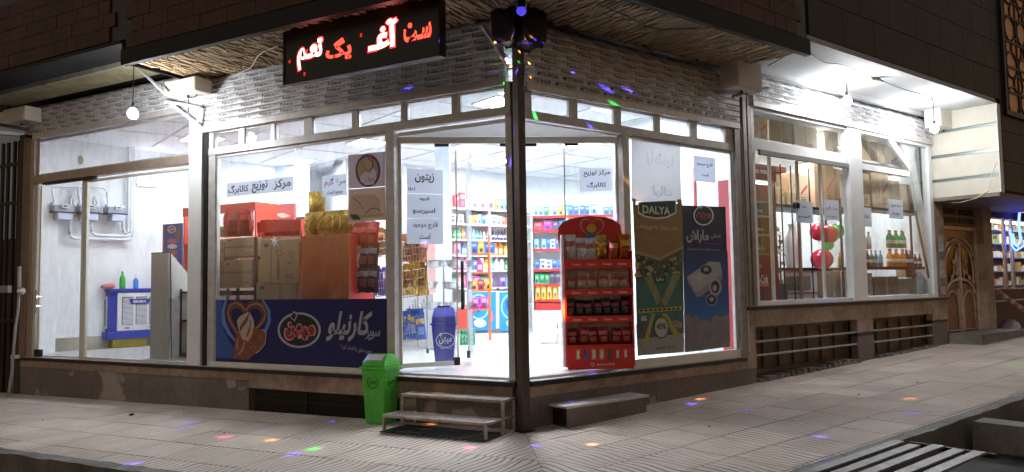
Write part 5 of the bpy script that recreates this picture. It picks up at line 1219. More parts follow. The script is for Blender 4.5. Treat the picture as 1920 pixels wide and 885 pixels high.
# ------------------------------------------------------------------ posters and notices on the left glass
NAVY = C('navy_banner', (.006, .010, .105), .45, 0, .08, 2)
bn = thing('navy_banner', 'wide navy ice cream banner across the foot of the long left window', 'banner', FL, FL.pix(567, 620, -.004)[0], -.004, .60)
u0 = FL.pix(405, 620, -.004)[0]; u1 = -1.875; z1 = FL.pix(567, 561, -.004)[1]
part('sheet', MB().box((u0, -.006, .60), (u1, -.002, z1)), NAVY, bn)
dd = -.0075
LB = C('light_blue_print', (.10, .22, .50), .5); CH1 = C('chocolate_print', (.16, .055, .035), .45, 0, .3, 9); CH2 = C('pink_brown_print', (.42, .24, .18), .5); CRM = C('cream_swirl_print', (.50, .36, .30), .5, 0, .25, 8); SILV = C('silver_print', (.42, .42, .46), .4)
art(bn, FL, [(405, 562), (418, 562), (414, 590), (420, 620), (440, 655), (450, 672), (405, 670)], dd, C('mid_blue_print', (.03, .09, .32), .5))
pstroke(bn, FL, [(424, 562), (418, 585), (420, 605), (430, 625), (446, 645)], [.05, .07, .08, .06, .02], dd-.001, LB)
pstroke(bn, FL, [(492, 562), (504, 582), (505, 602), (496, 625), (484, 640)], [.03, .06, .07, .05, .02], dd-.001, LB)
hp = [(460, 583), (452, 573), (442, 570), (432, 575), (428, 588), (432, 603), (442, 620), (447, 628)]
pstroke(bn, FL, hp, [.10, .10, .11, .12, .11, .09, .07, .04], dd-.002, CH1); pstroke(bn, FL, [(x-1, y-2) for x, y in hp], .014, dd-.003, CH2)
hp = [(460, 583), (468, 573), (480, 570), (491, 575), (497, 588), (494, 600), (486, 611), (478, 617)]
pstroke(bn, FL, hp, [.10, .10, .11, .12, .11, .09, .07, .04], dd-.002, CH1); pstroke(bn, FL, [(x+1, y-1) for x, y in hp], .014, dd-.003, CH2)
art(bn, FL, [(443, 625), (455, 615), (478, 617), (492, 618), (498, 624), (496, 648), (486, 660), (472, 668), (465, 675), (436, 673), (440, 650)], dd-.003, C('cone_print', (.24, .075, .04), .5, 0, .4, 12))
pstroke(bn, FL, [(492, 617), (499, 624), (497, 645), (488, 656), (480, 662)], .014, dd-.004, SILV)
art(bn, FL, [(446, 612), (444, 602), (450, 593), (462, 586), (468, 585), (476, 600), (477, 612), (471, 632), (466, 640), (455, 636), (449, 624)], dd-.004, CRM)
pstroke(bn, FL, [(468, 585), (462, 600), (452, 614), (450, 620)], [.01, .05, .05, .02], dd-.005, CH1); pstroke(bn, FL, [(470, 600), (468, 618), (462, 632)], [.01, .035, .02], dd-.005, CH1)
pstroke(bn, FL, [(447, 634), (444, 648), (446, 655)], [.01, .03, .015], dd-.005, CH2); pstroke(bn, FL, [(458, 640), (455, 655), (447, 665)], [.02, .035, .02], dd-.005, CH2)
for k in range(7): x, y = 466+random.uniform(0, 26), 626+random.uniform(0, 26); art(bn, FL, oval(x, y, 1.0, 1.2, 8), dd-.0045, CH2)
art(bn, FL, oval(561, 619, 38, 31), dd-.001, C('logo_black', (.012, .012, .02), .5)); pring(bn, FL, 561, 619, 40.5, 33.5, 4, dd-.002, SILV); 
art(bn, FL, [(548, 588), (551, 583), (556, 587), (557, 593), (553, 603), (546, 597), (543, 591)], dd-.003, SILV); art(bn, FL, [(549, 589), (551, 586), (555, 589), (555, 593), (552, 600), (547, 596), (545, 592)], dd-.004, C('logo_black', (1, 1, 1)))
LRED = C('logo_red', (.36, .02, .03), .5)
ptext(bn, FL, 'میهن', 562, 621, 60, 36, dd-.003, C('pink_line', (.60, .36, .36), .5), bold=.10); ptext(bn, FL, 'میهن', 562, 621, 55, 31, dd-.005, LRED, bold=.055)
ptext(bn, FL, 'کارنیلو', 654, 612, 86, 58, dd-.001, SILV, bold=.035, shear=.35); ptext(bn, FL, 'سوپر', 699, 629, 27, 20, dd-.001, SILV, bold=.02, shear=.3)
ptext(bn, FL, 'طعم عشق را کشف کن !', 668, 656, 58, 11, dd-.001, SILV, tilt=-.12, bold=.02)
bn['_b'] = bn['_b']
paper(FL, (425, 330, 551, 370), -.012, [('مرکز', 529, 345, 32, 20, INK), ('توزیع', 487, 350, 30, 22, INK), ('کالابرگ', 447, 355, 38, 18, INK)], 'long white notice with three black words on the long window')
paper(FL, (604, 325, 650, 370), -.012, [('مرغ گرم', 628, 342, 40, 17, REDINK), ('موجود است', 628, 360, 30, 9, INK)], 'white notice with red heading beside the chicken poster')
# chicken posters
cp1 = thing('hen_poster', 'grey poster with white hen in a brown oval ring', 'poster', FL, *[FL.pix(688, 350, -.012)[0]], -.012, FL.pix(688, 355, -.012)[1])
art(cp1, FL, [(653, 291), (722, 284), (722, 349), (653, 354)], -.012, paperm('grey_pink_poster', (.62, .55, .58), .3), name='sheet')
art(cp1, FL, oval(690, 320, 20, 28), -.014, C('poster_in', (.34, .32, .36), .5)); pring(cp1, FL, 690, 320, 23.5, 31, 4.5, -.015, C('oval_brown', (.14, .03, .02), .5))
GOLD = C('gold_print', (.52, .33, .10), .5)
for k in range(5): a = 2.4+k*.35; art(cp1, FL, [(690, 322), (690+19*math.cos(a), 316-22*math.sin(a)), (690+20*math.cos(a+.25), 316-21*math.sin(a+.25))], -.016, GOLD)
art(cp1, FL, [(676, 330), (684, 322), (694, 324), (700, 314), (705, 322), (706, 334), (700, 346), (686, 347), (676, 340)], -.017, paperm('hen_white', (.85, .80, .90), .2))
art(cp1, FL, [(684, 306), (692, 294), (698, 300), (700, 314), (694, 318), (686, 314)], -.018, GOLD); pstroke(cp1, FL, [(690, 298), (698, 302), (699, 312), (694, 318)], .012, -.019, C('oval_brown', (1, 1, 1)))
pstroke(cp1, FL, [(690, 332), (694, 341), (698, 334), (702, 341)], .008, -.019, C('violet_line', (.2, .15, .4), .5)); art(cp1, FL, [(689, 297), (692, 290), (697, 292), (700, 298)], -.0195, C('comb_red', (.45, .04, .03), .5))
cp2 = thing('chicken_poster', 'beige poster showing a plucked raw chicken on a board', 'poster', FL, FL.pix(688, 415, -.012)[0], -.012, FL.pix(688, 416, -.012)[1])
art(cp2, FL, [(653, 355), (722, 350), (723, 412), (653, 418)], -.012, paperm('beige_poster', (.66, .54, .48), .3), name='sheet')
art(cp2, FL, [(655, 406), (722, 400), (722, 405), (655, 413)], -.014, C('board_print', (.60, .40, .18), .5))
art(cp2, FL, [(655, 372), (668, 364), (684, 366), (698, 362), (710, 374), (714, 390), (716, 398), (704, 402), (682, 402), (662, 402), (655, 396)], -.016, paperm('chicken_print', (.85, .66, .55), .25))
pstroke(cp2, FL, [(684, 402), (694, 392), (706, 390), (714, 396)], .014, -.018, C('chicken_line', (.30, .18, .13), .6)); pstroke(cp2, FL, [(660, 370), (672, 378), (682, 392)], .01, -.018, C('chicken_line', (1, 1, 1)))
for k in range(6): art(cp2, FL, oval(660+k*2.4, 404+(k % 3)*3, 4, 2.5, 8), -.019-.0004*k, C('herb', (.05, .07, .03), .6))
# snack stand right of the orange cabinet
ws = thing('wire_stand', 'wire stand of clipped snack bags between orange cabinet and door mullion', 'wire stand', FL, FL.pix(675, 560, .5)[0], .5, .56)
for x in (662, 700): u_ = FL.pix(x, 500, .5)[0]; part('upright', MB().tube([(u_, .52, .562), (u_, .52, 2.6)], .012, 6), C('bright_steel', (1, 1, 1)), ws)
for y in (440, 480, 520, 548): a, b = FL.pix(660, y, .5), FL.pix(704, y, .5); part('cross_wire', MB().tube([(a[0], .52, a[1]), (b[0], .52, b[1])], .008, 5), C('bright_steel', (1, 1, 1)), ws)
for r_, (y, kd) in enumerate(((466, 'red'), (505, 'dark'), (548, 'dark'))):
    for k, x in enumerate((666, 682, 697)):
        u_, z_ = FL.pix(x, y, .45); bag(kd if not (r_ == 1 and k == 0) else 'silver', FL, u_, .45, z_, '%s snack bag in the %s row of the wire stand, %s from left' % ('red' if kd == 'red' else 'dark', ('top', 'middle', 'bottom')[r_], ORD[k]), 'snack bags on the wire stand', .2, .36, (k+r_) % 3, roll=.12)
# ------------------------------------------------------------------ baskets of bags seen through the door glass
WIREM = C('basket_wire', (.20, .18, .17), .4, .8)
def basket(r, yw, kd, label, nb_=7):
    fr = Frame(0, (0, yw)); u0, u1, z0, z1 = pb(fr, r, 0); w_ = u1-u0; h_ = z1-z0
    t_ = thing('wire_basket', label, 'wire basket', fr, (u0+u1)/2, 0, z0); t_.rotation_euler.y = -.12
    m_ = MB()
    for k in range(9):
        f = k/8; m_.tube([(u0+w_*f, -.02, z1), (u0+w_*(.12+.76*f), 0.02, z0)], .004, 4)
    for k in range(4):
        f = k/3; a = .12*(1-f)*w_; m_.tube([(u0+a, -.02*f+.02*(1-f), z0+h_*f), (u1-a, -.02*f+.02*(1-f), z0+h_*f), (u1-a, .28, z0+h_*f), (u0+a, .28, z0+h_*f)], .0045, 4, closed=True)
    part('wire_frame', m_, WIREM, t_)
    rnd = random.Random(int(r[0])); names = {'copper': 'copper red', 'gold': 'golden', 'blue': 'blue and gold', 'violet': 'dark violet', 'navy': 'dark'}
    for k in range(nb_):
        f = (k+.5)/nb_; bag(kd, fr, u0+w_*(.1+.8*f), .08+.08*(k % 2), z0+.01+.03*(k % 3), '%s bag, %s from left, %s' % (names[kd], ORD[k], label.split(' holding')[0].replace('wire basket', 'basket')), names[kd]+' bags heaped in a basket', .17, h_*1.15, k % 3, rot=rnd.uniform(-.6, .6), lean=.15, roll=rnd.uniform(-.2, .2))
basket((744, 452, 797, 492), 3.2, 'copper', 'top wire basket behind the left door leaf holding copper bags')
basket((746, 506, 802, 556), 3.0, 'gold', 'middle wire basket behind the left door leaf holding golden bags')
basket((742, 594, 797, 640), 3.2, 'blue', 'bottom wire basket behind the left door leaf holding blue bags')
basket((692, 440, 727, 480), 3.6, 'copper', 'top wire basket left of the door mullion holding copper bags', 5)
basket((690, 512, 728, 556), 3.6, 'violet', 'middle wire basket left of the door mullion holding dark bags', 5)
fr = Frame(0, (0, 3.5)); bsd = thing('basket_stand', 'chrome stand on casters carrying the wire baskets', 'stand', fr, 0, 0, .56)
bsd.location = (0, 3.5, .56); bsd['_b'] = (0, 0, .56)
for x in (748, 800):
    u_ = fr.pix(x, 600, 0)[0]; part('leg', MB().tube([(u_, .1, .63), (u_, .1, 2.3)], .016, 6), C('bright_steel', (1, 1, 1)), bsd, smooth=True)
    part('caster', MB().tube([(u_-.015, .1, .60), (u_+.015, .1, .60)], .038, 12), RUBBER_SHADOW, bsd, smooth=True)
a = fr.pix(748, 600, 0)[0]; b = fr.pix(800, 600, 0)[0]; part('foot_bar', MB().tube([(a, .1, .64), (b, .1, .64)], .02, 6), C('bright_steel', (1, 1, 1)), bsd)
# white chest with written word, pans on it
fr = Frame(0, (0, 4.4)); u0, u1, z0, z1 = pb(fr, (700, 478, 812, 606), 0)
wc = thing('white_chest', 'white panelled stand with large dark Persian word behind the baskets', 'stand', fr, (u0+u1)/2, 0, .56)
part('body', MB().box((u0, 0, .562), (u1, .5, FW.pix(780, 550, 4.4)[1])), WHITE, wc, bevel=.01)
ptext(wc, fr, 'ایرانیـ', 778, 574, 36, 26, -.002, C('grey_ink', (.10, .10, .11), .6), bold=.0)
STEEL = C('brushed_steel', (.62, .62, .62), .28, .85, .1, 30)
pn = 0
for row, (y, xs) in enumerate(((488, (811, 855)), (528, (802, 848)), (566, (808, 852)))):
    for k, x in enumerate(xs):
        fr = Frame(0, (0, 4.0)); u_, z_ = fr.pix(x, y, 0); s_ = .135
        t_ = thing('steel_pan', 'steel pan in the %s hanging row, %s of two' % (('top', 'middle', 'bottom')[row], ('left', 'right')[k]), 'pan', fr, u_, 0, z_-.13, group='steel pans beside the baskets')
        part('bowl', MB().lathe([(.09, 0), (.13, .02), (.158, .08), (.168, .125), (.19, .13), (.165, .131), (.15, .08), (.1, .02)], (u_, 0, z_-.13), 18), STEEL, t_, smooth=True)
        for sx in (-1, 1): part('handle', MB().tube([(u_+sx*.17, -.03, z_-.02), (u_+sx*.205, 0, z_-.015), (u_+sx*.17, .03, z_-.02)], .008, 6), STEEL, t_, smooth=True)
fr = Frame(0, (0, 4.0)); ps = thing('pan_rack', 'thin steel rack holding two columns of pans', 'rack', fr, FW.pix(833, 600, 4.2)[0], .2, .56)
for x in (783, 832, 880): u_ = fr.pix(x, 550, .2)[0]; part('upright', MB().box((u_-.012, .2, .562), (u_+.012, .225, 2.1)), STEEL, ps)
for y in (500, 540, 578): a, b = fr.pix(783, y, .2), fr.pix(880, y, .2); part('shelf', MB().box((a[0], -.12, a[1]-.012), (b[0], .2, a[1])), STEEL, ps)
# pillar
u0 = FW.pix(816, 400, 5.4)[0]; u1 = FW.pix(843, 400, 5.4)[0]; wp('pillar', FW, MB().box((u0, 5.4, .56), (u1, 5.8, 4.4)), C('pale_blue_paint', (.66, .76, .86), .6))
# blue bin
def bin_(fr, u0, u1, d0, d1, z0, hb, ht, cb, label, name, tw=.045, logo=None, panel=None):
    t_ = thing(name, label, 'waste bin', fr, (u0+u1)/2, (d0+d1)/2, z0); zb_ = z0+hb; x0, x1, y0, y1 = u0-tw, u1+tw, d0-tw, d1+tw
    m_ = MB(); i = 0; m_.v = [(u0, d0, z0), (u1, d0, z0), (u1, d1, z0), (u0, d1, z0), (x0, y0, zb_), (x1, y0, zb_), (x1, y1, zb_), (x0, y1, zb_)]
    m_.f = [(0, 3, 2, 1), (4, 5, 6, 7), (0, 1, 5, 4), (1, 2, 6, 5), (2, 3, 7, 6), (3, 0, 4, 7)]; m_.m = [0]*6
    part('body', m_, cb, t_, bevel=.018)
    part('rim', MB().box((x0-.018, y0-.018, zb_-.004), (x1+.018, y1+.018, zb_+.022)), cb, t_, bevel=.006)
    zl = zb_+.022; hl = ht-hb-.022; dm = (y0+y1)/2; P_ = [(y0+.004, zl), (y1-.004, zl), (y1-.02, zl+hl*.42), (dm+.07, zl+hl), (dm-.07, zl+hl), (y0+.02, zl+hl*.42)]
    m_ = MB(); n_ = len(P_)
    m_.v = [(x0+.004 if q[1] < zl+hl*.5 else x0+.035, q[0], q[1]) for q in P_]+[(x1-.004 if q[1] < zl+hl*.5 else x1-.035, q[0], q[1]) for q in P_]
    m_.f = [tuple(range(n_))[::-1], tuple(range(n_, 2*n_))]+[(k, (k+1) % n_, n_+(k+1) % n_, n_+k) for k in range(n_)]; m_.f = [f[::-1] for f in m_.f]; m_.m = [0]*len(m_.f)
    part('lid', m_, cb, t_, bevel=.012)
    a = Vector((y0+.02, zl+hl*.42)); b = Vector((dm-.07, zl+hl)); nn_ = Vector((-(b-a).y, (b-a).x)).normalized(); nn_ = nn_ if nn_.y > 0 else -nn_
    q0 = a+(b-a)*.12+nn_*.002; q1 = a+(b-a)*.92+nn_*.002; q2 = q1+nn_*.012; q3 = q0+nn_*.012
    if panel: part('swing_flap', MB().prism([tuple(q0), tuple(q1), tuple(q2), tuple(q3)], x0+.055, x1-.055, axis='x'), panel, t_, bevel=.003)
    return t_, x0, x1, y0, y1
BLB = C('blue_bin', (.025, .035, .36), .32, 0, .1, 5)
fr = Frame(.05, (xyp(806, 1.75), 1.75))
wbn = fr.pix(857, 660, 0)[0]; zt_ = fr.pix(835, 577, 0)[1]
bb, x0, x1, y0, y1 = bin_(fr, .055, wbn-.055, .02, .34, .562, (zt_-.56)*.70, zt_-.56, BLB, 'dark blue swing top bin with white oval logo behind the door glass', 'blue_bin')
part('hinge_bar', MB().box((x0+.08, y0+.14, zt_), (x1-.08, y0+.24, zt_+.025)), BLACK, bb)
dB = y0+.015; pring(bb, fr, 835, 638, 18, 14, 1.4, dB-.002, WHITE, dep=.004); ptext(bb, fr, 'میهن', 835, 638, 24, 15, dB-.006, WHITE, bold=.02); art(bb, fr, oval(826, 627, 2.5, 3, 8), dB-.006, WHITE)
ptext(bb, fr, 'همیشه تمیز', 837, 653, 24, 3, dB+.002, WHITE, bold=.02)
# green crate, red basket thing, freezer, back racks
fr = Frame(0, (0, 5.2)); u0, u1, z0, z1 = pb(fr, (862, 616, 889, 652), 0)
gc = thing('green_crate', 'green ribbed plastic crate on the shop floor behind the blue bin', 'crate', fr, (u0+u1)/2, 0, .562); GC = C('green_crate', (.06, .36, .16), .45)
for z_ in (.575, .66, .745, .83): part('rib', MB().box((u0, 0, z_-.015), (u1, .34, z_+.015)), GC, gc)
for i in range(5): a = u0+(u1-u0-.02)*i/4; part('post', MB().box((a, -.006, .562), (a+.02, .346, .85)), GC, gc)
u0, u1, z0, z1 = pb(fr, (856, 572, 888, 616), 0)
single('red_folded_basket', MB().prism([(0, .0), (u1-u0-.1, 0), (u1-u0, .3), (.1, .42), (-.08, .2)], 0, .3), C('red_basket', (.62, .07, .05), .45), fr, (u0, 0, .855), 'tilted red basket lying on the green crate', 'basket', bevel=.01)
FZ = Frame(.03, (0, 8.7)); u0, u1, z0, z1 = pb(FZ, (873, 545, 985, 626), 0); z0 = .562
fz = thing('chest_freezer', 'white chest freezer with bright blue ice cream posters at back', 'freezer', FZ, (u0+u1)/2, 0, z0)
part('body', MB().box((u0, 0, z0+.10), (u1, .7, z1)), WHITE, fz, bevel=.01); part('plinth', MB().box((u0+.05, .06, z0), (u1-.05, .64, z0+.098)), C('grey_plinth', (.3, .3, .3), .6), fz)
SKY = C('sky_blue_print', (.02, .28, .75), .4, 0, .2, 3); SK2 = C('pale_blue_print', (.35, .68, .90), .4); DB = C('deep_blue_print', (.02, .08, .45), .4)
for xa, xb in ((875, 930), (936, 985)):
    art(fz, FZ, [(xa, 548), (xb, 547), (xb, 618), (xa, 620)], -.004, SKY)
    pring(fz, FZ, xa+23, 575, 20, 24, 3, -.006, SK2)
    art(fz, FZ, [(xa+12, 564), (xa+22, 561), (xa+34, 565), (xa+32, 578), (xa+22, 586), (xa+14, 578)], -.008, DB)
    art(fz, FZ, oval(xa+25, 606, 12, 8, 12), -.009, C('icecream_print', (.75, .8, .85), .5, 0, .4, 8)); art(fz, FZ, [(xa+42, 588), (xa+49, 583), (xa+50, 600), (xa+44, 606)], -.009, C('ice_pink', (.7, .2, .2), .5))
ptext(fz, FZ, 'برنارد', 898, 573, 17, 10, -.010, WHITE, bold=.03)
wr = MB(); n1, n2 = 24, 8
for i in range(n1+1):
    for j in range(n2+1): wr.v.append((u0+(u1-u0)*i/n1, .7*j/n2, z1+.03+.09*abs(noise.noise(Vector((i*.9, j*.8, 2))))))
for i in range(n1):
    for j in range(n2): a = i*(n2+1)+j; wr.f.append((a, a+n2+1, a+n2+2, a+1)); wr.m.append(0)
part('wrapping', wr, C('plastic_wrap', (.7, .7, .72), .2, .3, .2, 5), fz, smooth=True)
# goods rows
def goods_box(c1, c2, w, h, t=.10):
    return MB().box((-w/2, 0, 0), (w/2, t, h)).box((-w*.36, -.002, h*.6), (w*.30, 0, h*.82), 1).box((-w*.3, -.002, h*.12), (w*.25, 0, h*.42), 2)
GM = {}
COLS = {'red': (.6, .05, .06), 'pink': (.72, .22, .32), 'yellow': (.75, .5, .04), 'blue': (.05, .2, .62), 'light blue': (.2, .5, .75), 'white': (.75, .75, .78), 'green': (.05, .42, .16), 'dark': (.06, .04, .05), 'purple': (.22, .08, .45), 'orange': (.75, .25, .03), 'teal': (.05, .4, .42), 'magenta': (.65, .05, .35)}
def good(kind, col, w, h):
    key = (kind, col, round(w, 2), round(h, 2))
    if key not in GM:
        c = COLS[col]; m1 = C('goods_'+col.replace(' ', '_'), c, .35); m2 = C('goods_white', (.75, .75, .75), .4); m3 = C('goods_dark', (.1, .08, .15), .4)
        if kind == 'box': GM[key] = goods_box(0, 0, w, h).mesh('box', [m1, C('goods_pale_'+col.replace(' ', '_'), tuple(min(.8, q*.6+.3) for q in c), .4) if col != 'white' else C('goods_blue', COLS['blue'], .4), m3])
        elif kind == 'bottle':
            s_ = h/.285; GM[key] = MB().lathe([(r*s_*.95*w/.09, z*s_) for r, z in ((.035, 0), (.042, .01), (.042, .07), (.0425, .071), (.0425, .125), (.042, .126), (.042, .16), (.036, .19), (.016, .23), (.014, .26), (.017, .262), (.017, .285))], (0, .05, 0), 9, [0, 0, 0, 1, 1, 0, 0, 0, 0, 2, 2, 2]).mesh('bottle', [m1, m2 if col != 'white' else m1, m3 if col in ('white',) else C('goods_red', COLS['red'], .4)], True)
        elif kind == 'jug':
            m_ = MB().prism([(-w*.45, 0), (w*.45, 0), (w*.48, h*.55), (w*.2, h*.8), (w*.12, h*.9), (-w*.18, h*.9), (-w*.25, h*.78), (-w*.46, h*.6)], .01, .09)
            m_.box((-w*.12, .03, h*.9), (w*.06, .07, h), 1).box((-w*.3, .006, h*.15), (w*.3, .01, h*.5), 2); GM[key] = m_.mesh('jug', [m1, C('goods_red', COLS['red'], .4), m2])
        else: GM[key] = bagmb(w, h, .07, 3, 6, 6).mesh('bag', [m1, C('goods_pale_'+col.replace(' ', '_'), tuple(min(.8, q*.6+.3) for q in c), .4), m3], True)
    return GM[key]
def row(fr, u0, u1, d, z, spec, where, gap=.012):
    rnd = random.Random(int((u0*31+z*17+d)*10)); u = u0; i = 0; tot = sum(s[4] for s in spec) or 1; acc = []
    for s in spec: acc += [s]*s[4]
    k = 0
    while u < u1-.03 and k < 60:
        s = acc[int(k/ max(1, (u1-u0)/(.11))*len(acc)) % len(acc)] if False else acc[min(len(acc)-1, int((u-u0)/(u1-u0)*len(acc)))]
        kind, col, w, h, _ = s
        if rnd.random() < .09: u += w*rnd.uniform(.4, .9); k += 1; continue
        if rnd.random() < .28: col = rnd.choice(('red', 'pink', 'yellow', 'blue', 'light blue', 'white', 'green', 'purple', 'orange', 'teal', 'magenta', 'white'))
        if rnd.random() < .2 and kind != 'bag': w = round(w*.8, 2)
        me = good(kind, col, w, h)
        inst(kind, me, fr.w(u+w/2, d+rnd.uniform(0, .02), z), None, fr.a+rnd.uniform(-.08, .08), sc=(1, 1, rnd.uniform(.84, 1.08)), label='%s %s, %s from the left on the %s' % (col, kind, ORD[k] if k < 12 else '%dth' % (k+1), where), cat=kind, group='%s %s goods, %s' % (col, kind, where)); u += w+gap; k += 1
RA = 7.62
zl = [FR.pix(900, y, RA)[1] for y in (391, 420, 449, 478, 506)]
ua, ub_ = FR.pix(838, 420, RA)[0], FR.pix(962, 420, RA)[0]
ra = thing('back_rack', 'long white shop rack full of goods along the back wall', 'shop rack', FR, (ua+ub_)/2, RA, .56)
part('back_panel', MB().box((ua-.3, RA+.5, .562), (ub_+3.2, RA+.53, zl[0]+.1)), WHITE, ra)
for k, z_ in enumerate(zl+[zl[-1]-.4, zl[-1]-.8]):
    part('shelf', MB().box((ua-.3, RA, z_-.03), (ub_+3.2, RA+.5, z_)), WHITE, ra); part('price_strip', MB().box((ua-.3, RA-.012, z_-.04), (ub_+3.2, RA-.001, z_-.001)), C('strip_pale', (.7, .68, .75), .5), ra)
for u_ in (ua-.3, ua+1.2, ub_+.3, ub_+3.2): part('upright', MB().box((u_-.02, RA+.002, .562), (u_+.02, RA+.5, zl[0])), C('upright_pink', (.7, .4, .4), .5), ra)
w_ = 'top shelf of the long back rack'; row(FR, ua, ub_, RA+.05, zl[0], [('box', 'red', .14, .34, 2), ('bag', 'white', .2, .3, 1), ('box', 'pink', .13, .33, 1), ('bag', 'pink', .22, .3, 2), ('bag', 'yellow', .16, .28, 1), ('box', 'light blue', .15, .3, 2)], w_)
w_ = 'second shelf of the long back rack'; row(FR, ua, ub_, RA+.05, zl[1], [('box', 'white', .13, .2, 2), ('box', 'green', .2, .26, 1), ('box', 'light blue', .12, .22, 2), ('box', 'white', .14, .24, 2), ('box', 'pink', .12, .2, 2)], w_)
w_ = 'third shelf of the long back rack'; row(FR, ua, ub_, RA+.05, zl[2], [('bottle', 'green', .10, .28, 3), ('bottle', 'light blue', .09, .26, 2), ('bottle', 'blue', .08, .24, 1), ('bottle', 'dark', .08, .27, 3)], w_)
w_ = 'fourth shelf of the long back rack'; row(FR, ua, ub_, RA+.05, zl[3], [('bag', 'pink', .2, .28, 1), ('jug', 'blue', .16, .28, 2), ('bag', 'purple', .18, .26, 1), ('box', 'blue', .2, .22, 1), ('jug', 'orange', .15, .30, 2), ('jug', 'yellow', .15, .28, 1)], w_)
w_ = 'fifth shelf of the long back rack'; row(FR, ua, ub_, RA+.05, zl[4], [('bag', 'light blue', .18, .24, 1), ('jug', 'magenta', .16, .3, 2), ('bag', 'dark', .16, .25, 1), ('jug', 'yellow', .14, .3, 1), ('jug', 'white', .14, .3, 2), ('jug', 'green', .15, .28, 1)], w_)
w_ = 'lowest shelf of the long back rack'; row(FR, ua, ub_, RA+.05, zl[4]-.4, [('box', 'green', .14, .25, 1), ('bag', 'magenta', .2, .28, 2), ('bag', 'red', .18, .26, 1), ('bag', 'purple', .2, .28, 2), ('box', 'light blue', .16, .25, 1)], w_)
# middle gondola seen lower, between pans and freezer
FG = Frame(.1, (0, 6.4)); u0, u1, z0, z1 = pb(FG, (882, 440, 916, 545), 0)
gd = thing('orange_end_rack', 'orange framed end rack of detergents before the long back rack', 'shop rack', FG, (u0+u1)/2, 0, .56); ORM = C('orange_frame', (.75, .2, .04), .45)
for a in (u0-.02, u1): part('upright', MB().box((a, 0, .562), (a+.03, .4, z1)), ORM, gd)
for k in range(4): z_ = z1-.36*(k+1); part('shelf', MB().box((u0+.01, .0, z_-.03), (u1, .4, z_)), ORM, gd); row(FG, u0+.02, u1, .05, z_, [[('box', 'blue', .14, .22, 1), ('box', 'blue', .2, .2, 1)], [('jug', 'magenta', .14, .28, 1), ('bag', 'dark', .14, .25, 1)], [('box', 'yellow', .12, .2, 1), ('bag', 'yellow', .15, .22, 1)], [('bag', 'magenta', .15, .25, 1), ('bag', 'red', .15, .25, 1)]][k], '%s shelf of the orange end rack' % ORD[k])
# rack at the right of the doorway
FB = Frame(-.05, (0, 8.9)); zl = [FB.pix(1030, y, 0)[1] for y in (404, 431, 466, 504, 532, 561)]; ua = FB.pix(1000, 450, 0)[0]; ub_ = FB.pix(1062, 450, 0)[0]; uc = FB.pix(1180, 400, 0)[0]
rbk = thing('red_edged_rack', 'white rack with red shelf edges seen right of the corner post', 'shop rack', FB, (ua+ub_)/2, 0, .56)
part('back_panel', MB().box((ua-.02, .45, .562), (uc, .48, zl[0]+.5)), WHITE, rbk)
for k, z_ in enumerate(zl): part('shelf', MB().box((ua-.02, 0, z_-.03), (uc, .45, z_)), WHITE, rbk); part('red_edge', MB().box((ua-.02, -.014, z_-.06), (uc, -.001, z_-.001)), REDM, rbk)
part('kick_panel', MB().box((ua-.02, .0, .562), (uc, .44, zl[-1]-.25)), WHITE, rbk)
part('red_base', MB().box((ua+.02, -.02, zl[-1]-.24), (ub_, -.001, zl[-1]-.09)), REDM, rbk)
for a in (ua-.05, ub_+.01): part('upright', MB().box((a, -.01, .562), (a+.03, .46, zl[0]+.1)), WHITE, rbk)
SPB = [[('box', 'light blue', .13, .25, 2), ('box', 'teal', .12, .25, 1)], [('box', 'red', .2, .22, 2), ('box', 'dark', .14, .22, 1), ('box', 'red', .14, .2, 1)], [('box', 'light blue', .1, .25, 1), ('box', 'blue', .1, .25, 2), ('box', 'dark', .1, .22, 1)], [('box', 'white', .12, .22, 2), ('box', 'dark', .12, .2, 1)], [('box', 'green', .12, .24, 1), ('box', 'dark', .12, .24, 1), ('box', 'pink', .12, .24, 1)], [('bag', 'yellow', .12, .34, 3), ('bag', 'blue', .12, .3, 1)]]
for k, z_ in enumerate(zl): row(FB, ua+.02, ub_, .06, z_ if k < 5 else z_, SPB[k], '%s shelf of the red edged rack' % ORD[k])
row(FB, ub_+.05, uc-.1, .06, zl[0], [('box', 'blue', .12, .24, 3), ('bag', 'light blue', .18, .28, 1), ('box', 'blue', .14, .2, 2), ('bottle', 'dark', .08, .3, 2)], 'rack top above the red display')
# low white steps in the doorway
stp = thing('white_step_shelf', 'low white stepped shelf behind the corner post right side', 'shelf', FW, FW.pix(1030, 640, 5)[0], 5, .56)
for k, (y0_, y1_, dd_) in enumerate(((600, 612, 5.6), (620, 636, 5.0))):
    u0, u1, z0, z1 = pb(FW, (1003, y0_, 1056, y1_), dd_); part('board', MB().box((u0, dd_, z1-.05), (u1+.3, dd_+.5, z1)), WHITE, stp); part('foot', MB().box((u0+.1, dd_+.05, .562), (u0+.14, dd_+.4, z1-.051)), ALUW, stp); part('foot', MB().box((u1-.1, dd_+.05, .562), (u1-.06, dd_+.4, z1-.051)), ALUW, stp)

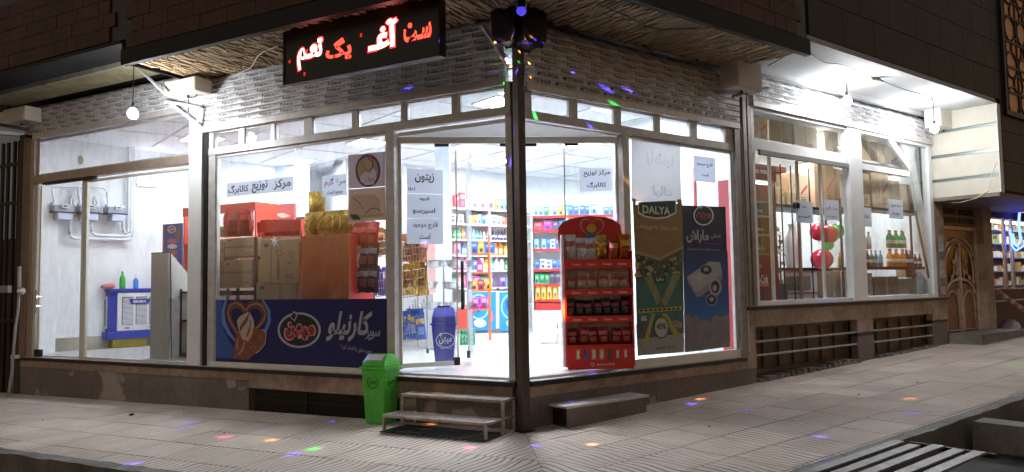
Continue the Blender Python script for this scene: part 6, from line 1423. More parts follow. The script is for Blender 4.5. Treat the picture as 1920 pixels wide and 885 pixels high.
# notices on the door leaves
def leafframe(a, b): return Frame(math.atan2(b[1]-a[1], b[0]-a[0]), a)
FA1 = leafframe((xyp(747, 1.0), 1.0), (xyp(855, 1.30), 1.30)); FA3 = leafframe((xyp(1062, 1.32), 1.32), (xyp(1163, 1.25), 1.25))
paper(FA1, (763, 319, 830, 362), -.012, [('زیتون', 796, 334, 36, 18, INK), ('اعلا', 772, 354, 13, 6, INK)], 'top white notice on the left door leaf')
paper(FA1, (763, 365, 830, 409), -.012, [('قهوه', 796, 373, 18, 9, INK), ('اسپرسو', 795, 396, 42, 14, INK)], 'middle white notice on the left door leaf')
paper(FA1, (763, 411, 830, 457), -.012, [('قارچ موجود', 797, 423, 48, 13, C('blue_ink', (.04, .04, .12), .6)), ('است', 797, 443, 20, 11, INK)], 'lowest white notice on the left door leaf')
paper(FA3, (1087, 314, 1149, 359), -.012, [('مرکز توزیع', 1119, 325, 50, 13, INK), ('کالابرگ', 1119, 347, 36, 12, INK)], 'white notice on the right door leaf above the red display')
paper(FR, (1302, 297, 1340, 339), -.012, [('قارچ موجود', 1321, 309, 30, 9, INK), ('است', 1322, 327, 12, 7, INK)], 'white notice high on the right window')

# ------------------------------------------------------------------ red snack display
_pb = FR.w(FR.pix(1190, 686, -.21)[0], -.21, 0); Pa = (xyp(1062, .78), .78); Pb = (_pb.x, _pb.y); FD = leafframe(Pa, Pb)
PX = lambda x, y: FD.pix(x, y, 0)
x0, zb_ = PX(1062, 690); x1 = PX(1190, 640)[0]; zb_ = .60
DR = C('display_red', (.62, .025, .02), .35, 0, .12, 3)
ds = thing('snack_display', 'tall red snack display with curved header and four rows of bags', 'display stand', FD, (x0+x1)/2, 0, zb_)
part('side_panel', MB().box((x0, .0, zb_), (x0+.018, .20, PX(1062, 470)[1])), DR, ds); part('side_panel', MB().box((x1-.018, .0, zb_), (x1, .20, PX(1180, 470)[1])), DR, ds)
part('side_trim', MB().box((x0-.03, .02, zb_), (x0-.001, .20, PX(1062, 440)[1])), C('trim_pink', (.75, .62, .65), .5), ds)
hd = [(1055, 497), (1053, 470), (1049, 445), (1050, 425), (1058, 415), (1076, 408), (1095, 404), (1115, 403), (1138, 405), (1156, 411), (1168, 420), (1170, 440), (1173, 452), (1182, 462), (1185, 475), (1186, 497)]
hq = [PX(*q) for q in hd]
part('header', MB().prism(hq, .165, .18), DR, ds); part('header_rim', MB().tube([(p[0], .172, p[1]) for p in hq[1:-1]], .008, 6), C('pale_rim', (.7, .5, .5), .5), ds)
part('back_panel', MB().box((x0+.02, .185, zb_), (x1-.02, .20, PX(1100, 497)[1])), C('display_white', (.7, .66, .63), .5), ds)
TXT = C('white_pink_print', (.75, .60, .58), .5)
def band(ya, yb, d=0, txt=True, k=0):
    za = PX(1120, ya)[1]; zc = PX(1120, yb)[1]; part('shelf_front', MB().box((x0+.018, d-.01, zc), (x1-.018, d+.008, za)), DR, ds); part('shelf', MB().box((x0+.018, d+.009, za-.04), (x1-.018, .18, za-.022)), DR, ds)
    if txt:
        for j in range(4):
            uu = x0+(x1-x0)*(.17+.225*j); o = letter('Cheetoz', (uu, d-.011, (za+zc)/2-.004), ds, TXT, w=.11, h=.028, bold=.03, res=2)
    return za-.022, za
tops = []
for (ya, yb) in ((486, 503), (542, 553), (592, 604), (646, 692)): tops.append(band(ya, yb, txt=yb != 692))
part('base_panel', MB().box((x0+.018, -.012, zb_), (x1-.018, .0, PX(1120, 646)[1]-.001)), DR, ds) if False else None
z3 = PX(1120, 657)[1]; z4 = PX(1120, 671)[1]
for j, c_ in enumerate(((.6, .3, .08), (.08, .09, .35), (.65, .35, .06), (.55, .4, .25), (.05, .10, .08), (.45, .06, .06), (.5, .08, .08))):
    uu = x0+(x1-x0)*(.17+.115*j); part('picture', MB().box((uu-.028, -.012, z4-.02), (uu+.028, -.0105, z3+.02)).box((uu-.015, -.0135, z4), (uu+.015, -.0125, z3), 1), [C('pic%d' % j, c_, .5, 0, .5, 40), C('pic_in%d' % (j % 3), ((.7, .6, .4), (.2, .05, .05), (.6, .6, .6))[j % 3], .5)], ds)
zi = PX(1120, 683)[1]; ui = x0+(x1-x0)*.38
part('icon_ring', MB().ring(ui, zi, .022, .022, .004, -.0105, n=4*5).ring(ui, zi, .010, .010, .003, -.0105, n=14), TXT, ds)
letter('cheetoz.official', (ui+.16, -.0115, zi), ds, TXT, w=.22, h=.028, bold=.02, res=2)
fy = .163
# header heart glow, lettering
HR = C('heart_glow', (.75, .28, .22), .5)
def heart(cx_, cy_, s_): return [(cx_+s_*16*math.sin(t)**3/17, cy_-s_*(13*math.cos(t)-5*math.cos(2*t)-2*math.cos(3*t)-math.cos(4*t))/17) for t in [i*2*math.pi/36 for i in range(36)]]
sc_ = 1.0
art(ds, FD, heart(1110, 427, 25), fy, HR); art(ds, FD, heart(1110, 427, 21.5), fy-.003, C('heart_red', (.50, .03, .02), .4))
art(ds, FD, oval(1109, 428, 9, 8), fy-.005, C('gold_disc', (.70, .42, .05), .5)); art(ds, FD, [(1096, 441), (1106, 437), (1122, 440), (1124, 445), (1112, 448), (1099, 447)], fy-.005, C('scarf_blue', (.08, .18, .55), .5))
art(ds, FD, [(1090, 450), (1128, 450), (1132, 454), (1127, 459), (1092, 459), (1087, 455)], fy-.006, C('heart_red2', (.40, .02, .02), .4))
ptext(ds, FD, 'Cheetoz', 1110, 454, 30, 10, fy-.008, C('gold_white', (.78, .62, .35), .5), bold=.05); ptext(ds, FD, 'چی توز', 1150, 455, 30, 15, fy-.004, WHITE, bold=.04); ptext(ds, FD, 'طعم خوش\nلحظه ها', 1070, 455, 28, 16, fy-.004, WHITE, bold=.02)
rows_ = [(0, ['silver', 'silver', 'silver', 'gold', 'amber', 'amber'], 'top row', .34), (1, ['cream']*6, 'second row', .215), (2, ['navy']*7, 'third row', .23), (3, ['crimson']*6, 'bottom row', .24)]
nm_ = {'silver': 'silver white', 'gold': 'golden', 'amber': 'orange red', 'cream': 'pale brown', 'navy': 'dark navy', 'crimson': 'dark crimson'}
for k, kinds, wn_, hh in rows_:
    n_ = len(kinds)
    for j, kd in enumerate(kinds):
        uu = x0+.02+(x1-x0-.04)*(j+.5)/n_; bag(kd, FD, uu, .08+.015*((j*3+k) % 3), tops[k][0]+.002-(.0 if k else .03), '%s snack bag, %s from the left in the %s of the red display' % (nm_[kd], ORD[j], wn_), 'snack bags in the red display', (x1-x0-.04)/n_*1.08, hh*random.uniform(.9, 1.08), (j*2+k) % 4, rot=random.uniform(-.3, .3), roll=random.uniform(-.13, .13), lean=random.uniform(-.12, .05))
        for q in ():
            if k < 4: bag(kd, FD, uu+.01, .22, tops[k][0]+.002-(.0 if k else .06), '%s snack bag behind the front one, %s from left, %s' % (nm_[kd], ORD[j], wn_), 'snack bags in the red display', (x1-x0-.04)/n_*1.05, hh*1.02, (j+k) % 4)

# ------------------------------------------------------------------ posters on the right window
p1 = thing('cheese_poster', 'green and orange pizza cheese poster covering the right window next to the door', 'poster', FR, FR.pix(1232, 660, .02)[0], -.01, .6)
dP = -.008
a = lambda pts, m, k=1: art(p1, FR, pts, dP-.001*k, m)
a([(1184, 260), (1275, 262), (1277, 380), (1184, 378)], frosted('frosted_film', (.62, .58, .66), .58), 0)
a([(1188, 384), (1279, 382), (1283, 660), (1196, 667)], C('olive_print', (.09, .105, .06), .5, 0, .75, 14), 1)
a([(1186, 372), (1192, 372), (1192, 384), (1270, 383), (1270, 374), (1278, 374), (1281, 460), (1237, 482), (1190, 468)], C('ochre_print', (.30, .17, .055), .5, 0, .1, 3), 2)
a([(1190, 468), (1237, 482), (1281, 460), (1281, 466), (1237, 489), (1190, 475)], C('tan_line', (.35, .26, .17), .5), 3)
a([(1196, 380), (1268, 377), (1268, 400), (1250, 409), (1232, 411), (1210, 408), (1196, 400)], WHITE, 3); a([(1198, 379), (1266, 376), (1266, 398), (1249, 406), (1232, 408), (1211, 405), (1198, 397)], C('label_green', (.012, .06, .03), .5), 4)
ptext(p1, FR, 'DALYA', 1231, 394, 52, 15, dP-.006, C('white_print', (.72, .7, .64), .5), bold=.03); ptext(p1, FR, 'طعم پیتزا، یه پنیرشه...', 1233, 427, 76, 14, dP-.004, C('cream_text', (.6, .52, .4), .5), bold=.04)
ptext(p1, FR, 'پنیر موزارلا تاپینگ پیتزا', 1234, 450, 52, 9, dP-.004, C('dim_text', (.45, .28, .10), .5))
PFT = frosted('faint_film_text', (.7, .68, .76), .22); ptext(p1, FR, 'فروشگاه آریا', 1238, 300, 50, 30, dP-.003, PFT, bold=.02); ptext(p1, FR, 'دالیا', 1242, 360, 38, 22, dP-.003, PFT, bold=.06)
rnd = random.Random(4)
for k in range(46):
    x, y = rnd.uniform(1192, 1276), rnd.uniform(480, 518); s_ = rnd.uniform(2, 6); y = max(y, 478+abs(x-1237)*-.1+8)
    art(p1, FR, [(x+s_*rnd.uniform(.6, 1.2)*math.cos(t*1.05), y+s_*.8*rnd.uniform(.6, 1.2)*math.sin(t*1.05)) for t in range(6)], dP-.0025-.0001*k, C('pz%d' % (k % 3), ((.34, .28, .10), (.42, .36, .18), (.03, .035, .02))[k % 3], .5))
a([(1192, 524), (1272, 512), (1279, 560), (1279, 600), (1194, 608)], C('pack_teal', (.035, .16, .14), .5, 0, .3, 5), 9)
a([(1208, 520), (1222, 518), (1240, 560), (1232, 572)], C('cheese_strip', (.26, .26, .13), .5, 0, .3, 9), 10); a([(1262, 514), (1276, 516), (1248, 575), (1240, 566)], C('cheese_strip', (1, 1, 1)), 10)
a([(1226, 520), (1248, 518), (1248, 530), (1226, 532)], C('label_green', (1, 1, 1)), 11); ptext(p1, FR, 'دالیا', 1237, 524, 14, 7, dP-.013, WHITE)
a([(1196, 580), (1278, 574), (1278, 581), (1196, 588)], C('tape_yellow', (.38, .32, .06), .5), 11); a([(1222, 588), (1228, 588), (1212, 652), (1204, 652)], C('tape_yellow', (1, 1, 1)), 11); a([(1240, 588), (1250, 588), (1276, 630), (1268, 636)], C('tape_yellow', (1, 1, 1)), 11)
for k in range(9): x = 1200+k*8.6; a([(x, 581-k*.5), (x+5, 580.6-k*.5), (x+5, 584-k*.5), (x, 584.4-k*.5)], INK, 12)
a([(1193, 608), (1279, 600), (1282, 622), (1194, 634)], C('pack_low', (.10, .12, .14), .5, 0, .6, 14), 9)
art(p1, FR, oval(1240, 614, 14, 20), dP-.013, C('disc_grey', (.40, .43, .40), .5)); pring(p1, FR, 1240, 614, 14.5, 20.5, 2, dP-.014, C('label_green', (1, 1, 1))); ptext(p1, FR, '45%', 1240, 612, 18, 11, dP-.015, C('label_green', (1, 1, 1)), bold=.03)
ptext(p1, FR, 'GG', 1207, 597, 10, 9, dP-.011, WHITE)
art(p1, FR, [(1258, 604), (1270, 600), (1280, 606), (1278, 616), (1264, 612)], dP-.013, C('meat_print', (.38, .22, .18), .5, 0, .5, 20))
a([(1194, 636), (1282, 624), (1283, 660), (1196, 667)], C('film_grey', (.30, .32, .30), .5, 0, .2, 4), 10); ptext(p1, FR, 'با ما طعم پنیر', 1246, 652, 36, 8, dP-.013, INK)
p2 = thing('dessert_poster', 'blue ice cream poster covering the far side of the right window', 'poster', FR, FR.pix(1325, 650, .02)[0], -.01, .6)
b = lambda pts, m, k=1: art(p2, FR, pts, dP-.001*k, m)
b([(1279, 385), (1360, 388), (1369, 650), (1284, 661)], C('deep_navy_print', (.010, .015, .075), .5), 0)
def gradm(name, c1, c2, z0, z1):
    m = bpy.data.materials.new(name); m.use_nodes = True; t = m.node_tree; b_ = t.nodes['Principled BSDF']; g = t.nodes.new('ShaderNodeNewGeometry'); s = t.nodes.new('ShaderNodeSeparateXYZ'); t.links.new(g.outputs['Position'], s.inputs[0])
    r = t.nodes.new('ShaderNodeMapRange'); r.inputs['From Min'].default_value = z0; r.inputs['From Max'].default_value = z1; t.links.new(s.outputs[2], r.inputs['Value']); c = t.nodes.new('ShaderNodeValToRGB'); c.color_ramp.elements[0].color = (*c1, 1); c.color_ramp.elements[1].color = (*c2, 1)
    t.links.new(r.outputs[0], c.inputs[0]); t.links.new(c.outputs[0], b_.inputs['Base Color']); b_.inputs['Roughness'].default_value = .5; return m
zA = FR.pix(1320, 600, 0)[1]; zB = FR.pix(1320, 440, 0)[1]
b([(1283, 470), (1364, 470), (1368, 610), (1284, 618)], gradm('blue_fade_print', (.03, .14, .42), (.010, .015, .075), zA, zB), 1)
b([(1284, 592), (1292, 588), (1298, 596), (1306, 590), (1313, 600), (1322, 596), (1330, 606), (1340, 590), (1352, 594), (1367, 588), (1369, 650), (1284, 661)], C('cream_splash_print', (.22, .20, .22), .5, 0, .35, 5), 2)
art(p2, FR, oval(1319, 404, 18, 18), dP-.003, C('logo_black', (1, 1, 1))); pring(p2, FR, 1319, 404, 19, 19, 2.5, dP-.004, WHITE); ptext(p2, FR, 'میهن', 1319, 405, 27, 16, dP-.005, C('pink_line', (1, 1, 1)), bold=.09); ptext(p2, FR, 'میهن', 1319, 405, 24, 13, dP-.007, LRED, bold=.04)
art(p2, FR, oval(1314, 388, 3, 3.5, 8), dP-.006, WHITE)
SP = C('silver_print2', (.45, .45, .48), .5)
ptext(p2, FR, 'ماراش', 1308, 443, 42, 26, dP-.003, SP, bold=.05); ptext(p2, FR, 'بستنی', 1342, 443, 18, 10, dP-.003, SP, bold=.02); ptext(p2, FR, 'با طعم ثعلب و خامه', 1336, 457, 30, 6, dP-.003, C('violet_print', (.2, .15, .55), .5)); ptext(p2, FR, 'بستنی سنتی وانیلی با سنگ مارش اسفراین', 1320, 467, 62, 6, dP-.003, SP)
ICW = C('icecream_white', (.42, .41, .44), .5, 0, .1, 6); ICG = C('icecream_grey', (.27, .26, .30), .5)
b([(1288, 519), (1330, 490), (1350, 492), (1354, 512), (1310, 545), (1303, 548)], ICW, 3); b([(1303, 548), (1310, 545), (1354, 512), (1354, 524), (1314, 556), (1306, 556)], ICG, 4); b([(1288, 519), (1303, 548), (1306, 556), (1290, 530)], ICG, 4)
b([(1298, 520), (1326, 500), (1338, 502), (1312, 528)], C('icecream_pale', (.50, .49, .52), .5), 5)
for (x, y, rx, ry) in ((1324, 506, 12, 10), (1334, 562, 11, 11)): art(p2, FR, oval(x, y, rx, ry), dP-.007, C('logo_navy', (.02, .02, .07), .5)); pring(p2, FR, x, y, rx, ry, 1.5, dP-.008, ICW); art(p2, FR, oval(x, y-1, rx*.4, ry*.4), dP-.009, ICW)
pring(p2, FR, 1341, 538, 12, 16, 4, dP-.010, ICW); art(p2, FR, oval(1341, 538, 9, 12), dP-.0095, C('logo_navy', (1, 1, 1))); art(p2, FR, oval(1340, 540, 4, 6), dP-.011, ICW)
rbn = thing('red_hoarding', 'tall pinkish red panel behind the blue poster at the right window', 'panel', FR, FR.pix(1338, 600, 1.2)[0], .9, .56)
u0, u1 = FR.pix(1316, 400, .9)[0], FR.pix(1372, 400, .9)[0]; part('panel', MB().box((u0, .9, .562), (min(u1, 4.28), .94, FR.pix(1330, 316, .9)[1])), C('deep_pink_red', (1, 1, 1)), rbn)

# ------------------------------------------------------------------ raised bay
u0, u1, z0, z1 = pb(FR, (1406, 312, 1452, 566), .5); u0 = max(u0, 4.45)
fg = thing('drinks_fridge', 'dark red drinks fridge with glass door in the raised bay', 'fridge', FR, (u0+u1)/2, .5, 1.252); FRD = C('fridge_red', (.16, .012, .015), .35)
zd0, zd1 = FR.pix(1430, 478, .5)[1], FR.pix(1430, 339, .5)[1]
part('header', MB().box((u0, .47, zd1), (u1, 1.1, z1)), FRD, fg, bevel=.006); part('lower_panel', MB().box((u0, .49, 1.252), (u1, 1.1, zd0)), FRD, fg, bevel=.006)
part('side', MB().box((u0, .5, zd0+.001), (u0+.03, 1.1, zd1-.001)), FRD, fg); part('side', MB().box((u1-.05, .5, zd0+.001), (u1, 1.1, zd1-.001)), FRD, fg); part('back', MB().box((u0+.03, 1.05, zd0), (u1-.05, 1.09, zd1)), C('fridge_inside', (.35, .5, .48), .5), fg)
part('glass_door', MB().box((u0+.03, .49, zd0+.002), (u1-.05, .498, zd1-.002)), GL, fg)
part('strip_light', MB().box((u0+.05, .60, zd1-.03), (u1-.07, .64, zd1-.004)), C('fridge_light', (1, 1, 1), .5, emit=(.7, 1, .9, 5)), fg)
ptext(fg, FR, 'TO YOUR', 1429, 322, 32, 7, .468, WHITE, bold=.02); ptext(fg, FR, 'Coca-Cola', 1424, 523, 32, 16, .488, WHITE, bold=.02, shear=.3); ptext(fg, FR, 'Cola', 1420, 498, 16, 8, .488, SP, shear=.3)
part('panel_strip', MB().box((u0+.06, .480, FR.pix(1428, 537, .5)[1]), (u0+.5, .488, FR.pix(1428, 530, .5)[1])), C('orange_strip', (.8, .2, .05), .5), fg)  # plain orange strip on the lower fridge panel
for k, y in enumerate((378, 405, 440, 476)):
    z_ = FR.pix(1430, y, .6)[1]; part('shelf', MB().box((u0+.03, .55, z_-.015), (u1-.05, 1.04, z_)), ALUW, fg)
    cc = ('light blue', 'blue', 'dark', 'green')[k]; n_ = 6
    if k:
        for j in range(n_): inst('bottle', good('bottle', cc if k < 3 else 'green', .08, .26), FR.w(u0+.08+j*(u1-u0-.16)/n_, .62, z_+.001), None, FR.a, label='%s drink bottle, %s from left on the %s fridge shelf' % (cc, ORD[j], ORD[k]), cat='bottle', group='%s bottles in the drinks fridge' % cc)
t_, su0, su1, zs_ = openshelf(FR, (1449, 384, 1600, 575), .95, .6, (388, 502), 'long dark shelf with cartons behind the raised bay left panes', th=.05)
t_, su2, su3, zs2 = openshelf(FR, (1615, 384, 1738, 556), .20, .35, (392, 500), 'dark shelf with cartons and drinks behind the last raised pane', th=.05)
CARD3 = stone('light_cardboard', (.76, .60, .42), (.66, .51, .35), 12, .9, (.85, .85, .85)); CARD4 = stone('tan_cardboard', (.60, .43, .27), (.52, .36, .22), 12, .9, (.85, .85, .85)); CARD5 = stone('dull_cardboard', (.62, .46, .32), (.52, .38, .26), 12, .9, (.85, .85, .85)); PCN = []
def pc(fr, r, d, dep, label, z=None, red=True, m=CARD2, tilt=0):
    u0, u1, z0, z1 = pb(fr, r, d)
    if z is not None: z0 = z
    u1 -= .045; u0 += .02; d += random.uniform(0, .12); PCN.append(1); m = (m, CARD3, CARD4)[len(PCN) % 3] if m is CARD2 else (m, CARD5)[len(PCN) % 2]
    t_ = thing('cardboard_box', label, 'cardboard box', fr, (u0+u1)/2, d, z0); part('body', MB().box((u0, d, z0), (u1, d+dep, z1)), m, t_, bevel=.006)
    w_, h_ = u1-u0, z1-z0; t_.rotation_euler.z += random.uniform(-.07, .05)
    part('tape', MB().box((u0+w_*.47, d-.0025, z0), (u0+w_*.53, d-.0005, z1)), C('pale_tape', (.55, .42, .28), .3), t_)
    if red:
        part('red_ring', MB().ring(u0+w_*.3, z0+h_*.45, w_*.13, h_*.2, .012, d-.001, n=16), C('carton_red', (.5, .09, .07), .7), t_)
        part('red_stripe', MB().prism([(u0+w_*.6, z0+h_*.35), (u0+w_*.95, z0+h_*.62), (u0+w_*.95, z0+h_*.72), (u0+w_*.6, z0+h_*.45)], d-.003, d-.001), C('carton_red', (.5, .09, .07), .7), t_)
    mk = MB()
    for k in range(4): mk.box((u0+w_*.6, d-.0022, z0+h_*(.12+.05*k)), (u0+w_*(.85-.05*(k % 2)), d-.0005, z0+h_*(.14+.05*k)))
    part('print', mk, C('brown_print', (1, 1, 1)), t_); return t_
z_ = zs_[0]
pc(FR, (1450, 313, 1474, 352), .96, .4, 'red topped carton, upper one left on the raised shelf', red=False); pc(FR, (1450, 354, 1476, 386), .96, .4, 'carton under the red topped one on the raised shelf', z_)
part('lid', MB().box((FR.pix(1449, 318, .94)[0], .94, FR.pix(1460, 322, .94)[1]), (FR.pix(1474, 318, .94)[0], 1.3, FR.pix(1460, 312, .94)[1])), C('carton_red', (1, 1, 1)), bpy.data.objects['cardboard_box'] if False else thing('red_box', 'flat red box lying on the left cartons of the raised shelf', 'box', FR, FR.pix(1460, 318, .94)[0], .94, FR.pix(1460, 322, .94)[1]))
pc(FR, (1476, 362, 1496, 386), .96, .4, 'small carton between larger ones on the raised shelf', z_, False); pc(FR, (1488, 328, 1526, 386), .94, .45, 'tall printed carton, middle of the raised shelf', z_); pc(FR, (1527, 311, 1566, 386), .98, .4, 'tallest carton with red stripe on the raised shelf', z_)
pc(FR, (1566, 318, 1594, 388), .96, .4, 'brown carton half behind the white mullion', z_, True, CARD)
pc(FR, (1614, 326, 1640, 392), .22, .3, 'dark carton left on the last pane shelf', zs2[0], False, CARD); pc(FR, (1640, 322, 1668, 392), .23, .3, 'tall carton with red stripe on the last pane shelf', zs2[0]); pc(FR, (1668, 340, 1690, 392), .25, .3, 'shorter light carton beside the striped one on the last pane shelf', zs2[0], False); pc(FR, (1692, 348, 1722, 394), .24, .3, 'plain carton at the right of the last pane shelf', zs2[0], False)
# cartons above the transom
for r_, l_ in (((1412, 215, 1450, 262), 'pale printed carton seen in the top left raised pane'), ((1452, 226, 1494, 270), 'plain carton in the second top pane'), ((1496, 240, 1540, 278), 'carton with bluish plastic cover in the third top pane'), ((1556, 248, 1582, 285), 'small brown carton at the end of the top panes'), ((1616, 268, 1650, 305), 'carton top left in the last raised pane'), ((1652, 275, 1700, 318), 'carton with red mark top right in the last raised pane')):
    pc(FR, r_, .45, .3, l_, None, 'mark' in l_ or 'printed' in l_, CARD if 'plain' in l_ or 'brown' in l_ else CARD2)
ts = thing('high_shelf', 'white high shelf carrying cartons behind the top raised panes', 'shelf', FR, 7.4, .45, 3.6); zq = FR.pix(1450, 266, .45)[1]
part('board', MB().box((4.45, .42, zq-.08), (10.4, .85, zq-.045)), ALUW, ts)
# lower goods
z_ = zs_[1]
def blob(name, label, cat, fr, px, d, r_, m, sz=1, rot=0, zabs=None):
    u_, zz = fr.pix(*px, d); m_ = MB(); n1, n2 = 14, 18
    prof = [(math.sin(math.pi*i/n1)*r_, r_*sz*(1-math.cos(math.pi*i/n1))-r_*sz) for i in range(n1+1)]; prof[0] = (.004, prof[0][1]); prof[-1] = (.004, prof[-1][1])
    m_.lathe(prof, (0, 0, 0), n2); m_.lathe([(.002, -r_*sz-.03), (.014, -r_*sz-.012), (.006, -r_*sz+.004)], (0, 0, 0), 8)
    return single(name, m_, m, fr, (u_, d, zz if zabs is None else zabs), label, cat, 'balloons by the raised window', smooth=True)
BR = C('balloon_red', (.58, .025, .05), .18, coat=.5); BG = C('balloon_green', (.05, .55, .10), .18, coat=.5)
blob('balloon', 'upper left red balloon in the raised window', 'balloon', FR, (1535, 435), .7, .16, BR); blob('balloon', 'upper right red balloon in the raised window', 'balloon', FR, (1553, 440), .6, .17, BR, 1.05)
blob('balloon', 'large lowest red balloon in the raised window', 'balloon', FR, (1541, 486), .6, .20, BR, .9); blob('balloon', 'upper green balloon beside the red ones', 'balloon', FR, (1569, 433), .85, .14, BG, 1.05); blob('balloon', 'small lower green balloon under the red ones', 'balloon', FR, (1553, 459), .6, .10, BG)
u_ = FR.pix(1516, 480, .7)[0]; m_ = MB(); prof = [(.17, 0), (.2, .05), (.205, .3), (.19, .5), (.12, .62), (.07, .70), (.10, .78)]
m_.lathe(prof, (0, 0, 0), 20, 0, .6); rough(m_, .02, 7); single('white_sack', m_, C('white_plastic_sack', (.82, .82, .84), .4), FR, (u_, 1.0, z_+.002), 'tall white plastic sack with tied top on the raised shelf', 'sack', smooth=True)
fl = thing('potted_plant', 'dark leafy plant beside the drinks fridge in the raised bay', 'plant', FR, FR.pix(1463, 498, .8)[0], .8, 1.252); c_ = FR.pix(1463, 500, .8)
part('pot', MB().lathe([(.09, 0), (.13, .3), (.14, .32)], (c_[0], .8, 1.252), 12), C('pot_black', (.03, .03, .03), .4), fl, smooth=True)
rnd = random.Random(8); part('stem', MB().tube([(c_[0], .8, 1.5), (c_[0]+.02, .8, 2.4)], .012, 6), C('stem_green', (.06, .12, .04), .6), fl)
for k in range(16):
    z2 = 1.7+rnd.random()*.8; an = rnd.uniform(0, 6.28); L_ = rnd.uniform(.12, .24); dx, dy = math.cos(an)*L_, math.sin(an)*L_*.6; nx_, ny_ = -math.sin(an)*.045, math.cos(an)*.045; q0 = Vector((c_[0], .8, z2))
    m_ = MB(); m_.face([q0, q0+Vector((dx*.5+nx_, dy*.5+ny_, .06)), q0+Vector((dx, dy, -.02)), q0+Vector((dx*.5-nx_, dy*.5-ny_, .06))]); part('leaf', m_, C('leaf_green', (.03, .13, .03), .4), fl)
# rods and white counter beneath
wc2 = thing('white_counter', 'white counter with pink trimmed display trays under the raised shelf', 'counter', FR, 6.4, 1.5, 1.252)
u0, u1, z0, z1 = pb(FR, (1480, 508, 1592, 560), 1.6); part('body', MB().box((u0, 1.7, 1.252), (u1, 2.2, z1)), WHITE, wc2); part('tray_rim', MB().box((u0, 1.66, z1-.03), (u1, 1.699, z1)), C('pink_trim', (.7, .15, .2), .5), wc2); part('tray_rim', MB().box((u0, 1.66, z0+.08), (u1, 1.699, z0+.11)), C('pink_trim', (1, 1, 1)), wc2)
part('tray', MB().box((u0+.05, 1.68, z0+.15), (u0+.9, 1.699, z1-.1)), C('tray_goods', (.4, .35, .3), .7, 0, .6, 30), wc2)
pc(FR, (1458, 524, 1480, 560), .9, .3, 'small carton on the raised floor beside the fridge', 1.252); pc(FR, (1568, 508, 1594, 562), .8, .35, 'tall brown carton on the raised floor left of the mullion', 1.252, True, CARD)
pc(FR, (1614, 512, 1648, 556), .22, .3, 'carton with bottle drawings on the floor under the last pane', 1.322, False, CARD); pc(FR, (1650, 518, 1694, 554), .22, .3, 'long low brown carton under the last pane', 1.322, True, CARD); pc(FR, (1696, 522, 1730, 552), .22, .3, 'last brown carton at the right of the floor row', 1.322, False, CARD)
pc(FR, (1700, 503, 1728, 520), .5, .2, 'small crate like brown carton stacked at the right of the last pane', None, False, CARD)
# drink packs
def pack(kind, col, px, n_, zb_, label, d=.24, w=.085, h=.3, capc='goods_red'):
    u_ = FR.pix(px, 500, d)[0]
    for j in range(n_):
        inst('bottle', good('bottle', col, w, h), FR.w(u_+j*w*1.05, d+.05*(j % 2), zb_+.001), None, FR.a, label=label+(', %s from left' % ORD[j] if n_ > 1 else ''), cat='bottle', group=label)
zz = zs2[1]
pack('b', 'orange', 1616, 1, zz, 'orange drink bottle at the left of the drinks shelf'); pack('b', 'dark', 1623, 3, zz, 'dark cola bottle on the drinks shelf left part'); pack('b', 'green', 1640, 2, zz, 'green bottle between cola and water on the drinks shelf'); pack('b', 'light blue', 1648, 3, zz, 'clear blue water bottle on the drinks shelf')
pack('b', 'white', 1618, 6, zz+.32, 'tall white milk bottle in the upper pack', h=.32); pack('b', 'orange', 1674, 6, zz, 'orange drink bottle in the wrapped orange pack', w=.12, h=.34); pack('b', 'green', 1675, 6, zz+.36, 'green drink bottle in the pack above the orange ones', w=.12, h=.34)
pack('b', 'dark', 1706, 4, zz, 'dark bottle right of the orange pack', h=.34); pack('b', 'dark', 1702, 2, zz+.36, 'dark bottle right of the green pack', h=.32); pack('b', 'dark', 1722, 3, zz, 'small dark bottle at the right end of the drinks shelf', h=.26)
inst('bottle', good('bottle', 'yellow', .09, .3), FR.w(FR.pix(1582, 500, .95)[0], .97, z_+.001), None, FR.a, label='pale yellow bottle beside the mullion on the raised shelf', cat='bottle')
paper(FR, (1493, 379, 1523, 417), -.0, [('قهوه', 1508, 388, 8, 5, INK), ('اسپرسو', 1508, 406, 22, 7, INK)], 'white notice on the raised bay pane left of the balloons')
paper(FR, (1546, 376, 1572, 412), -.0, [('مرغ گرم', 1559, 391, 22, 9, REDINK), ('موجود است', 1559, 406, 18, 5, INK)], 'white notice with red words above the balloons')
paper(FR, (1609, 390, 1633, 424), .0, [('زیتون', 1622, 406, 14, 7, INK)], 'faint white notice just right of the white mullion'); paper(FR, (1667, 376, 1692, 409), .0, [('مرکز توزیع', 1680, 386, 18, 6, INK), ('کالابرگ', 1680, 401, 14, 6, INK)], 'white notice in the middle of the last raised pane')

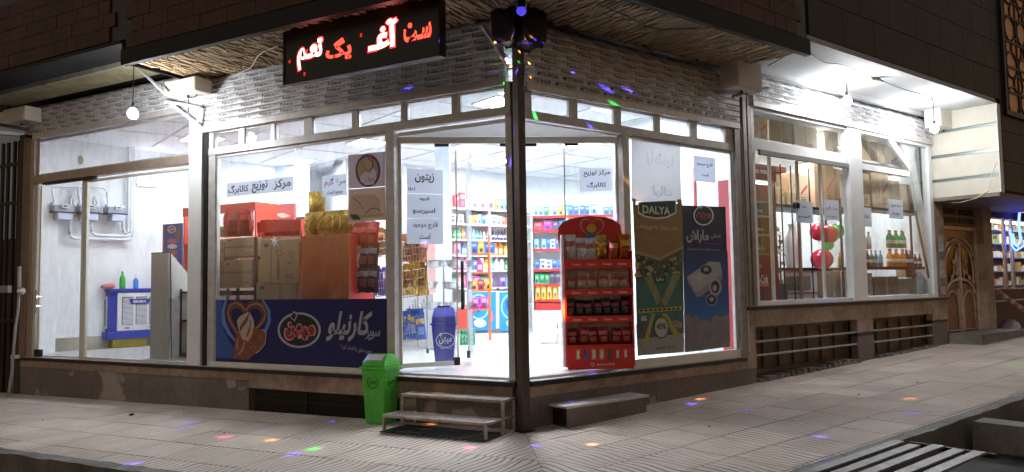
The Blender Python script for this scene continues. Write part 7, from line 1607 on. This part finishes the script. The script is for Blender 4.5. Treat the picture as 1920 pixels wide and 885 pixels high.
# ================================================================== ON THE PAVEMENT
GB = C('green_bin', (.10, .58, .06), .36, 0, .25, 5)
P = FL.w(-1.88, -.16, 0); gz_ = gz(P.x, P.y)
gb, x0, x1, y0, y1 = bin_(FL, -2.02, -1.735, -.27, -.02, gz_, .66, .83, GB, 'bright green swing top bin on the pavement beside the metal steps', 'green_bin', tw=.035, panel=C('grey_flap', (.62, .63, .62), .5, 0, .15, 8))
em = C('bin_emboss', (.008, .05, .008), .5)
sl = (y0-(-.27))/.66
def tiltfix(o, ang): o.rotation_euler.x += ang
u_c, zc = (x0+x1)/2, gz_+.50
yq = -.27+(y0+.27)*(.50/.66)
mr = MB().ring(0, 0, .085, .075, .008, 0, n=26); mt = text_mb('میهن', w=.10, h=.05, bold=.04, depth=.002)
mr.add(mt); 
for (loc_, rz_) in (((u_c, yq-.003, zc), 0), (((-1.735+(x1+1.735)*.50/.66)+.003, (-.27-.02)/2, zc), math.pi/2)):
    o = bpy.data.objects.new('embossed_logo', mr.mesh('embossed_logo', em)); o.location = (loc_[0]-gb['_b'][0], loc_[1]-gb['_b'][1], loc_[2]-gb['_b'][2]); o.rotation_euler = (-.05, 0, rz_); put(o, gb)
# metal steps
STM = C('painted_angle_steel', (.46, .41, .37), .5, .4, .4, 12, .2, 40)
g0 = FL.w(-.75, -.4, 0); gzz = gz(g0.x, g0.y)
ms_ = thing('metal_steps', 'two tread slatted steel steps standing in front of the shop door', 'steps', FL, -.77, -.33, gzz)
for (d0, d1, zt, u0, u1) in ((-.64, -.33, .19, -1.47, -.10), (-.32, -.03, .385, -1.45, -.07)):
    z_ = gzz+zt
    part('tread_frame', MB().box((u0, d0, z_-.03), (u1, d0+.022, z_)).box((u0, d1-.022, z_-.03), (u1, d1, z_)).box((u0, d0+.022, z_-.03), (u0+.025, d1-.022, z_)).box((u1-.025, d0+.022, z_-.03), (u1, d1-.022, z_)), STM, ms_, bevel=.002)
    for k in range(6):
        dd_ = d0+.045+k*(d1-d0-.08)/6; part('slat', MB().box((u0+.025, dd_, z_-.012), (u1-.025, dd_+.017, z_-.001)), STM, ms_)
    for a in (u0, u1-.03): part('leg', MB().box((a, d0, gzz-.01), (a+.03, d0+.03, z_-.0305)), STM, ms_)
for a in (-1.45, -.10): part('leg', MB().box((a, -.06, gzz-.01), (a+.03, -.03, gzz+.3545)), STM, ms_); part('side_brace', MB().box((a+.004, -.61, gzz+.165), (a+.026, -.06, gzz+.188)), STM, ms_)
# shadow of the step slats, built as a dark raised mesh
g = thing('step_shadow', 'dark slat shadow of the metal steps, built as a mesh', 'shadow', FL, -.75, -.5, gzz)
mm_ = MB()
for i in range(17): u_ = -1.46+i*.0835; mm_.box((u_, -.70, gzz+.004), (u_+.04, -.22, gzz+.014))
for j in range(9): d_ = -.70+j*.057; mm_.box((-1.46, d_, gzz+.006), (-.08, d_+.025, gzz+.016))
part('mesh', mm_, RUBBER_SHADOW, g)
# stone step block
g1 = FR.w(1.03, -.17, 0); gq = gz(g1.x, g1.y)
sb_ = thing('stone_block_step', 'low stone slab step with pale top at the right of the corner', 'step', FR, 1.03, -.17, gq); zt = gq+.225
part('top_slab', MB().box((.35, -.345, zt-.028), (1.70, -.03, zt)), C('pale_slab', (.62, .60, .60), .45, 0, .15, 6), sb_, bevel=.004)
part('front_slab', MB().box((.38, -.325, gq-.05), (1.67, -.30, zt-.029)), GRAN, sb_); part('end_slab_or_hollow', MB().box((1.645, -.299, gq-.05), (1.67, -.03, zt-.029)), GRAN, sb_); part('end_slab_or_hollow', MB().box((.42, -.299, gq-.05), (.44, -.03, zt-.029)), BLKST, sb_)  # black left end stands in for the dark open hollow
# small stones
for k, (x, y, s_) in enumerate(((247, 779, .035), (80, 788, .012), (930, 862, .012), (1395, 683, .02), (1720, 718, .015), (345, 768, .012))):
    gp = ground_xy(x, y); m_ = MB().lathe([(.5, 0), (1, .3), (.8, .7), (.3, .9)], (0, 0, 0), 7); m_.v = [tuple(Vector(p)*s_) for p in m_.v]; rough(m_, s_*.4, 20)
    single('pebble', m_, C('pebble_dark', (.06, .055, .05), .8), FW, gp, 'small dark stone lying on the pavement, '+('biggest, near the left', 'at the far left edge', 'in front of the steps', 'by the raised bay wall', 'on the right stretch', 'close to the left wall')[k], 'stone')

for k, (x, y) in enumerate(((150, 800), (420, 812), (560, 850), (610, 775), (1120, 858), (1330, 800), (1480, 742), (1610, 740), (1560, 690), (860, 870))):
    gp = ground_xy(x, y); m_ = MB(); a = k*1.3; c_, s_ = math.cos(a)*.02, math.sin(a)*.02
    m_.face([(-c_, -s_, .004), (s_*.7, -c_*.7, .010), (c_, s_, .004), (-s_*.7, c_*.7, .007)])
    m_.box((-.008, -.004, .001), (.012, .004, .006)); single('litter_scrap', m_, C('scrap_%d' % (k % 2), ((.62, .58, .5), (.12, .08, .05))[k % 2], .9), FW, gp, ('pale' if k % 2 == 0 else 'brown')+' tiny litter scrap on the pavement, '+('far left', 'left below the vent', 'near the bottom left of centre', 'beside the green bin shadow', 'bottom, right of the post', 'in front of the stone step', 'on the mid right tiles', 'right of middle near the gutter', 'below the cellar windows', 'bottom centre by the steps')[k], 'litter')
# ------------------------------------------------------------------ tidy
for o in SC.objects:
    for k in ('_b', '_w'):
        if k in o: del o[k]
for o in list(SC.objects):
    if o.type == 'MESH' and len(o.data.vertices) == 0: bpy.data.objects.remove(o)
